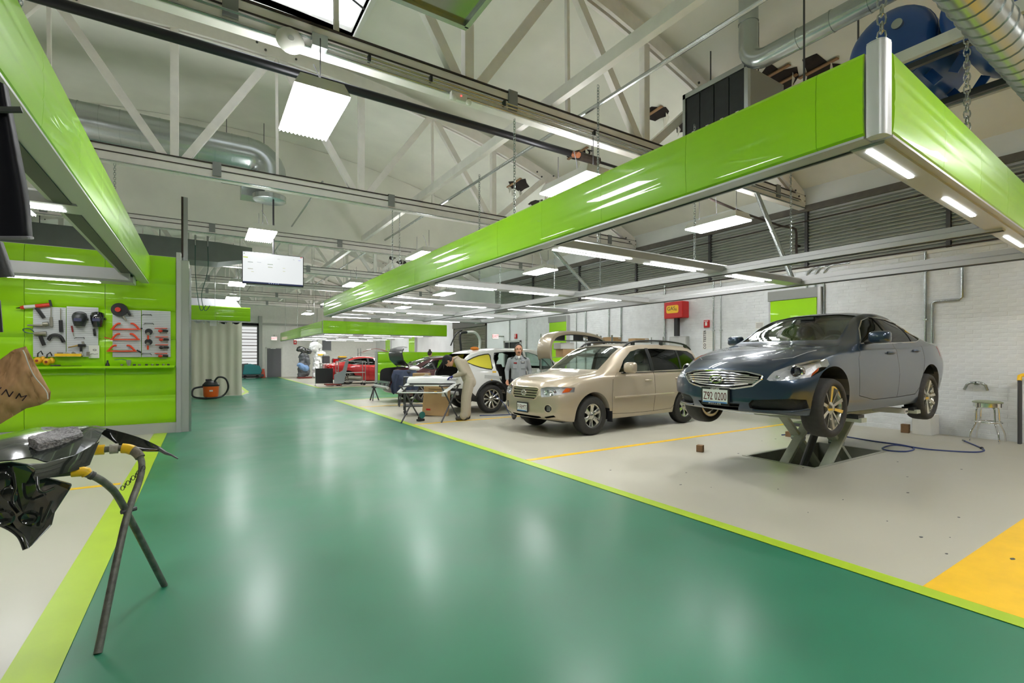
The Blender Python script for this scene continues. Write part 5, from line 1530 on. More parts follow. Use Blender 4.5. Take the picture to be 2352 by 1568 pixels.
# ---- wall fittings
def wall_panel(y0, lab, rows=5, z0=.15):
    t = thing('green_wall_panel', lab, 'panel', (XR,y0,0), 0)
    for k in range(rows):
        MB().box(-.11,.03,z0+k*.515+.004,-.09,1.05,z0+k*.515+.511).obj('panel', M_GREEN, t, bevel=.004)
    MB().box(-.09,.0,0,0,1.1,z0+rows*.515).obj('backing', M_ALU, t)
    MB().box(-.13,.0,z0+rows*.515,0,1.1,z0+rows*.515+.22).obj('header', mat('header_grey',srgb(140,142,138),.5), t)
    MB().box(-.13,-.06,0,0,.0,z0+rows*.515+.22).obj('edge_post', M_ALU, t)
wall_panel(5.25,'green wall panel with grey header behind the sedan roof')
wall_panel(13.86,'green wall panel behind the parts rack')
wall_panel(28.9,'far green wall panel seen above the maroon car')
wall_panel(33.6,'farthest green wall panel above the low partition')
t = thing('gas_box', 'red GAS box on a black pipe above the beige car', 'gas box', (XR,8.93,2.5))
MB().box(-.3,-.3,0,-.012,.33,.46).obj('housing', M_RED, t, bevel=.02)
MB().prism([(-.304,p[0],p[1]) for p in rrect(-.17,.14,.24,.36,.05)], (.004,0,0)).obj('label_plate', M_YEL, t)
text_obj('gas_text','GAS',.15,M_BLACK,frame((-.306,.075,.265),(0,-1,0),(0,0,1)),t)
MB().prism([(-.306,-.13,.2),(-.306,-.05,.2),(-.306,-.09,.3)],(.001,0,0)).obj('flame_mark', mat('flame_amber',srgb(200,140,20),.5), t)
MB().box(-.2,-.06,-.5,-.1,.06,0).obj('black_pipe', M_BLACK, t)
t = thing('electrical_box', 'pale grey electrical box under the red gas box', 'box', (XR,8.9,1.55))
MB().box(-.14,-.28,0,-.012,.3,.44).obj('case', M_GREY, t, bevel=.01); MB().box(-.146,-.25,.03,-.14,.27,.41).obj('lid', mat('lid_grey',srgb(190,190,188),.5), t)
def alarm(y, z, lab, nface=False):
    t = thing('fire_alarm_pull', lab, 'fire alarm', (XR,y,z), 0, 'fire alarm pulls')
    MB().box(-.06,-.075,-.1,0,.075,.1).obj('case', M_RED, t, bevel=.006)
    MB().box(-.066,-.03,-.05,-.06,.03,.045).obj('handle', M_WHITE, t)
    MB().box(-.064,-.06,.06,-.06,.06,.08).obj('label_bar', M_WHITE, t)
alarm(8.06,2.3,'red fire alarm pull on the white wall right of the gas box')
alarm(17.4,2.3,'red fire alarm pull near the exit sign')
t = thing('wall_chart', 'white wall chart with vertical black lettering below the fire alarm pull', 'sign', (XR,8.0,1.62))
MB().box(-.012,-.17,0,-.006,.2,.5).obj('sheet', M_WHITE, t)
text_obj('chart_text','CO TESTER',.1,M_BLACK,frame((-.0135,.13,.26),(0,0,1),(0,1,0)),t,bold=True)
for k in range(8): MB().box(-.0135,-.14,.08+k*.05,-.012,.05,.084+k*.05).obj('chart_line', M_GREY, t)
t = thing('notice_sheet', 'small printed notice on the wall left of the sedan roof', 'notice', (XR,6.62,2.1))
MB().box(-.012,-.1,0,-.006,.1,.16).obj('sheet', M_WHITE, t)
for k in range(4): MB().box(-.0135,-.08,.03+k*.03,-.012,.08,.038+k*.03).obj('print_line', M_DARKGREY, t)
t = thing('notice_sheet', 'small printed notice on the wall above the beige car windshield', 'notice', (XR,12.4,2.05))
MB().box(-.012,-.14,0,-.006,.14,.16).obj('sheet', M_WHITE, t)
for k in range(3): MB().box(-.0135,-.11,.03+k*.04,-.012,.11,.038+k*.04).obj('print_line', M_DARKGREY, t)
def conduit(y, z0, z1, r, lab, bend=None, pts=None):
    t = thing('wall_conduit', lab, 'conduit', (XR-.035,y,z0), 0, 'conduits on the right wall')
    P_ = pts or [(0,0,0),(0,0,z1-z0)]
    MB().tube(P_, r, 8).obj('pipe', M_GALV, t, smooth=60)
    z = .3 if not pts else 99
    while z < z1-z0: MB().box(-.02,-.03,z,.03,.03,z+.025).obj('strap', M_GALV, t); z += .9
for y, z0, z1, r, lab in ((7.86,.0,3.4,.02,'wall conduit just left of the green panel, farther of two'),(7.64,.0,3.4,.016,'wall conduit just left of the green panel, nearer of two'),
      (3.42,0,3.38,.022,'straight wall conduit behind the sedan tail'),(11.75,0,3.3,.02,'wall conduit behind the beige car, farther of two'),(11.2,0,3.3,.02,'wall conduit behind the beige car, nearer of two'),
      (9.45,0,3.5,.024,'wall conduit beside the gas box'),(16.6,0,3.3,.022,'wall conduit left of the parts rack'),(17.9,0,3.3,.022,'wall conduit beside the exit sign'),(12.9,0,3.2,.03,'thick wall conduit right of the far green panel'),(13.4,0,3.2,.02,'thin wall conduit right of the far green panel')):
    conduit(y, z0, z1, r, lab)
conduit(3.1,.0,3.0,.022,'wall conduit with a sideways jog behind the sedan tail',pts=[(0,.22,0),(0,.22,2.36),(0,.22,2.40),(0,.18,2.44),(0,-.16,2.44),(0,-.2,2.48),(0,-.2,3.2)])
for i, y in enumerate((5.52,5.34,5.17)):
    conduit(y,.0,3.2,.02,['wall conduit with curved top, farthest of three','wall conduit with curved top, middle of three','wall conduit with curved top, nearest of three'][i],pts=[(0,0,0),(0,0,3.2)]+[(0,-.2+.2*math.cos(a),3.2+.18*math.sin(a)) for a in [PI/2*k/6 for k in range(1,7)]]+[(0,-.5,3.38)])
t = thing('bent_pipe', 'dark pipe bending down the slatted wall', 'pipe', (XR-.1,6.0,3.6))
MB().tube([(-3.2,.2,1.15),(-1.2,.15,.95),(-.1,.0,.82),(-.03,-.2,.75),(-.02,-.28,.7),(-.02,-.3,.6),(-.02,-.3,.12),(-.02,-.25,.02),(-.02,.1,-.03)], .025, 8).obj('pipe', M_RUST, t, smooth=60)
MB().box(-.03,-.33,.3,.1,-.27,.34).obj('bracket', M_RUST, t)
# slanting struts
def strut(p0, p1, lab):
    t = thing('slant_strut', lab, 'strut', p0)
    p1 = Vector(p1)-Vector(p0)
    MB().tube([(0,0,0), p1], .045, 12).obj('pole', M_GALV, t, smooth=50)
    MB().tube([p1*.45, p1*.47], .052, 12).obj('collar', M_GALV, t)
strut((9.36,5.5,4.7),(9.45,4.85,2.9),'slanting round strut over the sedan')
strut((7.6,10.5,4.7),(8.6,9.3,2.92),'slanting round strut over the white car')
# roll-up shutter
sh = struct(MB().box(XR-.06,19.95,0,XR,20.05,3.1).box(XR-.06,23.4,0,XR,23.5,3.1).box(XR-.1,19.95,2.9,XR,23.5,3.3).obj('door_1', mat('shutter_frame',srgb(80,78,66),.5))); sh['label']='olive-grey roll-up shutter in the right wall'
b = MB(); prof = []
for k in range(36): prof += [(-.03,k*.08),(-.055,k*.08+.02),(-.055,k*.08+.055),(-.03,k*.08+.075)]
b.grid([[(XR+x,y,z) for x,z in prof] for y in (20.05,23.4)]); o = b.obj('shutter_curtain', mat('shutter_slat',srgb(112,110,94),.5,.2), sh)
# exit sign, dark doorway, extraction arm
t = thing('exit_sign', 'lit EXIT sign with red letters by the shutter', 'exit sign', (10.95,18.4,2.2))
MB().box(-.17,0,0,.17,.06,.24).obj('case', M_WHITE, t, bevel=.008)
MB().box(-.155,-.004,.015,.155,0,.225).obj('face', emis('exit_face',(1,.9,.86),1.1), t)
text_obj('exit_text','EXIT',.19,emis('exit_red',(.9,.06,.05),1.1),frame((0,-.0055,.12),(1,0,0),(0,0,1)),t,sx=.8)
MB().box(.17,.0,.1,.45,.05,.15).obj('arm', M_GREY, t)
t = struct(MB().box(XR-.05,17.0,0,XR-.005,17.08,2.12).box(XR-.05,18.3,0,XR-.005,18.38,2.12).box(XR-.05,17.0,2.05,XR-.005,18.38,2.12).obj('door_2', M_GREY)); t['label']='dark open doorway in the right wall beneath the exit sign'
MB().box(XR-.008,17.08,0,XR-.004,18.3,2.05).obj('shade_sheet', mat('doorway_shade',srgb(40,42,42),.8), t)  # closed dark sheet, the doorway's shade painted as its colour
t = thing('extraction_arm', 'white jointed extraction arm with black hoses before the shutter', 'extraction arm', (10.6,19.3,.004))
MB().box(-.3,-.3,0,.3,.3,1.0).obj('cabinet', M_WHITE, t, bevel=.02)
MB().tube(catmull([(0,0,1.0),(.02,0,1.6),(.05,0,2.2),(-.25,-.1,2.5),(-.7,-.2,2.5)],5), .06, 12).obj('arm_tube', M_WHITE, t, smooth=60)
MB().tube(catmull([(-.7,-.2,2.5),(-1.0,-.2,2.45),(-1.05,-.2,2.2),(-1.0,-.2,1.7),(-1.1,-.2,1.3)],5), .05, 10).obj('black_hose', M_BLACK, t, smooth=60)
MB().tube(catmull([(-.9,-.1,2.6),(-1.2,-.1,2.4),(-1.45,-.1,1.9)],5), .03, 8).obj('black_hose', M_BLACK, t, smooth=60)
# ---- parts racks behind the beige car with a beige bumper cover
def rack(x, lab):
    t = thing('parts_rack', lab, 'rack', (x,9.75,.004), 0, 'wire racks')
    for xx in (-1.02,1.02):
        for y in (-.22,.22): MB().tube([(xx,y,0),(xx,y,2.0)],.014,8).obj('post', M_GALV, t)
    for z in (.25,1.0,1.4,1.83):
        MB().tube([(-1.02,-.22,z),(1.02,-.22,z),(1.02,.22,z),(-1.02,.22,z)],.007,6,closed=True).obj('shelf_rim', M_GALV, t)
        b = MB()
        for k in range(9): b.bar((-1.02,-.2+k*.05,z),(1.02,-.2+k*.05,z),.006,.006)
        b.obj('shelf_wires', M_GALV, t)['kind'] = 'stuff'
rack(8.3, 'wire shelf rack behind the beige car windshield, under the loose bumper cover')
rack(10.37, 'wire shelf rack behind the beige car roof, with cartons')
beige = MATS['gold_beige_metallic']
path = catmull([(-1.0,-.50),(-1.04,-.30),(-1.0,-.06),(-.86,.10),(-.55,.165),(-.1,.17),(.4,.12),(.7,.03),(.84,-.10),(.86,-.2)], 4)
P_ = []
for i, (x, z) in enumerate(path):
    k = min(1, min(i, len(path)-1-i)/8)
    P_.append([(x+.05,-.30,z-.06),(x,-.31,z-.02),(x,-.26,z+.01),(x,-.05,z+.02),(x,.15,z+.01),(x+.02,.24,z-.03)])
t = thing('bumper_cover', 'loose beige bumper cover arched over the top of the parts rack', 'bumper', (8.1,9.62,1.88))
MB().grid(P_, (.012,.0,-.02)).obj('cover_skin', beige, t, smooth=60)
MB().tube([(p[1][0]*.97,p[1][1]+.03,p[1][2]-.06) for p in P_[6:-4]], .022, 6).obj('inner_edge', M_BLACK, t)
for x in (-.5,.1,.6): MB().box(x-.02,-.2,-.05,x+.02,.15,.12).obj('absorber', M_BLACK, t)
M_CARD = mat('cardboard', srgb(190,156,112), .8, noise=.06, nscale=5)
def carton(x,y,z,sx,sy,sz,rz,lab,tape=True,lab2=None):
    t = thing('carton', lab, 'box', (x,y,z), rz, 'cardboard boxes')
    MB().box(-sx/2,-sy/2,0,sx/2,sy/2,sz).obj('box', M_CARD, t, bevel=.004)
    if tape: MB().box(-sx/2,-.03,sz,sx/2,.03,sz+.0015).obj('tape', mat('tape_tan',srgb(206,178,140),.4), t)
    MB().box(sx*.2,-sy/2-.0015,sz*.6,sx*.42,-sy/2,sz*.85).obj('shipping_label', M_WHITE, t)
    return t
carton(9.55,9.75,1.845,.42,.3,.11,.1,'flat cardboard box on the rack behind the beige car roof, with white label')
carton(10.6,9.75,1.845,.5,.3,.1,-.1,'smaller cardboard box on the rack behind the rear roof rail')
carton(7.9,9.75,1.415,.4,.3,.2,.0,'white-labelled box on the lower rack shelf')
o = MB().sphere((0,0,0),(.35,.16,.05),16,8).obj('plastic_bundle', mat('bundle_dark',srgb(40,40,42),.5,bump=.8)); o.location=(8.6,9.75,1.465); tag(o,'dark plastic bundle on the rack shelf','bundle')
o = MB().box(-.22,-.15,0,.22,.15,.16).obj('white_carton', M_WHITE, bevel=.01); o.location=(7.85,9.75,1.62); tag(o,'white box on top of a carton on the rack','box')
# ================================================================== green tool wall of the left bay
TWY = 11.08
t = thing('tool_wall', 'green panelled tool wall with shelf at the end of the left bay', 'tool wall', (-.4,TWY,0))
x = 0; rows = [(.19,.515)]*6
pm = {}
def flat_panel(L, h):
    k = (round(L,3), round(h,3))
    if k in pm: return pm[k]
    prof = [(.03 if i in (0,12) else -.016*(1-(2*i/12-1)**2)+(.012 if i in (1,11) else 0), h*i/12) for i in range(13)]
    b = MB().grid([[(xx,y,z) for y,z in prof] for xx in (.003, L-.003)], (0,.03,0))
    pm[k] = b.mesh('panel', M_GREEN, 25); return pm[k]
for c in range(6):
    for r in range(6):
        o = link('panel', flat_panel(1.03,.517), t); o.location = (-1.035-c*1.03, 0, .19+r*.517)
MB().box(-6.3,.04,0,.0,.12,3.3).obj('backing', M_ALU, t)
MB().box(-6.3,-.03,0,.0,.04,.19).obj('kickboard', M_GREY, t)
MB().box(.0,-.05,0,.075,.16,3.38).obj('end_trim', M_ALU, t)
MB().box(.075,-.03,0,.2,.42,3.24).obj('end_pillar', mat('pillar_grey',srgb(168,170,164),.5), t)
MB().box(.2,-.04,0,.235,.0,3.1).obj('edge_channel', M_GALV, t)
sh = MB().box(-2.35,-.24,1.225,-.02,.0,1.243).obj('shelf', M_GREEN, t); MB().box(-2.35,-.25,1.225,-.02,-.236,1.26).obj('shelf_lip', M_GREEN, sh)
def tw(u, v):          # sketch of the wall (sketch units) to metres on its face
    return (2.137e-6*u*u + 4.915e-3*u - 2.7416, 1.42 + (819-v)*(7.7912+3.1227e-3*u)/1110)
S = 1/5.6
def cu(x, y): return tw(x*S, 670+y*S)
FY = TWY-.03           # face of the boards
# pegboards: four slotted boards
M_PEG = mat('peg_white', srgb(206,208,210), .4)
for x0, x1, y0, y1, lab in ((430,850,205,835,'white slotted tool board, leftmost, with the guns'),(860,1265,205,835,'white slotted tool board behind the welding helmets'),(1448,1812,240,838,'white slotted tool board with the red block sanders'),(1822,2195,250,838,'white slotted tool board, rightmost')):
    a = cu(x0,y1); b_ = cu(x1,y0)
    t = thing('slotted_board', lab, 'tool board', (a[0],FY,a[1]), 0, 'slotted tool boards')
    w = b_[0]-a[0]; h = b_[1]-a[1]
    MB().box(0,-.012,0,w,0,h).obj('board', M_PEG, t)
    b = MB(); n = int(h/.032)
    for k in range(n): b.box(.004,-.0135,.016+k*.032,w-.004,-.012,.021+k*.032)
    b.obj('slots', mat('slot_grey',srgb(150,152,156),.6), t)['kind'] = 'stuff'
BY = FY-.016           # where tools hang
def pt(x, y, d=0.03): a = cu(x, y); return (a[0], BY-d, a[1])
def tool(name, lab, cat, x, y, group=None):
    a = pt(x, y, 0); return thing(name, lab, cat, a, 0, group), a
def rel(o, x, y, d=.03): p = pt(x, y, d); return (p[0]-o[0], p[1]-o[1], p[2]-o[2])
M_TRED = mat('tool_red', srgb(205,52,30), .4); M_TORG = mat('tool_orange_red', srgb(222,70,28), .45)
M_TBLK = mat('tool_black', srgb(30,29,29), .4); M_TMET = mat('tool_metal', srgb(150,146,134), .35, .7)
t, o = tool('sealant_gun','red and silver sealant gun hung across the board top','gun',480,200)
MB().tube([rel(o,320,200),rel(o,470,188)],.03,12).obj('cartridge', mat('pale_tube',srgb(205,206,204),.3), t, smooth=50)
MB().tube([rel(o,470,188),rel(o,650,170)],.033,12).obj('barrel', M_TRED, t, smooth=50)
MB().tube([rel(o,275,208),rel(o,325,202)],[.024,.034],12).obj('front_cap', M_TRED, t, smooth=50)
MB().tube([rel(o,215,212),rel(o,275,207)],[.004,.014],8).obj('nozzle', M_TBLK, t)
MB().bar(rel(o,480,205),rel(o,580,340),.03,.05).obj('grip', M_TBLK, t, bevel=.006)
MB().bar(rel(o,650,110),rel(o,672,190),.02,.03).obj('plunger', M_TBLK, t)
for i,(x0,y0,y1,lab) in enumerate(((668,195,455,'thin vertical hook tool, left'),(790,215,520,'vertical riveter hanging beside the helmets'))):
    t, o = tool('hand_tool',lab,'tool',x0,(y0+y1)/2)
    MB().tube([rel(o,x0,y0),rel(o,x0,(y0+y1)*.5)],.008,6).obj('shaft', M_TMET, t)
    MB().bar(rel(o,x0,(y0+y1)*.5),rel(o,x0+8,y1),.05 if i else .035,.03).obj('handle', M_TMET if not i else M_TBLK, t, bevel=.005)
    MB().bar(rel(o,x0-12,(y0+y1)*.53),rel(o,x0-10,y1-20),.02,.02).obj('lever', M_TMET, t)
t, o = tool('spray_gun','silver spray gun lying level on the left board','spray gun',500,430)
MB().tube([rel(o,365,430),rel(o,560,436)],[.012,.022],10).obj('barrel', M_TMET, t, smooth=50)
MB().tube([rel(o,560,420),rel(o,635,415)],.035,12).obj('cup', M_TMET, t, smooth=50)
MB().bar(rel(o,560,420),rel(o,590,455),.03,.03).obj('grip', M_TMET, t)
t, o = tool('air_drill','grey air drill with a looped hose on the left board','drill',500,560)
MB().tube([rel(o,450,540),rel(o,610,540)],[.03,.04],12).obj('body', M_TMET, t, smooth=50)
MB().bar(rel(o,530,570),rel(o,580,690),.03,.05).obj('grip', M_TBLK, t, bevel=.006)
MB().tube(catmull([rel(o,450,540),rel(o,340,520),rel(o,310,480),rel(o,400,475),rel(o,450,520)],4),.008,6).obj('hose_loop', mat('teal_hose',srgb(60,90,90),.5), t, smooth=50)
t, o = tool('curved_block','black curved sanding block on the left board','sanding block',730,600)
MB().tube(catmull([rel(o,635,620),rel(o,665,570),rel(o,730,555),rel(o,790,580),rel(o,830,650)],4),.026,10).obj('block', M_TBLK, t, smooth=60)
MB().tube(catmull([rel(o,640,632,.045),rel(o,670,585,.045),rel(o,730,570,.045),rel(o,790,595,.045)],4),.01,6).obj('pad', M_DARKGREY, t, smooth=60)
for i,(x,y,rx,rz,lab) in enumerate(((1030,365,110,115,'matt black welding helmet hanging left of the pair'),(1260,365,112,138,'glossy black welding helmet hanging right of the pair'))):
    t, o = tool('welding_helmet',lab,'helmet',x,y,'welding helmets')
    w = .105; h = .125 if i else .11
    b = MB()
    P_ = []
    for k in range(13):
        a = -PI/2+PI*k/12; row = []
        for j in range(9):
            v = j/8; z = h*(1-2*v); ww = w*(1-.35*v*v)*(1-.4*max(0,.25-v)*2)
            row.append((ww*math.sin(a), -.02-.15*math.cos(a)*(1-.25*(2*v-1)**2), z))
        P_.append(row)
    b.grid(P_, (0,.01,0)); b.obj('shell', mat('helmet_gloss',(.015,.015,.017),.08 if i else .12,coat=.8) if i else mat('helmet_matt',(.035,.037,.04),.35), t, smooth=60)
    MB().box(-.05,-.176,-.03,.05,-.165,.02).obj('visor', mat('visor_glass',srgb(90,92,120),.05,.3), t)
    MB().tube([(.09*math.cos(a),.0,.09+.05*math.sin(a)) for a in [PI*k/10 for k in range(11)]],.006,6).obj('headband', M_TBLK, t)
    MB().cyl((.1,-.03,.02),(.115,-.03,.02),.02,n=12).obj('knob', M_TBLK, t)
t, o = tool('utility_knife','small red-handled knife hung below the matt helmet','knife',940,500)
MB().bar(rel(o,930,440),rel(o,945,520),.022,.018).obj('handle', mat('knife_red',srgb(130,30,24),.5), t); MB().bar(rel(o,945,520),rel(o,955,570),.01,.006).obj('blade', M_TMET, t)
t, o = tool('lanyard','dark strap hanging under the glossy helmet','strap',1225,540)
MB().bar(rel(o,1215,480),rel(o,1228,570),.035,.012).obj('strap', M_TBLK, t); MB().bar(rel(o,1205,548),rel(o,1245,550),.012,.012).obj('clip', M_TMET, t)
for x,y,lab in ((1035,592,'empty wire hook below the helmets'),(1893,298,'empty wire hook at the top of the right board'),(1918,410,'empty wire hook on the right board, second down'),(1888,798,'empty wire hook at the foot of the right board')):
    t, o = tool('wire_hook',lab,'hook',x,y,'empty hooks')
    MB().tube([rel(o,x-65,y+12,.05),rel(o,x-58,y-5,.02),rel(o,x+52,y-3,.02),rel(o,x+62,y+14,.05)],.005,6).obj('wire', M_DARKGREY, t)
    for s in (-50,45): MB().cbox(rel(o,x+s,y-4,.01),(.012,.02,.012)).obj('peg', M_DARKGREY, t)
t, o = tool('blow_gun','dark air gun with brass tip above the yellow bin','air gun',1020,700)
MB().tube([rel(o,885,716),rel(o,1010,690)],[.008,.014],8).obj('lance', mat('brass',srgb(150,126,70),.35,.8), t)
MB().bar(rel(o,1010,690),rel(o,1110,690),.05,.05).obj('body', M_TBLK, t, bevel=.008)
MB().bar(rel(o,1050,700),rel(o,1050,780),.03,.035).obj('grip', M_TBLK, t, bevel=.006); MB().bar(rel(o,1070,640),rel(o,1085,690),.04,.03).obj('fitting', M_TMET, t)
t, o = tool('parts_bin','yellow parts bin with scraps on the left board','bin',895,812)
a = rel(o,725,830,.0); b_ = rel(o,1065,796,.09)
MB().box(a[0],-.1,a[2],b_[0],-.01,a[2]+.012).obj('bin_floor', M_YEL, t); MB().box(a[0],-.105,a[2],b_[0],-.095,b_[2]).obj('bin_front', M_YEL, t)
MB().box(a[0],-.1,a[2],a[0]+.01,0,b_[2]).obj('bin_side', M_YEL, t); MB().box(b_[0]-.01,-.1,a[2],b_[0],0,b_[2]).obj('bin_side', M_YEL, t)
for k in range(5): MB().cbox((a[0]+.06+k*.09,-.05,b_[2]+.0),(.07,.04,.04),Matrix.Rotation(.4*k,4,'Y')).obj('scrap', M_GREY if k%2 else M_TMET, t)
t, o = tool('instruction_poster','white printed poster at the lower right of the left boards','poster',1212,770)
a = rel(o,1145,852,0); b_ = rel(o,1280,690,0)
MB().box(a[0],-.012,a[2],b_[0],-.008,b_[2]).obj('sheet', M_WHITE, t); MB().tube([(.01+.022*math.cos(q),-.013,.03+.014*math.sin(q)) for q in [2*PI*k/14 for k in range(14)]],.003,4,closed=True).obj('logo_ring', M_DARKGREY, t)
MB().tube([(a[0]+.01,-.013,-.045),(a[0]+.05,-.013,-.035),(a[0]+.08,-.013,-.045),(a[0]+.125,-.013,-.037)],.003,4).obj('curve_print', M_TBLK, t)
for x,y,lab in ((512,885,'yellow-cupped ear defenders hanging at the board foot, left'),(630,900,'yellow-cupped ear defenders hanging at the board foot, right')):
    t, o = tool('ear_defenders',lab,'ear defenders',x,y,'ear defenders')
    MB().sphere((0,-.11,0),(.055,.045,.06),14,10).obj('cup', mat('muff_yellow',srgb(226,170,30),.4), t, smooth=60)
    MB().sphere((.05,-.05,.02),(.04,.04,.055),14,10).obj('cup', mat('muff_yellow'), t, smooth=60)
    MB().cyl((0,-.152,.0),(0,-.158,.0),.02,n=10).obj('badge', mat('badge_red',srgb(150,50,30),.5), t)
    MB().tube([(.0,-.1,.05),(.0,-.09,.12),(.03,-.05,.16),(.05,-.04,.1)],.01,6).obj('headband', M_TBLK, t)
SZ = 1.2445
def shelf_pt(x): return (cu(x, 940)[0], TWY-.14, SZ)
t = thing('flat_file','long black body file lying on the shelf','file',shelf_pt(880))
MB().prism([(-.2,-.02,0),(.13,-.02,0),(.19,0,0),(.13,.02,0),(-.2,.02,0)],(0,0,.022)).obj('file_body', M_TBLK, t); MB().box(-.2,-.015,.022,-.08,.015,.04).obj('file_handle', M_DARKGREY, t)
t = thing('black_bottle','small black bottle on the shelf between the boards','bottle',shelf_pt(1395))
MB().lathe([(0,0),(.028,0),(.03,.02),(.022,.06),(.014,.075),(.014,.1),(0,.1)],16).obj('bottle', M_TBLK, t, smooth=50); MB().lathe([(0,.1),(.012,.1),(.012,.115),(0,.115)],12).obj('cap', M_DARKGREY, t)
t = thing('grey_cup_gun','grey gravity cup with hose standing on the shelf','cup',shelf_pt(1665))
MB().lathe([(0,0),(.02,0),(.024,.04),(.035,.07),(.035,.12),(0,.12)],16).obj('cup', mat('cup_grey',srgb(150,150,140),.4), t, smooth=50); MB().tube([(-.02,0,.11),(-.1,.0,.13),(-.2,0,.12)],.006,6).obj('hose', mat('teal_hose'), t)
for k,x in enumerate((1575,1735,1800,1890,1965,2030,2105,2170)):
    t = thing('backing_pad','small round backing pad on the tool shelf, %s from the left' % ['first','second','third','fourth','fifth','sixth','seventh','eighth'][k],'backing pad',shelf_pt(x),0,'pads on the tool shelf')
    MB().lathe([(0,0),(.026,0),(.028,.006),(.02,.014),(0,.014)],16).obj('base', M_TRED if k not in (2,) else M_DARKGREY, t, smooth=40); MB().lathe([(0,.014),(.016,.014),(.022,.03),(.018,.045),(0,.045)],14).obj('pad', M_DARKGREY if k%2 else M_TMET, t, smooth=40)
t, o = tool('angle_grinder','black angle grinder with red centre and guard at the top','grinder',1560,240)
MB().lathe([(0,-.02),(.115,-.02),(.12,-.0),(.115,.02),(0,.02)],24,rel(o,1540,235,.05),'y').obj('guard', M_TBLK, t, smooth=40)
MB().lathe([(0,-.03),(.04,-.03),(.045,.0),(0,.0)],16,rel(o,1525,235,.075),'y').obj('hub', M_TRED, t, smooth=40)
MB().bar(rel(o,1540,260),rel(o,1630,375),.03,.035).obj('handle', M_TMET, t, bevel=.006); MB().bar(rel(o,1610,200),rel(o,1680,310),.07,.04).obj('body', M_TBLK, t, bevel=.01)
for k,(x0,x1,y,lab) in enumerate(((1425,1810,482,'orange-red two-handled block sander, top of three'),(1420,1800,614,'orange-red two-handled block sander, middle of three'),(1375,1760,762,'orange-red two-handled block sander with grey pad, lowest of three'))):
    t, o = tool('block_sander',lab,'sander',(x0+x1)/2,y-30,'block sanders')
    MB().bar(rel(o,x0,y),rel(o,x1,y),.022,.022).obj('sole', M_TORG, t)
    for s in (0,1):
        q = (lambda d: x0+d) if s == 0 else (lambda d: x1-d)
        MB().tube(catmull([rel(o,q(25),y-5),rel(o,q(60),y-45),rel(o,q(95),y-70),rel(o,q(130),y-70)],3),[.016]*9+[.012],8).obj('handle', M_TORG, t, smooth=50)
    if k == 0: MB().bar(rel(o,x1,y-8),rel(o,x1+25,y-10),.015,.02).obj('valve', M_TBLK, t)
    if k == 1: MB().bar(rel(o,x0-75,y-25),rel(o,x0,y-12),.015,.016).obj('lever', M_TRED, t)
    if k == 2:
        MB().sphere(rel(o,(x0+x1)/2,y-18,.03),(.12,.02,.022),14,8).obj('grey_pad', M_GREY, t, smooth=60); MB().bar(rel(o,x1,y-12),rel(o,x1+60,y+20),.02,.025).obj('valve', M_TBLK, t)
for k,(x,y) in enumerate(((2080,500),(2090,610),(2090,712),(2080,822))):
    t, o = tool('palm_sander',['small red palm sander, topmost on the right board','small red palm sander, second on the right board','small dark palm sander, third on the right board','small red palm sander, lowest on the right board'][k],'sander',x,y,'palm sanders')
    MB().bar(rel(o,x-90,y-30),rel(o,x+75,y-30),.03,.012).obj('plate', M_TORG, t)
    MB().sphere(rel(o,x-15,y+5,.045),(.035,.03,.027),12,8).obj('motor', M_TRED if k != 2 else M_TBLK, t, smooth=60)
    MB().bar(rel(o,x+15,y),rel(o,x+85,y+5),.03,.035).obj('grip', M_TBLK, t, bevel=.006); MB().bar(rel(o,x-25,y+32),rel(o,x+70,y+30),.01,.012).obj('lever', M_TMET, t)
for k,(x,y) in enumerate(((1915,530),(1912,660))):
    t, o = tool('polisher',['round polisher with dark pad, upper on the right board','round polisher with dark pad, lower on the right board'][k],'polisher',x,y,'polishers')
    MB().lathe([(0,-.015),(.05,-.015),(.058,0),(.05,.015),(0,.015)],20,rel(o,x,y-15,.03),'y').obj('pad', M_TBLK, t, smooth=40)
    MB().lathe([(0,-.03),(.024,-.03),(.028,.0),(0,.0)],14,rel(o,x-5,y+10,.05),'y').obj('head', M_TMET, t, smooth=40); MB().bar(rel(o,x-8,y+30),rel(o,x-8,y+85),.028,.035).obj('handle', M_TORG, t, bevel=.006)
# ================================================================== near left: panel stand, fender, bag, hanging panels
N_SKIN = [[(-1.099,4.0,0.938),(-1.016,3.7,0.956),(-0.961,3.5,0.937),(-0.92,3.35,0.912)],[(-0.957,4.0,0.971),(-0.885,3.7,0.986),(-0.837,3.5,0.964),(-0.801,3.35,0.911)],[(-0.825,3.95,1.0),(-0.772,3.7,1.0),(-0.739,3.5,0.977),(-0.714,3.32,0.919)],[(-0.69,3.9,1.001),(-0.655,3.7,1.005),(-0.637,3.5,0.968),(-0.646,3.3,0.893)],[(-0.553,3.85,1.004),(-0.551,3.7,1.007),(-0.551,3.52,0.966),(-0.562,3.32,0.897)],[(-0.485,3.8,0.984),(-0.489,3.68,0.979),(-0.491,3.55,0.952),(-0.515,3.4,0.906)]]
N_WING = [[(-0.547,3.85,1.001),(-0.551,3.84,0.981),(-0.499,3.83,0.939)],[(-0.415,3.82,0.954),(-0.423,3.8,0.896),(-0.4,3.78,0.857)],[(-0.304,3.78,0.906),(-0.328,3.76,0.868),(-0.312,3.74,0.838)],[(-0.208,3.72,0.852),(-0.229,3.71,0.85),(-0.22,3.7,0.835)]]
N_SPIKE = [(-0.224,3.72,0.848),(-0.188,3.68,0.824),(-0.154,3.64,0.813),(-0.123,3.6,0.796)]
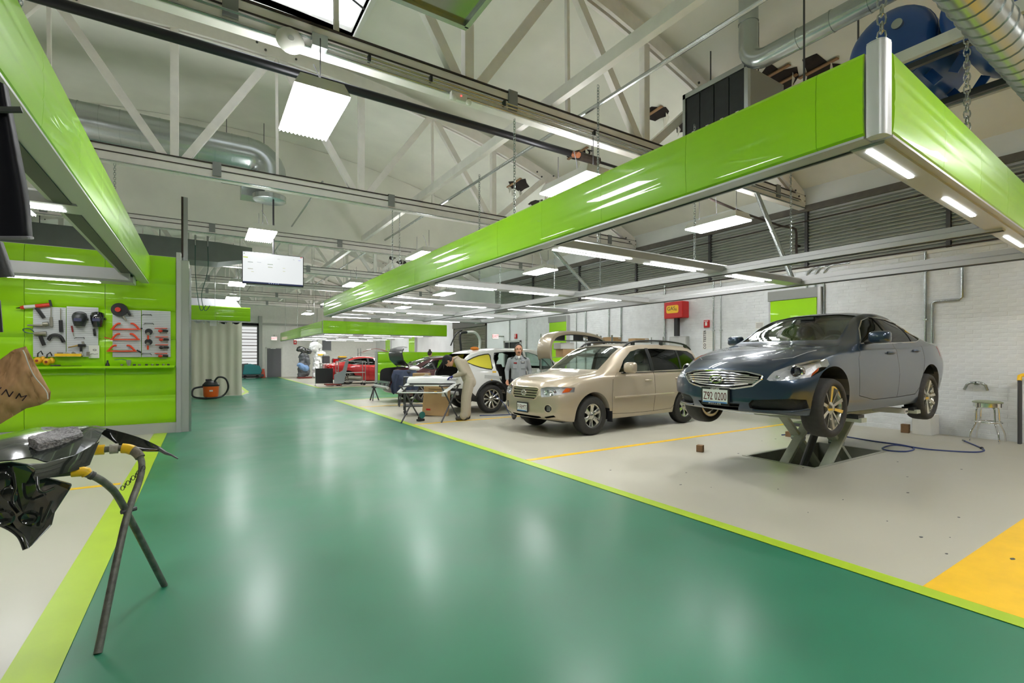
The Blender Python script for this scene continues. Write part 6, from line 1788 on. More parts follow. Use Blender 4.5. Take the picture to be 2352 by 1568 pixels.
N_FLANGE = [[(-0.71,3.22,0.903),(-0.659,3.12,0.837)],[(-0.649,3.22,0.899),(-0.621,3.12,0.845)],[(-0.602,3.22,0.911),(-0.577,3.13,0.853)],[(-0.541,3.24,0.922),(-0.518,3.15,0.863)],[(-0.457,3.34,0.97),(-0.475,3.2,0.874)]]
N_APRON = [(-0.852,3.1,0.934),(-0.739,3.12,0.937),(-0.692,3.15,0.913),(-0.664,3.18,0.875),(-0.656,3.18,0.849),(-0.545,3.22,0.783),(-0.55,3.2,0.762),(-0.591,3.12,0.674),(-0.594,3.08,0.628),(-0.65,3.0,0.561),(-0.665,3.0,0.56),(-0.687,3.02,0.613),(-0.724,3.04,0.649),(-0.838,3.05,0.702)]
N_RIM = [(-0.66,2.99,0.56),(-0.682,3.01,0.615),(-0.719,3.03,0.653),(-0.768,3.04,0.685),(-0.835,3.04,0.706)]
N_BOSS = [(-0.661,3.06,0.683),(-0.736,3.03,0.705)]
N_BULGE = [(-0.76,3.09,0.856),(-0.737,3.08,0.786)]
N_RIBS = [[(-0.725,3.09,0.891),(-0.715,3.08,0.822),(-0.723,3.07,0.766),(-0.696,3.06,0.715)],[(-0.651,3.12,0.855),(-0.643,3.1,0.807),(-0.628,3.1,0.784),(-0.593,3.13,0.793)],[(-0.595,3.1,0.738),(-0.62,3.06,0.651)]]
N_SPONGE = [(-0.748,3.42,0.999),(-0.739,3.6,0.991),(-0.648,3.66,1.012),(-0.592,3.64,1.012),(-0.556,3.55,0.987),(-0.628,3.45,0.97),(-0.701,3.38,0.969)]
N_BAG = [(-1.112,3.0,1.366),(-0.925,3.0,1.367),(-0.798,3.0,1.399),(-0.745,3.0,1.407),(-0.693,3.0,1.437),(-0.698,3.0,1.453),(-0.662,3.0,1.467),(-0.636,3.0,1.398),(-0.59,3.0,1.283),(-0.58,3.0,1.259),(-0.583,3.0,1.223),(-0.616,3.0,1.201),(-0.662,3.0,1.188),(-0.704,3.0,1.157),(-0.745,3.0,1.124),(-0.925,3.0,1.09),(-1.112,3.0,1.089)]
N_STITCH = [(-0.657,2.93,1.449),(-0.649,2.93,1.428),(-0.636,2.92,1.384),(-0.617,2.92,1.332),(-0.591,2.92,1.289),(-0.577,2.92,1.26),(-0.574,2.92,1.232)]
N_HANGP = [[(-0.85,3.0,2.664),(-0.85,3.0,2.348),(-0.85,3.0,2.051),(-0.85,3.0,1.93)],[(-0.772,2.95,2.609),(-0.772,2.95,2.33),(-0.772,2.95,2.032),(-0.772,2.95,1.928)],[(-0.725,2.92,2.594),(-0.698,2.92,2.336),(-0.665,2.92,2.061),(-0.658,2.92,1.937)],[(-0.716,2.95,2.598),(-0.681,2.95,2.351),(-0.651,2.95,2.128),(-0.64,2.95,1.945)],[(-0.723,3.0,2.614),(-0.687,3.0,2.368),(-0.655,3.0,2.141),(-0.643,3.0,1.955)]]
N_HANG2 = [[(-0.81,2.95,1.919),(-0.81,2.95,1.823),(-0.81,2.95,1.75)],[(-0.74,2.93,1.917),(-0.727,2.93,1.829),(-0.721,2.93,1.762)],[(-0.73,2.95,1.917),(-0.708,2.95,1.834),(-0.692,2.95,1.768)],[(-0.736,3.0,1.924),(-0.715,3.0,1.842),(-0.699,3.0,1.774)]]
N_HANG3 = [[(-0.785,2.95,1.752),(-0.785,2.95,1.52)],[(-0.732,2.95,1.662),(-0.724,2.95,1.527)]]
N_ROD = [(-0.797,2.9,2.446),(-0.653,2.9,2.486)]
N_A = [(-0.418,3.019,0),(-0.347,3.28,0.514),(-0.306,3.5,0.691),(-0.295,3.56,0.766),(-0.306,3.6,0.824),(-0.343,3.62,0.866),(-0.394,3.63,0.882),(-0.473,3.63,0.883),(-0.587,3.63,0.885),(-1.0,3.63,0.885)]
N_B = [(-0.193,3.686,0),(-0.314,3.42,0.461),(-0.373,3.3,0.671),(-0.401,3.24,0.744),(-0.437,3.2,0.798),(-0.482,3.18,0.835),(-0.539,3.18,0.851),(-1.0,3.18,0.851)]
M_GLBLK = mat('gloss_black', (.012,.014,.013), .12, coat=1.0)
M_FEND = mat('fender_black', (.02,.024,.022), .18, coat=.8, bump=.05, bscale=6)
M_STEELP = mat('worn_steel', srgb(112,112,106), .5, .5, noise=.3, nscale=25, bump=.3, bscale=60)
def loc(pts, o): return [(p[0]-o[0], p[1]-o[1], p[2]-o[2]) for p in pts]
def smooth_rows(R, k=4):
    A = [catmull(r, k) for r in R]
    return [list(c) for c in zip(*[catmull(list(col), k) for col in zip(*A)])]
# stand
o0 = (-.6,3.35,0)
t = thing('panel_stand', 'bent steel pipe stand with taped top holding the black fender', 'stand', o0)
ph = []
for nm, P_ in (('A',N_A),('B',N_B)):
    Q = catmull(loc(P_, o0), 4)
    MB().tube(Q, .0175, 12).obj('leg', M_STEELP, t, smooth=60)
    # far legs of the two bent frames, outside the picture
    e = Vector(Q[-1]); f = Vector(Q[0]); MB().tube([e, e+Vector((-.06,0,-.04)), Vector((e.x-.05, f.y, 0))], .0175, 12).obj('leg', M_STEELP, t, smooth=60)
    ph.append(Q)
MB().tube(ph[0][16:24], .026, 12).obj('tape_wrap', mat('grey_wrap', srgb(120,112,100), .7, noise=.2, bump=.6), t, smooth=60)
for a, b, c in ((20,24,0),(25,27,1),(28,32,0)):
    MB().tube(ph[0][a:b+1], .029, 12).obj('tape_wrap', M_YEL if c == 0 else mat('foam_pale', srgb(170,166,156), .8, bump=.8), t, smooth=60)
MB().tube(ph[1][20:25], .024, 12).obj('tape_wrap', M_YEL, t, smooth=60)
MB().tube(ph[1][18:20], .021, 12).obj('tape_wrap', M_DARKGREY, t, smooth=60)
cr = Vector(ph[0][5]); 
MB().cyl(tuple(cr+Vector((-.03,-.02,0))), tuple(cr+Vector((.03,.02,.0))), .012, n=8).obj('pivot_bolt', M_DARKGREY, t)
b = MB(); cpt = Vector(ph[0][11])
for k in range(9):
    c = cpt+Vector((-.012*k+.01,-.01,.02-.013*k)); lk = LK[k % 2]
    b.add([(v[0]*.5+c.x, v[1]*.5+c.y, v[2]*.5+c.z) for v in lk.v], lk.f)
b.obj('short_chain', M_DARKGREY, t)
# fender
o1 = (-.6,3.5,.95)
t = thing('fender_panel', 'glossy black car fender lying on the pipe stand', 'fender', o1)
MB().grid(smooth_rows([loc(r,o1) for r in N_SKIN]), (0,.0,-.006)).obj('fender_skin', M_FEND, t, smooth=60)
MB().grid(smooth_rows([loc(r,o1) for r in N_WING]), (0,.01,-.004)).obj('fender_wing', M_GLBLK, t, smooth=60)
MB().tube(loc(N_SPIKE,o1), [.012,.01,.006,.004], 6).obj('mount_tab', M_DARKGREY, t)
MB().grid([loc(r,o1) for r in N_FLANGE], (0,.012,0)).obj('flange', M_GLBLK, t, smooth=50)
# apron
o2 = (-.6,3.1,.8)
t = thing('splash_apron', 'glossy black pressed apron panel hanging below the fender', 'panel', o2)
MB().prism(loc(N_APRON,o2), (0,.02,0)).obj('apron_sheet', M_GLBLK, t, bevel=.006)
MB().tube(catmull(loc(N_RIM,o2),4), .012, 8).obj('arch_rim', M_GLBLK, t, smooth=60)
for c in loc(N_BOSS,o2):
    MB().lathe([(.034,-.0),(.036,-.008),(.028,-.012),(.018,-.004),(.0,-.002)],20,(c[0],c[1]-.004,c[2]),'y').obj('boss', M_GLBLK, t, smooth=50)
for r in N_RIBS: MB().tube(catmull(loc(r,o2),4), .006, 8).obj('rib', M_GLBLK, t, smooth=60)
for c in loc(N_BULGE,o2): MB().sphere(c,(.03,.008,.045),12,8).obj('bulge', M_GLBLK, t, smooth=60)
# sponge
o3 = N_SPONGE[0]
t = thing('sponge_pad', 'rough grey speckled sponge lying on the fender', 'sponge', o3)
sp_m = mat('sponge_grey', srgb(150,148,150), .95, noise=.45, nscale=90, bump=1.0, bscale=110)
P_ = loc(N_SPONGE,o3)
b = bmesh.new(); vs = [b.verts.new((p[0],p[1],p[2]+.012)) for p in P_]; f = b.faces.new(vs)
r_ = bmesh.ops.extrude_face_region(b, geom=[f]); 
for v in [g for g in r_['geom'] if isinstance(g, bmesh.types.BMVert)]: v.co.z -= .045
bmesh.ops.triangulate(b, faces=b.faces); bmesh.ops.subdivide_edges(b, edges=b.edges, cuts=6, use_grid_fill=True)
for v in b.verts: v.co += Vector((random.uniform(-1,1),random.uniform(-1,1),random.uniform(-1,1)))*.003
bmesh.ops.recalc_face_normals(b, faces=b.faces)
me = bpy.data.meshes.new('sponge'); b.to_mesh(me); b.free(); me.materials.append(sp_m); link('sponge', me, t)
# kraft paper bag on a trolley
o4 = (-1.25,3.0,1.05)
t = thing('paper_bag', 'crumpled brown kraft paper bag with stitched end and printed letters', 'bag', o4)
kraft = mat('kraft_paper', srgb(180,140,98), .75, noise=.09, nscale=6, bump=1.0, bscale=9)
out = loc(N_BAG,o4)
from mathutils.geometry import tessellate_polygon
b = bmesh.new(); vs = [b.verts.new(p) for p in out]; f = b.faces.new(vs)
bmesh.ops.triangulate(b, faces=[f]); bmesh.ops.subdivide_edges(b, edges=b.edges[:], cuts=14, use_grid_fill=True)
bmesh.ops.triangulate(b, faces=b.faces)
rim = {v for v in b.verts if v.is_boundary}
import mathutils.noise as mn
front = {}
pts2 = [(v.co.x, v.co.z) for v in rim]
for v in b.verts:
    if v in rim: continue
    d = min(math.hypot(v.co.x-q[0], v.co.z-q[1]) for q in pts2)
    puff = .14*(1-math.exp(-d/.07))
    v.co.y -= puff*(.75+.7*mn.noise(v.co*8)) + .03*abs(mn.noise(v.co*15)) - .03*abs(mn.noise(v.co*11+Vector((3,1,7)))) + .008*mn.noise(v.co*40)
geo = bmesh.ops.duplicate(b, geom=b.verts[:]+b.edges[:]+b.faces[:])
for v in [g for g in geo['geom'] if isinstance(g, bmesh.types.BMVert)]: v.co.y = -v.co.y*.7
bmesh.ops.remove_doubles(b, verts=b.verts, dist=1e-4); bmesh.ops.recalc_face_normals(b, faces=b.faces)
me = bpy.data.meshes.new('bag_skin'); b.to_mesh(me); b.free(); me.materials.append(kraft); me.shade_smooth(); me.set_sharp_from_angle(angle=math.radians(50)); link('bag_skin', me, t)
MB().tube(catmull(loc(N_STITCH,o4),3), .0022, 6).obj('stitching', M_WHITE, t)
bag_bv = BVHTree.FromPolygons([v.co for v in me.vertices], [tuple(p.vertices) for p in me.polygons])
def on_bag(o):
    for v in o.data.vertices:
        h = bag_bv.ray_cast(Vector((v.co.x,-2,v.co.z)), Vector((0,1,0)))
        if h[0] is not None: v.co.y = h[0].y-.003
ink = mat('bag_ink', srgb(64,46,56), .7)
M_ = frame((0,0,0),(math.cos(-.52),0,math.sin(-.52)),(math.sin(.52),0,math.cos(.52)))
for ch, x, z in (('L',.497,.240),('I',.522,.226),('N',.547,.212),('M',.583,.192)):
    lt = text_obj('letter', ch, .04, ink, Matrix.Translation((x,-.15,z)) @ M_, t)
    on_bag(lt)
lt = MB().tube([(.52-.04,-.15,.27),(.52-.04,-.15,.10)],.004,4).obj('printed_frame', ink, t)
t = thing('parts_trolley', 'dark parts trolley just outside the left edge under the paper bag', 'trolley', (-1.52,3.05,.004))
MB().box(-.35,-.25,.98,.2,.25,1.02).obj('tray', M_DARKGREY, t); MB().box(-.35,-.25,.25,.2,.25,.28).obj('tray', M_DARKGREY, t)
for x in (-.33,.18):
    for y in (-.23,.23): MB().tube([(x,y,0),(x,y,1.0)],.016,8).obj('post', M_DARKGREY, t)
# hanging black bumper pieces
o5 = (-.85,3.0,1.95)
t = thing('hanging_bumper', 'matt black bumper piece hanging at the left edge under the light beam', 'bumper', o5)
MB().grid(smooth_rows([loc(r,o5) for r in N_HANGP],3), (0,.015,0)).obj('bumper_skin', mat('bumper_black',(.006,.006,.01),.55,spec=.2,bump=.1,bscale=30), t, smooth=60)
e = smooth_rows([loc(r,o5) for r in N_HANGP],3)
MB().tube([r[-1] for r in e] if len(e) < 30 else e[-1], .009, 6).obj('pale_edge', mat('edge_grey',srgb(120,118,124),.5), t) if False else None
rws = smooth_rows([loc(r,o5) for r in N_HANGP],3)
MB().tube([r[-1] for r in rws], .008, 6).obj('pale_edge', mat('edge_grey',srgb(120,118,124),.5), t)
MB().tube([rws[0][-6], (rws[0][-6][0]-.1, 0, .84), (-.18,0,.86)], .006, 5).obj('hook_wire', M_DARKGREY, t)
MB().tube(loc(N_ROD,o5), .014, 8).obj('support_rod', M_DARKGREY, t)
o6 = (-.75,2.98,1.78)
t = thing('hanging_flap', 'ragged dark grey liner piece hanging below the black bumper', 'liner', o6)
MB().grid(smooth_rows([loc(r,o6) for r in N_HANG2],3), (0,.01,0)).obj('liner_skin', mat('liner_grey',srgb(58,58,60),.5,bump=.6,bscale=25), t, smooth=60)
MB().grid([loc(r,o6) for r in N_HANG3], (0,.01,0)).obj('liner_tail', mat('liner_grey'), t)
# ================================================================== people
SKIN = mat('skin', srgb(206,150,120), .55)
def flesh(caps, ells, voxel, name, m, parent, smooth_it=3, loft=()):
    """one continuous surface from overlapping tapered limbs"""
    b = MB()
    for c in caps:
        p0, p1, r0, r1 = c[:4]
        p0 = Vector(p0); p1 = Vector(p1); pts = []; rs = []
        d = (p1-p0); L = d.length; d = d/L if L > 1e-6 else Vector((0,0,1))
        for k in range(1, 4):
            a = PI/2*(1-k/4); pts.append(p0-d*r0*math.sin(a)); rs.append(r0*math.cos(a))
        for k in range(0, 4):
            u = k/3; pts.append(p0+(p1-p0)*u); rs.append(r0+(r1-r0)*u)
        for k in range(1, 4):
            a = PI/2*k/4; pts.append(p1+d*r1*math.sin(a)); rs.append(r1*math.cos(a))
        b.tube(pts, rs, 14)
    for e in ells:
        b.sphere(e[0], e[1], 18, 12, e[2] if len(e) > 2 else None)
    for pr in loft: b.add(pr.v, pr.f)
    me = b.mesh('tmp', [])
    o = bpy.data.objects.new('tmp', me); COL.objects.link(o)
    md = o.modifiers.new('r', 'REMESH'); md.mode = 'VOXEL'; md.voxel_size = voxel
    if smooth_it:
        ms = o.modifiers.new('s', 'SMOOTH'); ms.factor = .5; ms.iterations = smooth_it
    dg = bpy.context.evaluated_depsgraph_get(); dg.update()
    r = bpy.data.meshes.new_from_object(o.evaluated_get(dg)); bpy.data.objects.remove(o)
    r.materials.clear(); r.materials.append(m); r.shade_smooth()
    return link(name, r, parent)
def oval_loft(secs, n=20):
    """stack of ovals (centre, rx, ry): a shaped trunk"""
    b = MB(); vs = []
    for (c, rx, ry) in secs:
        for k in range(n):
            a = 2*PI*k/n; vs.append((c[0]+rx*math.cos(a), c[1]+ry*math.sin(a), c[2]))
    fs = [(i*n+k, i*n+(k+1)%n, (i+1)*n+(k+1)%n, (i+1)*n+k) for i in range(len(secs)-1) for k in range(n)]
    fs += [tuple(range(n-1,-1,-1)), tuple((len(secs)-1)*n+k for k in range(n))]
    return b.add(vs, fs)
def head_shapes(c, M, k=1.0):
    """ellipsoids of a head about its centre c; faces -y before M"""
    R = M.to_3x3(); T = lambda p: tuple(Vector(c)+R@(Vector(p)*k))
    el = [(T((0,.012,.03)), (.074,.092,.088), M), (T((0,-.012,-.045)), (.06,.074,.07), M), (T((0,-.03,-.085)), (.038,.05,.032), M),
          (T((0,-.088,-.018)), (.014,.02,.02), M), (T((0,-.082,.005)), (.010,.014,.026), M), (T((0,-.073,.032)), (.05,.014,.011), M),
          (T((0,-.082,-.058)), (.024,.012,.009), M), (T((.034,-.066,-.025)), (.022,.018,.02), M), (T((-.034,-.066,-.025)), (.022,.018,.02), M)]
    for s in (-1, 1): el.append((T((s*.076,.012,-.005)), (.01,.02,.032), M))
    el = [(e[0], tuple(q*k for q in e[1]), e[2]) for e in el]
    return el, T
def hand_caps(w, d, palm_n, side, curl=.5, L=.085):
    """palm and five fingers from wrist w along d; palm_n = direction the palm faces; side = thumb direction"""
    w = Vector(w); d = Vector(d).normalized(); pn = Vector(palm_n); pn = (pn-d*pn.dot(d)).normalized(); sd = Vector(side); sd = (sd-d*sd.dot(d)-pn*sd.dot(pn)).normalized()
    caps = []
    for k in range(4):
        o = sd*(.03-.02*k); root = w+d*(L+.004*(1.5-abs(k-1.5)))+o
        caps.append((w+o*.5+d*.01, root, .016, .0115))
        fl = (.040,.046,.043,.033)[k]
        d1 = (d*math.cos(curl)+pn*math.sin(curl)); m = root+d1*fl
        d2 = (d*math.cos(curl*2.2)+pn*math.sin(curl*2.2)); e = m+d2*fl*.8
        caps += [(root, m, .0105, .0095), (m, e, .0092, .0078)]
    tb = w+d*.03+sd*.022; t1 = tb+(d*.6+sd*.7+pn*.25).normalized()*.04; t2 = t1+(d*.9+sd*.15+pn*.45).normalized()*.034
    caps += [(w+d*.015, tb, .016, .014), (tb, t1, .0135, .011), (t1, t2, .0108, .0085)]
    return caps
def face_parts(t, T, M, hairm, brow=True, moust=None):
    for s in (-1, 1):
        MB().sphere(T((s*.031,-.0735,.012)), (.011,.007,.006), 10, 6, M).obj('eye', mat('eye_white',srgb(215,208,200),.3), t, smooth=60)
        MB().sphere(T((s*.031,-.0798,.012)), (.0048,.002,.005), 8, 6, M).obj('iris', mat('iris_dark',(.02,.014,.01),.2), t, smooth=60)
        if brow: MB().sphere(T((s*.031,-.083,.034)), (.02,.006,.0055), 10, 6, M).obj('eyebrow', hairm, t, smooth=60)
    MB().sphere(T((0,-.0925,-.062)), (.02,.004,.005), 10, 6, M).obj('mouth', mat('lips',srgb(150,86,76),.5), t, smooth=60)
    if moust: MB().sphere(T((0,-.093,-.045)), (.03,.009,.008), 12, 6, M).obj('moustache', moust, t, smooth=60)
# ---------------- man standing between the cars
def standing_man():
    t = thing('person', 'person in a grey work shirt standing behind the beige car, holding a dark lamp', 'person', (6.1,9.22,.004), -.50)
    hairm = mat('dark_hair', srgb(44,34,28), .7)
    M0 = Matrix.Rotation(.05, 4, 'X'); hc = (0,-.01,1.57)
    el, T = head_shapes(hc, M0, 1.13)
    # arms: x<0 is the arm at the viewer's left
    shL, shR = (-.195,.0,1.335), (.195,.0,1.335)
    elL, elR = (-.265,.03,1.10), (.26,.05,1.11)
    wrL, wrR = (-.262,-.07,.885), (.25,-.02,.87)
    caps = [((0,.01,1.36),(0,0,1.5),.06,.056), (shL,elL,.046,.038),(elL,wrL,.037,.026),(shR,elR,.046,.038),(elR,wrR,.037,.026),
            ((-.09,.0,.9),(-.1,0,.5),.075,.052),((-.1,0,.5),(-.1,.02,.09),.05,.036),((.09,.0,.9),(.1,0,.5),.075,.052),((.1,0,.5),(.1,.02,.09),.05,.036)]
    caps += hand_caps(wrL, (0,-.12,-1), (.6,-.8,0), (.2,-1,0), .75) + hand_caps(wrR, (0,-.1,-1), (-1,-.2,0), (0,-1,0), .35)
    tr = oval_loft([((0,0,.86),.15,.10),((0,0,.95),.15,.10),((0,-.01,1.1),.145,.105),((0,0,1.22),.16,.108),((0,.005,1.32),.17,.095),((0,.01,1.385),.12,.075),((0,.01,1.41),.07,.06)])
    flesh(caps, el, .0075, 'body', SKIN, t, 2, [tr])
    face_parts(t, T, M0, hairm, moust=mat('moustache_brown', srgb(70,46,34), .8))
    # hair: shell over the crown and back, receding at the front
    hair = flesh([], [(T((0,.026,.047)),(.0895,.099,.097),M0),(T((0,.055,-.01)),(.085,.06,.085),M0),(T((.068,.016,.015)),(.016,.045,.045),M0),(T((-.068,.016,.015)),(.016,.045,.045),M0)], .008, 'hair', hairm, t, 2)
    shirt = mat('grey_work_shirt', srgb(150,154,156), .85, bump=.35, bscale=14)
    tr = oval_loft([((0,0,.80),.178,.13),((0,0,.90),.175,.128),((0,-.015,1.08),.17,.13),((0,-.01,1.22),.182,.132),((0,.0,1.32),.19,.115),((0,.008,1.39),.135,.09),((0,.008,1.435),.075,.072)])
    sc = [(shL,elL,.064,.056),(elL,(-.262,-.06,.91),.054,.04),(shR,elR,.064,.056),(elR,(.25,-.01,.89),.054,.04),((-.12,.01,1.355),(-.2,.0,1.325),.06,.062),((.12,.01,1.355),(.2,.0,1.325),.06,.062)]
    flesh(sc, [], .010, 'shirt', shirt, t, 3, [tr])
    for s in (-1, 1):
        MB().prism([(s*.01,-.108,1.415),(s*.075,-.075,1.46),(s*.09,-.085,1.40),(s*.05,-.125,1.36)], (0,.012,0)).obj('collar', shirt, t)
        MB().sphere((s*.155,.0,1.388),(.055,.075,.014),12,6,Matrix.Rotation(s*.5,4,'Y')).obj('shoulder_patch', mat('patch_dark',srgb(60,62,66),.8), t, smooth=60)
    MB().prism([(-.03,-.105,1.43),(.03,-.105,1.43),(.0,-.13,1.36)], (0,.02,0)).obj('undershirt', M_WHITE, t)
    MB().cbox((-.085,-.137,1.275),(.075,.006,.03)).obj('name_patch', M_BLACK, t); MB().cbox((-.085,-.142,1.275),(.06,.004,.016)).obj('patch_print', M_RED, t)
    MB().cbox((.085,-.137,1.295),(.085,.006,.04)).obj('name_patch', M_BLACK, t); MB().cbox((.085,-.142,1.297),(.066,.004,.02)).obj('patch_print', M_WHITE, t)
    MB().box(-.012,-.148,.84,.012,-.138,1.36).obj('button_band', shirt, t)
    for s in (-1, 1): MB().cbox((s*.09,-.136,1.2),(.095,.012,.1)).obj('pocket', shirt, t, bevel=.004)
    tro = mat('dark_trousers', srgb(52,54,62), .85)
    flesh([((-.09,0,.88),(-.1,0,.5),.098,.078),((-.1,0,.5),(-.1,.02,.06),.076,.062),((.09,0,.88),(.1,0,.5),.098,.078),((.1,0,.5),(.1,.02,.06),.076,.062)], [((0,0,.9),(.165,.115,.09))], .012, 'trousers', tro, t, 3)
    shoe = mat('work_shoe', srgb(58,56,54), .7)
    for s in (-1, 1):
        flesh([((s*.1,.04,.05),(s*.115,-.12,.04),.05,.042)], [((s*.1,.03,.08),(.05,.06,.06))], .010, 'shoe', shoe, t, 2)
    # lamp unit held in the hand
    l = thing('headlamp_unit', 'dark car headlamp unit held low in the grey-shirted person\'s hand', 'headlamp', (6.1-.22,9.22-.02,.62), -.5)
    MB().sphere((0,-.05,0),(.12,.07,.08),16,10,Matrix.Rotation(.4,4,'Y')).obj('housing', M_BLACK, l, smooth=60)
    MB().sphere((-.02,-.09,.0),(.085,.045,.055),16,10,Matrix.Rotation(.4,4,'Y')).obj('lens', M_REFL, l, smooth=60)
    MB().tube([(.0,-.02,.06),(.03,-.03,.14),(.06,-.02,.2)], .012, 6).obj('bracket', M_BLACK, l)
    return t
standing_man()
# ---------------- worker bent over the tailgate
def bent_worker():
    t = thing('person', 'person in beige overalls, black cap and blue gloves bent over a white tailgate', 'person', (4.95,9.7,.004), -2.10)
    ov = mat('beige_overalls', srgb(176,166,146), .9, bump=.4, bscale=12)
    # frame: faces -y; feet under the origin
    hip = Vector((0,.14,.90)); chest = Vector((0,-.06,1.24)); neck = Vector((0,-.20,1.36)); hc = Vector((0,-.35,1.31))
    M0 = Matrix.Rotation(1.2, 4, 'X')
    el, T = head_shapes(hc, M0, 1.08)
    shL, shR = (-.19,-.13,1.31), (.19,-.13,1.31)
    elL, elR = (-.25,.02,1.07), (.25,.02,1.07)
    wrL, wrR = (-.16,-.22,.985), (.16,-.22,.985)
    caps = [(chest,neck,.09,.058),(neck,hc,.054,.056),(shL,elL,.045,.038),(elL,wrL,.036,.026),(shR,elR,.045,.038),(elR,wrR,.036,.026),
            ((-.09,.13,.88),(-.1,.02,.48),.075,.052),((-.1,.02,.48),(-.1,.05,.09),.05,.036),((.09,.13,.88),(.1,.02,.48),.075,.052),((.1,.02,.48),(.1,.0,.09),.05,.036),
            (hip,chest,.095,.10),((-.13,-.1,1.28),(.13,-.1,1.28),.07,.07)]
    caps += hand_caps(wrL, (.15,-.95,-.3), (0,-.2,-1), (1,0,0), .35) + hand_caps(wrR, (-.15,-.95,-.3), (0,-.2,-1), (-1,0,0), .35)
    flesh(caps, el, .0075, 'body', SKIN, t, 2)
    hairm = mat('dark_hair')
    face_parts(t, T, M0, hairm)
    cap = flesh([], [(T((0,.02,.05)),(.1,.118,.094),M0),(T((0,.05,.0)),(.094,.085,.085),M0)], .008, 'cap', mat('black_cap',srgb(34,34,36),.85), t, 2)
    MB().sphere(T((0,-.11,.055)),(.07,.075,.008),16,6,M0@Matrix.Rotation(.25,4,'X')).obj('cap_brim', mat('black_cap'), t, smooth=60)
    # suit
    sc = [(shL,elL,.068,.062),(elL,(-.17,-.2,.99),.06,.044),(shR,elR,.068,.062),(elR,(.17,-.2,.99),.06,.044),((-.11,-.1,1.29),(-.19,-.12,1.30),.085,.07),((.11,-.1,1.29),(.19,-.12,1.30),.085,.07),
          (hip+Vector((-.06,0,-.06)),chest+Vector((-.06,.02,0)),.135,.135),(hip+Vector((.06,0,-.06)),chest+Vector((.06,.02,0)),.135,.135),(chest,neck+Vector((0,.04,-.01)),.13,.085),
          ((-.09,.13,.82),(.09,.13,.82),.10,.10),((-.07,.1,.95),(.07,.1,.95),.13,.13)]
    flesh(sc, [], .011, 'jacket', ov, t, 3)
    flesh([((-.09,.12,.88),(-.1,.05,.5),.125,.112),((-.1,.05,.5),(-.1,.06,.13),.11,.092),((.09,.12,.88),(.1,.05,.5),.125,.112),((.1,.05,.5),(.1,.02,.13),.11,.092),((-.1,.05,.14),(-.1,.05,.1),.088,.09),((.1,.0,.14),(.1,.0,.1),.088,.09)], [], .012, 'trousers', ov, t, 3)
    MB().tube([(.075*math.cos(a), -.19+.05*math.sin(a), 1.385+.035*math.sin(a)) for a in [2*PI*k/18 for k in range(18)]], .018, 8, closed=True).obj('collar', ov, t, smooth=60)
    gl = mat('blue_glove', srgb(44,44,130), .6)
    for w, s in ((wrL,1),(wrR,-1)):
        hp = hand_caps(w, (.15*s,-.95,-.3), (0,-.2,-1), (s,0,0), .35)
        flesh([(a,b,r0*1.22,r1*1.22) for a,b,r0,r1 in hp]+[(Vector(w)+Vector((0,.05,.015)),w,.04,.036)], [], .007, 'glove', gl, t, 2)
    sh = mat('work_shoe')
    for x, y in ((-.1,.05),(.1,.0)):
        flesh([((x,y+.04,.055),(x,y-.14,.045),.055,.046)], [((x,y+.03,.09),(.054,.065,.07))], .010, 'shoe', sh, t, 2)
    return t
bent_worker()
# ---------------- third person beyond the maroon car
def far_person():
    t = thing('person', 'person with dark tied-up hair in a dark top, beyond the maroon car', 'person', (7.35,17.3,.004), 2.3)
    M0 = Matrix.Rotation(.35, 4, 'X'); hc = (0,-.05,1.52)
    el, T = head_shapes(hc, M0)
    caps = [((0,.0,1.33),(0,-.03,1.45),.05,.048)]
    for s in (-1, 1): caps += [((s*.17,0,1.31),(s*.23,.03,1.04),.042,.036),((s*.23,.03,1.04),(s*.2,-.1,.84),.035,.025),((s*.08,0,.85),(s*.09,0,.46),.07,.05),((s*.09,0,.46),(s*.09,.02,.08),.048,.034)]
    for s in (-1, 1): caps += hand_caps((s*.2,-.1,.84), (0,-.3,-1), (-s,0,0), (0,-1,0), .4)
    tr = oval_loft([((0,0,.82),.15,.1),((0,0,1.0),.13,.095),((0,0,1.2),.15,.1),((0,0,1.32),.15,.085),((0,0,1.38),.07,.06)])
    flesh(caps, el, .009, 'body', SKIN, t, 2, [tr])
    hairm = mat('dark_hair'); face_parts(t, T, M0, hairm)
    flesh([], [(T((0,.03,.045)),(.084,.094,.08),M0),(T((0,.06,-.01)),(.075,.05,.07),M0),(T((0,.07,.13)),(.045,.045,.045),M0)], .009, 'hair', hairm, t, 2)
    tp = mat('dark_top', srgb(44,46,50), .85)
    tr = oval_loft([((0,0,.78),.165,.12),((0,0,1.0),.15,.115),((0,0,1.2),.168,.118),((0,0,1.32),.17,.1),((0,0,1.39),.075,.07)])
    flesh([c for s in (-1,1) for c in (((s*.17,0,1.31),(s*.23,.03,1.04),.06,.052),((s*.23,.03,1.04),(s*.2,-.08,.87),.05,.038))], [], .012, 'top', tp, t, 3, [tr])
    flesh([c for s in (-1,1) for c in (((s*.08,0,.85),(s*.09,0,.46),.09,.072),((s*.09,0,.46),(s*.09,.02,.07),.07,.056))], [((0,0,.87),(.155,.11,.08))], .013, 'trousers', mat('dark_trousers'), t, 3)
    for s in (-1, 1): flesh([((s*.09,.04,.05),(s*.1,-.1,.04),.046,.04)], [], .012, 'shoe', mat('work_shoe'), t, 2)
far_person()

# ================================================================== the white tailgate on folding stands, boxes, cart
tg = thing('tailgate', 'white car tailgate with window frame lying on two folding stands', 'tailgate', (4.25,9.95,.80), -.57)
wp = MATS['white_car_paint']
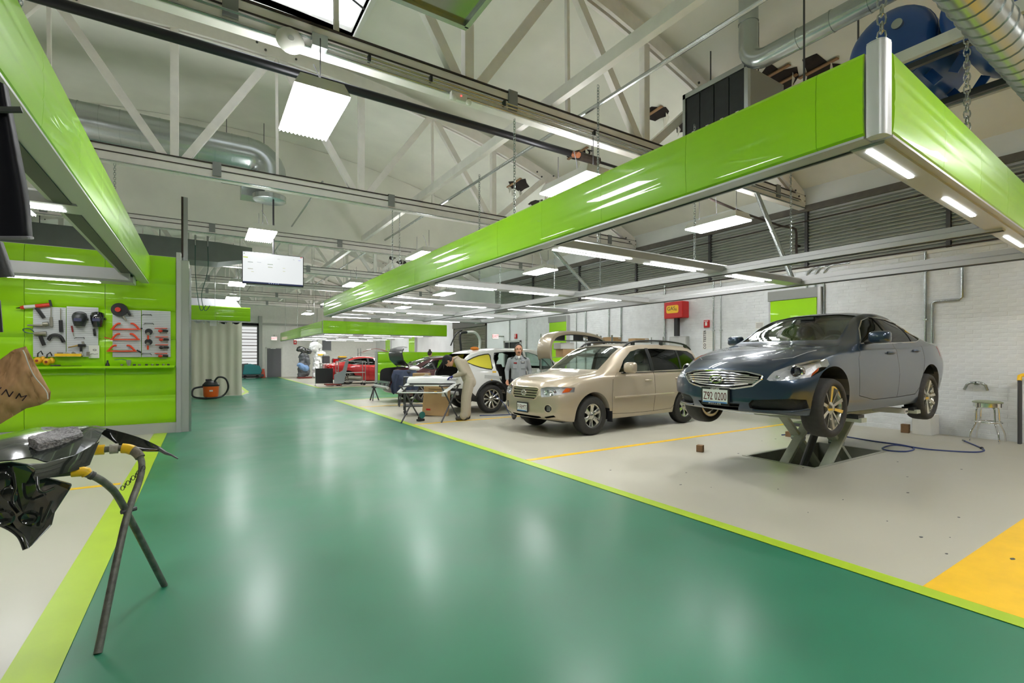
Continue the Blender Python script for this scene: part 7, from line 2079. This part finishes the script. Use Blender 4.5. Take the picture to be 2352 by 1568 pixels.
# outer panel, window frame sloping towards the viewer
P_ = []
for i in range(9):
    u = -.52+1.08*i/8; bulge = .03*(1-((i-4)/4)**2)
    P_.append([(u,.46,.12+bulge*.5),(u,.30,.165+bulge),(u,.12,.15+bulge),(u,.02,.09+bulge*.5),(u,-.01,.0)])
MB().grid(P_, (0,0,-.03)).obj('outer_panel', wp, tg, smooth=50)
ring = [(-.50,.0,.02),(.55,.0,.02),(.36,-.42,-.14),(-.60,-.42,-.14)]
b = MB()
for a, c, w in ((ring[0],ring[3],.09),(ring[1],ring[2],.09),(ring[3],ring[2],.035)):
    b.bar(a, c, w, .025)
b.obj('window_frame', wp, tg, bevel=.006)
MB().tube([ring[0],ring[1]],.02,6).obj('inner_trim', M_BLACK, tg)
for x in (-.1,.3): MB().sphere((x,.2,.195),(.1,.06,.004),12,6).obj('filler_spot', mat('filler_grey'), tg)
MB().cbox((.18,-.42,-.13),(.05,.03,.03)).obj('tape', M_YEL, tg)
def fold_stand(x, y, rz, lab):
    t = thing('folding_stand', lab, 'stand', (x,y,.004), rz, 'folding panel stands')
    for s in (-1, 1):
        MB().tube([(0,-.33*s,0),(0,.30*s,.74),(0,.33*s,.78),(0,.40*s,.79)], .017, 8).obj('leg', M_DARKGREY, t, smooth=50)
    MB().cyl((-.03,0,.39),(.03,0,.39),.02,n=8).obj('pivot', M_DARKGREY, t)
    MB().bar((0,-.3,.775),(0,.3,.775),.03,.03).obj('top_bar', M_DARKGREY, t)
fold_stand(3.87,10.12,-1.05,'folding pipe stand under the left end of the white tailgate')
fold_stand(4.62,9.72,-1.05,'folding pipe stand under the right end of the white tailgate')
t = carton(4.72,10.75,.004,.62,.16,.78,-.75,'tall cardboard box leaning on the floor behind the white tailgate'); t.rotation_euler = (-.12,.06,-.55)
for k, w in enumerate((.36,.3,.22)): MB().box(-.2,-.082,.62-k*.05,-.2+w,-.0805,.635-k*.05).obj('stencil', mat('carton_ink',srgb(110,84,60),.8), t)
MB().box(-.22,-.082,.12,-.12,-.0805,.16).obj('red_print', M_RED, t)
carton(4.6,11.3,.933,.42,.3,.08,-.5,'flat cardboard box on the cart behind the tailgate')
t = thing('disc_sander', 'small sander with a teal disc on the floor under the tailgate', 'sander', (4.1,10.05,.004), .3)
MB().lathe([(0,-.01),(.075,-.01),(.078,0),(.075,.01),(0,.01)],24,(0,0,.13),'y').obj('disc', mat('disc_teal',srgb(40,110,104),.5), t, smooth=40)
MB().sphere((0,.05,.1),(.05,.05,.05),12,8).obj('motor', M_TMET, t, smooth=60); MB().box(-.12,-.03,0,.05,.06,.05).obj('base', M_BLACK, t, bevel=.01); MB().cyl((-.1,.0,.05),(-.1,0,.1),.02,n=10).obj('knob', M_BLACK, t)
# cart with a jacket thrown over
t = thing('tool_cart', 'narrow work cart with green edges behind the tailgate', 'cart', (4.6,11.3,.004), -.3)
for x in (-.42,.42):
    for y in (-.22,.22): MB().box(x-.02,y-.02,.08,x+.02,y+.02,.92).obj('post', M_GREEN if x>0 else M_DARKGREY, t)
for z in (.2,.55,.9): MB().box(-.44,-.24,z,.44,.24,z+.025).obj('shelf', M_DARKGREY, t)
for x in (-.4,.4):
    for y in (-.2,.2): MB().lathe([(0,-.015),(.04,-.015),(.04,.015),(0,.015)],14,(x,y,.042),'y').obj('caster', M_BLACK, t)
t = thing('folding_rest', 'slim folding rest by the rear of the maroon car', 'stand', (4.9,13.3,.004), .3)
MB().bar((-.2,0,.0),(.0,0,.98),.03,.03).obj('leg', M_DARKGREY, t); MB().bar((.2,0,0),(.0,0,.98),.03,.03).obj('leg', M_DARKGREY, t); MB().bar((0,-.25,.98),(0,.25,.98),.04,.04).obj('top_bar', M_DARKGREY, t); MB().bar((0,.25,.98),(0,.3,0),.03,.03).obj('leg', M_DARKGREY, t)
t = thing('work_jacket', 'dark navy jacket draped over the rest behind the maroon car', 'jacket', (4.9,13.3,1.01), -.4)
P_ = []
for i in range(17):
    u = -.33+.66*i/16; fold = .035*math.sin(i*1.7); row = []
    for j in range(12):
        v = j/11
        row.append((u*(1+.15*v)+.02*math.sin(j*1.3+i), -.03-.16*min(1,v*2.2)-.06*v+fold*v, .03-.0*v-.66*max(0,v-.08)*(1+.12*math.sin(i*.9))))
    P_.append(row)
MB().grid(P_, (0,.02,0)).obj('front_cloth', mat('navy_cloth',srgb(44,52,72),.9,bump=.3), t, smooth=60)
MB().grid([[(p[0],-p[1]*.7,p[2]) for p in r] for r in P_], (0,-.02,0)).obj('back_cloth', mat('navy_cloth'), t, smooth=60)
MB().tube([(-.2,-.2,-.1),(-.27,-.26,-.35),(-.25,-.27,-.6)],[.06,.055,.045],10).obj('sleeve', mat('navy_cloth'), t, smooth=60)
o = MB().sphere((0,0,0),(.16,.1,.07),14,8).obj('white_rag', M_WHITE, smooth=60); o.location=(5.15,13.2,1.08); tag(o,'crumpled white rag on top of the navy jacket','rag')
t = thing('axle_stand', 'small dark tripod stand under the maroon car tail', 'stand', (4.7,15.6,.004))
for k in range(3):
    a = 2*PI*k/3; MB().bar((.16*math.cos(a),.16*math.sin(a),0),(0,0,.42),.03,.03).obj('leg', M_DARKGREY, t)
MB().box(-.06,-.06,.4,.06,.06,.47).obj('saddle', M_DARKGREY, t)
# ================================================================== far parts of the hall
# low green partition of the second bays
t = thing('low_partition', 'low green panelled partition at the edge of the second bays', 'partition', (7.1,23.1,0))
for c in range(4):
    for r in range(3):
        o = link('panel', flat_panel(1.03,.5), t); o.location = (.05+c*1.03,0,.14+r*.505)
MB().box(.0,.04,0,4.25,.1,1.66).obj('backing', M_ALU, t); MB().box(0,-.02,0,4.25,.04,.14).obj('kickboard', M_GREY, t)
MB().box(-.06,-.04,0,.0,.12,1.68).obj('end_post', M_ALU, t)
# curtain
t = thing('white_curtain', 'off-white hanging curtain closing the bay below the green fascia', 'curtain', (-.7,20.35,.1))
P_ = []
for i in range(61):
    x = 1.95*i/60; y = .018*math.sin(i*.75)+.014*math.sin(i*.31)
    top = 2.55+.05*math.cos(i*.52)
    P_.append([(x,y*.5,top),(x,y*.8,1.8),(x,y,1.0),(x,y,-.09)])
MB().grid(P_, (0,.006,0)).obj('cloth', mat('curtain_cloth',srgb(206,204,184),.8), t, smooth=60)
MB().tube([(0,0,2.62),(1.95,0,2.62)],.015,8).obj('track', M_GALV, t)
for k in range(9): MB().box(.1+k*.22,-.006,2.5,.12+k*.22,.006,2.62).obj('hanger', M_GALV, t)
MB().box(.95,-.04,2.42,1.15,-.03,2.62).obj('folded_flap', M_WHITE, t)
# hanging translucent sheet above
o = MB().prism([(-.7,0,3.205),(1.2,0,3.205),(1.05,.5,3.5),(-.7,.5,3.5)],(0,.01,.01)).obj('plastic_sheet', mat('sheet_pale',srgb(170,172,176),.5)); o.location=(0,20.03,0); tag(o,'pale sheet panel hanging above the curtain fascia','panel')
for k,(x0,x1) in enumerate(((-.15,-.1),(.15,.0))):
    t = thing('hose_drop','green hanging hose beside the stanchion, %s' % ('left' if k==0 else 'right'),'hose',(x0,16.5,3.0))
    MB().tube(catmull([(0,0,1.6),(.0,0,.9),(x1-x0,0,.2),(x1-x0+.08,0,-.25),(x1-x0+.2,0,-.1)],4),.010,6).obj('tube', mat('green_hose',srgb(40,84,74),.5), t, smooth=50)
    MB().cyl((0,0,1.6),(0,0,1.9),.025,n=8).obj('reel_end', M_GALV, t)
# orange vacuum
t = thing('shop_vacuum', 'orange shop vacuum with black lid and hose before the curtain', 'vacuum', (.27,19.3,.004))
MB().lathe([(0,.06),(.2,.06),(.22,.1),(.235,.42),(0,.42)],28).obj('drum', mat('vac_orange',srgb(222,98,28),.4), t, smooth=40)
MB().lathe([(0,.42),(.25,.42),(.255,.47),(.2,.54),(.14,.60),(0,.62)],28).obj('lid', M_BLACK, t, smooth=40)
MB().box(-.16,-.05,.6,.02,.05,.66).obj('handle', M_BLACK, t, bevel=.01)
MB().tube(catmull([(.06,-.1,.5),(.2,-.15,.72),(.42,-.15,.66),(.5,-.12,.36),(.36,-.1,.1),(.1,-.28,.04),(-.3,-.2,.04),(-.52,-.1,.12),(-.5,-.05,.34),(-.3,0,.4),(-.2,0,.4)],5),.03,8).obj('hose', M_BLACK, t, smooth=60)
for k in range(4):
    a = PI/4+k*PI/2; MB().sphere((.2*math.cos(a),.2*math.sin(a),.035),.035,10,8).obj('caster', M_BLACK, t, smooth=60)
MB().box(-.05,-.245,.25,.05,-.23,.3).obj('badge', M_WHITE, t)
# far wall: sectional glass door, grey door, exit sign
dr = struct(MB().box(1.0,YF-.06,0,1.1,YF,3.6).box(3.2,YF-.06,0,3.3,YF,3.6).box(1.0,YF-.06,3.5,3.3,YF,3.7).obj('door_3', M_DARKGREY)); dr['label'] = 'sectional overhead door with bright panes in the far wall'
dayl = emis('daylight_pane',(.93,.95,.93),.85)
for r in range(8):
    for c in range(2):
        MB().box(1.12+c*1.04,YF-.03,.06+r*.43,2.14+c*1.04,YF-.02,.43+r*.43).obj('pane', dayl, dr)
    MB().box(1.1,YF-.05,.0+r*.43,3.2,YF-.01,.05+r*.43).obj('rail', mat('rail_brown',srgb(86,62,48),.6), dr)
    MB().box(1.1,YF-.05,.22+r*.43,3.2,YF-.015,.245+r*.43).obj('rail', mat('rail_brown'), dr)
MB().box(3.3,YF-.2,0,3.5,YF,4.2).obj('door_column', M_GREY, dr)
dr = struct(MB().box(3.72,YF-.06,0,3.8,YF,2.05).box(4.7,YF-.06,0,4.78,YF,2.05).box(3.72,YF-.06,2.0,4.78,YF,2.08).obj('door_4', M_WHITE)); dr['label'] = 'grey metal door in the far wall'
MB().box(3.8,YF-.04,.01,4.7,YF-.01,2.0).obj('leaf', mat('door_grey',srgb(104,104,108),.45), dr); MB().sphere((4.6,YF-.07,1.0),(.04,.03,.03),10,6).obj('handle', M_GALV, dr)
MB().box(4.0,YF-.07,1.97,4.35,YF-.03,2.03).obj('door_closer', M_GALV, dr)
t = thing('exit_sign', 'small lit exit sign above the far grey door', 'exit sign', (4.25,YF-.08,2.55))
MB().box(-.2,0,0,.2,.06,.28).obj('case', M_WHITE, t); MB().box(-.18,-.004,.02,.18,0,.26).obj('face', emis('exit_face'  ,(1,.9,.86),1.1), t)
text_obj('exit_text','EXIT',.2,emis('exit_red',(.9,.06,.05),1.1),frame((0,-.0055,.14),(1,0,0),(0,0,1)),t,sx=.85)
MB().box(-.02,.0,.28,.02,.05,.4).obj('stem', M_GREY, t)
t = thing('fire_alarm_pull','red fire alarm pull far off right of the grey door','fire alarm',(5.6,YF-.06,2.45),0,'fire alarm pulls')
MB().box(-.1,0,-.15,.1,.06,.15).obj('case', M_RED, t); MB().box(-.04,-.006,-.06,.04,0,.06).obj('handle', M_WHITE, t)
# floor scrubber
t = thing('floor_scrubber', 'teal and grey floor scrubbing machine by the far glass door', 'floor scrubber', (2.8,36.4,.004))
MB().prism([(-.55,-.3,.25),(.5,-.3,.25),(.6,-.3,.5),(.45,-.3,.82),(-.1,-.3,.95),(-.45,-.3,.9)],(0,.6,0)).obj('tank', mat('scrub_teal',srgb(40,128,134),.4), t, bevel=.04)
MB().prism([(-.75,-.28,.3),(-.35,-.28,.25),(-.2,-.28,.98),(-.6,-.28,.95)],(0,.56,0)).obj('rear_body', M_DARKGREY, t, bevel=.03)
MB().box(-.6,-.33,.08,.7,.33,.25).obj('deck', M_DARKGREY, t, bevel=.03); MB().tube([(-.6,-.2,.9),(-.85,-.2,1.0),(-.85,.2,1.0),(-.6,.2,.9)],.02,8).obj('handle_bar', M_BLACK, t)
for x in (-.4,.3):
    for y in (-.3,.3): MB().lathe([(0,-.03),(.1,-.03),(.1,.03),(0,.03)],16,(x,y,.1),'y').obj('wheel', M_BLACK, t)
t = thing('safety_cone','small orange-red folded floor sign beside the scrubber','floor sign',(3.5,36.6,.004))
MB().prism([(-.14,-.12,0),(.14,-.12,0),(.08,0,.6),(-.08,0,.6)],(0,.015,0)).obj('leaf', mat('cone_red',srgb(214,90,64),.5), t); MB().prism([(-.14,.14,0),(.14,.14,0),(.08,.02,.6),(-.08,.02,.6)],(0,-.015,0)).obj('leaf', mat('cone_red'), t)
# clutter of the second bays
def crumple(t, a):
    for c in t.children:
        if len(c.data.vertices) > 200:
            for v in c.data.vertices: v.co += v.normal*a*(mn.noise(v.co*4.0)+.5*mn.noise(v.co*9.0))
t = thing('parts_stack','dark car parts stacked on a trolley by the grey door','parts',(5.6,34.0,.004))
MB().box(-.35,-.3,.02,.5,.3,.1).obj('trolley_deck', mat('deck_red',srgb(120,44,36),.5), t)
flesh([((-.1,0,.2),(-.05,0,1.5),.25,.22),((.2,0,.3),(.2,0,1.4),.2,.2)],[((.05,0,.4),(.4,.25,.3))],.03,'dark_part',mat('part_grey',srgb(86,88,92),.35),t,2)
flesh([((-.25,-.1,1.9),(.35,-.1,1.75),.2,.16)],[],.03,'bumper_part',M_GLBLK,t,2)
flesh([((-.3,-.28,.9),(.1,-.3,.65),.14,.2)],[],.03,'blue_cloth',mat('denim',srgb(110,140,180),.8),t,2)
crumple(t,.07)
t = thing('wrapped_parts','tall bundle of car parts wrapped in white plastic film','wrapped parts',(6.5,34.2,.004))
flesh([((0,0,.15),(.0,0,1.4),.3,.25),((.15,0,.2),(.15,.1,1.2),.3,.2)],[((-.1,0,2.05),(.42,.3,.38)),((.2,0,1.6),(.35,.3,.25))],.03,'film',mat('white_film',srgb(235,236,236),.25,bump=1.0,bscale=9),t,2)
crumple(t,.09)
MB().box(.0,-.3,1.5,.4,-.28,1.6).obj('yellow_band', M_YEL, t)
t = thing('black_monitor_panel','black rectangular panel on thin legs in the second bays','panel',(4.98,24.75,.004))
MB().box(-.35,-.02,.12,.45,.02,.85).obj('board', M_BLACK, t); 
for x in (-.36,.44): MB().box(x-.012,-.25,.0,x+.012,.25,.02).obj('foot', M_GALV, t); MB().box(x-.012,-.012,0,x+.012,.012,.9).obj('leg', M_GALV, t)
t = thing('parts_trolley','grey steel trolley with leaning fender and red base in front of the red car','trolley',(6.1,24.4,.004))
for x in (-.55,.75):
    for y in (-.25,.25): MB().box(x-.015,y-.015,.1,x+.015,y+.015,1.2).obj('post', M_GALV, t)
for z in (.2,.62,1.18): MB().box(-.55,-.26,z,.75,.26,z+.03).obj('tray', M_GREY, t)
MB().box(-1.1,-.28,.05,-.4,.28,.1).obj('red_base', mat('deck_red'), t)
MB().prism([(-.75,-.28,.12),(-.3,-.28,.12),(-.05,-.28,1.25),(-.2,-.28,1.25),(-.35,-.28,.75),(-.75,-.28,.55)],(0,.03,0)).obj('leaning_fender', mat('primer_grey',srgb(140,146,148),.4), t, bevel=.01)
for x in (-.5,.7):
    for y in (-.24,.24): MB().lathe([(0,-.02),(.06,-.02),(.06,.02),(0,.02)],14,(x,y,.062),'y').obj('caster', M_BLACK, t)
flesh([((.0,-.1,.4),(.5,-.1,.35),.12,.14)],[],.03,'engine_part',M_TMET,t,2)
t = thing('work_bench','cluttered bench behind the red car','bench',(6.6,28.6,.004))
MB().box(-1.0,-.35,1.0,1.0,.35,1.05).obj('bench_top', M_GREY, t)
for x in (-.95,.95):
    for y in (-.3,.3): MB().box(x-.03,y-.03,0,x+.03,y+.03,1.0).obj('leg', M_GREY, t)
MB().box(-.9,-.3,.2,.9,.3,.9).obj('drawer_block', mat('drawer_cream',srgb(190,186,168),.5), t)
for k,(x,z,w,h,m,nm,lab) in enumerate(((-.7,1.054,.35,.5,M_DARKGREY,'engine_block','dark engine part on the far bench, left'),(-.2,1.054,.3,.3,M_REDL,'tail_lamp_part','red lamp on the far bench'),(.2,1.054,.5,.4,M_DARKGREY,'storage_crate','dark crate with yellow rim on the far bench'),(.75,1.054,.3,.2,M_WHITE,'white_carton','white box on the far bench, right end'))):
    tt = thing(nm, lab, 'part', (6.6+x,28.6,z))
    MB().box(-w/2,-.2,0,w/2,.2,h*.8).obj('body', m, tt, bevel=.03); MB().box(-w/2+.03,-.18,h*.8,w/2-.05,.18,h).obj('upper', M_YEL if k==2 else M_GREY, tt, bevel=.02)
t = thing('hood_rack','far rack holding red hoods and panels','rack',(8.6,28.4,.004))
for x in (-.9,.9):
    for y in (-.3,.3): MB().box(x-.02,y-.02,0,x+.02,y+.02,1.9).obj('post', M_GALV, t)
for z in (.3,1.0,1.6): MB().box(-.9,-.3,z,.9,.3,z+.02).obj('shelf', M_GREY, t)
P_ = [[(-.8+1.6*i/8, -.3+.6*j/4, 1.66+.22*math.sin(PI*i/8)) for j in range(5)] for i in range(9)]
o = MB().grid(P_, (0,0,.02)).obj('red_hood', mat('hood_red',srgb(150,16,18),.2,coat=1), smooth=60); o.location=(8.6,28.4,.0); tag(o,'curved red car hood lying on top of the far rack','hood')
o = MB().box(-.5,-.25,0,.5,.25,.3).obj('carton', M_CARD); o.location=(8.4,28.4,1.024); tag(o,'cardboard box on the far rack under the red hood','box')
t = thing('notice_board','grey board hung on the far wall behind the bench','board',(7.3,YF-.03,1.9))
MB().box(-.55,-.03,0,.75,.0,1.1).obj('board', mat('board_grey',srgb(120,122,128),.6), t); MB().box(-.58,-.035,-.03,.78,-.025,.0).obj('frame', M_GALV, t)
t = struct(MB().box(6.85,35.9,0,7.15,36.2,5).obj('trim_1', M_WHITE)); t['label'] = 'white column in front of the far wall'
bpy.context.view_layer.update()
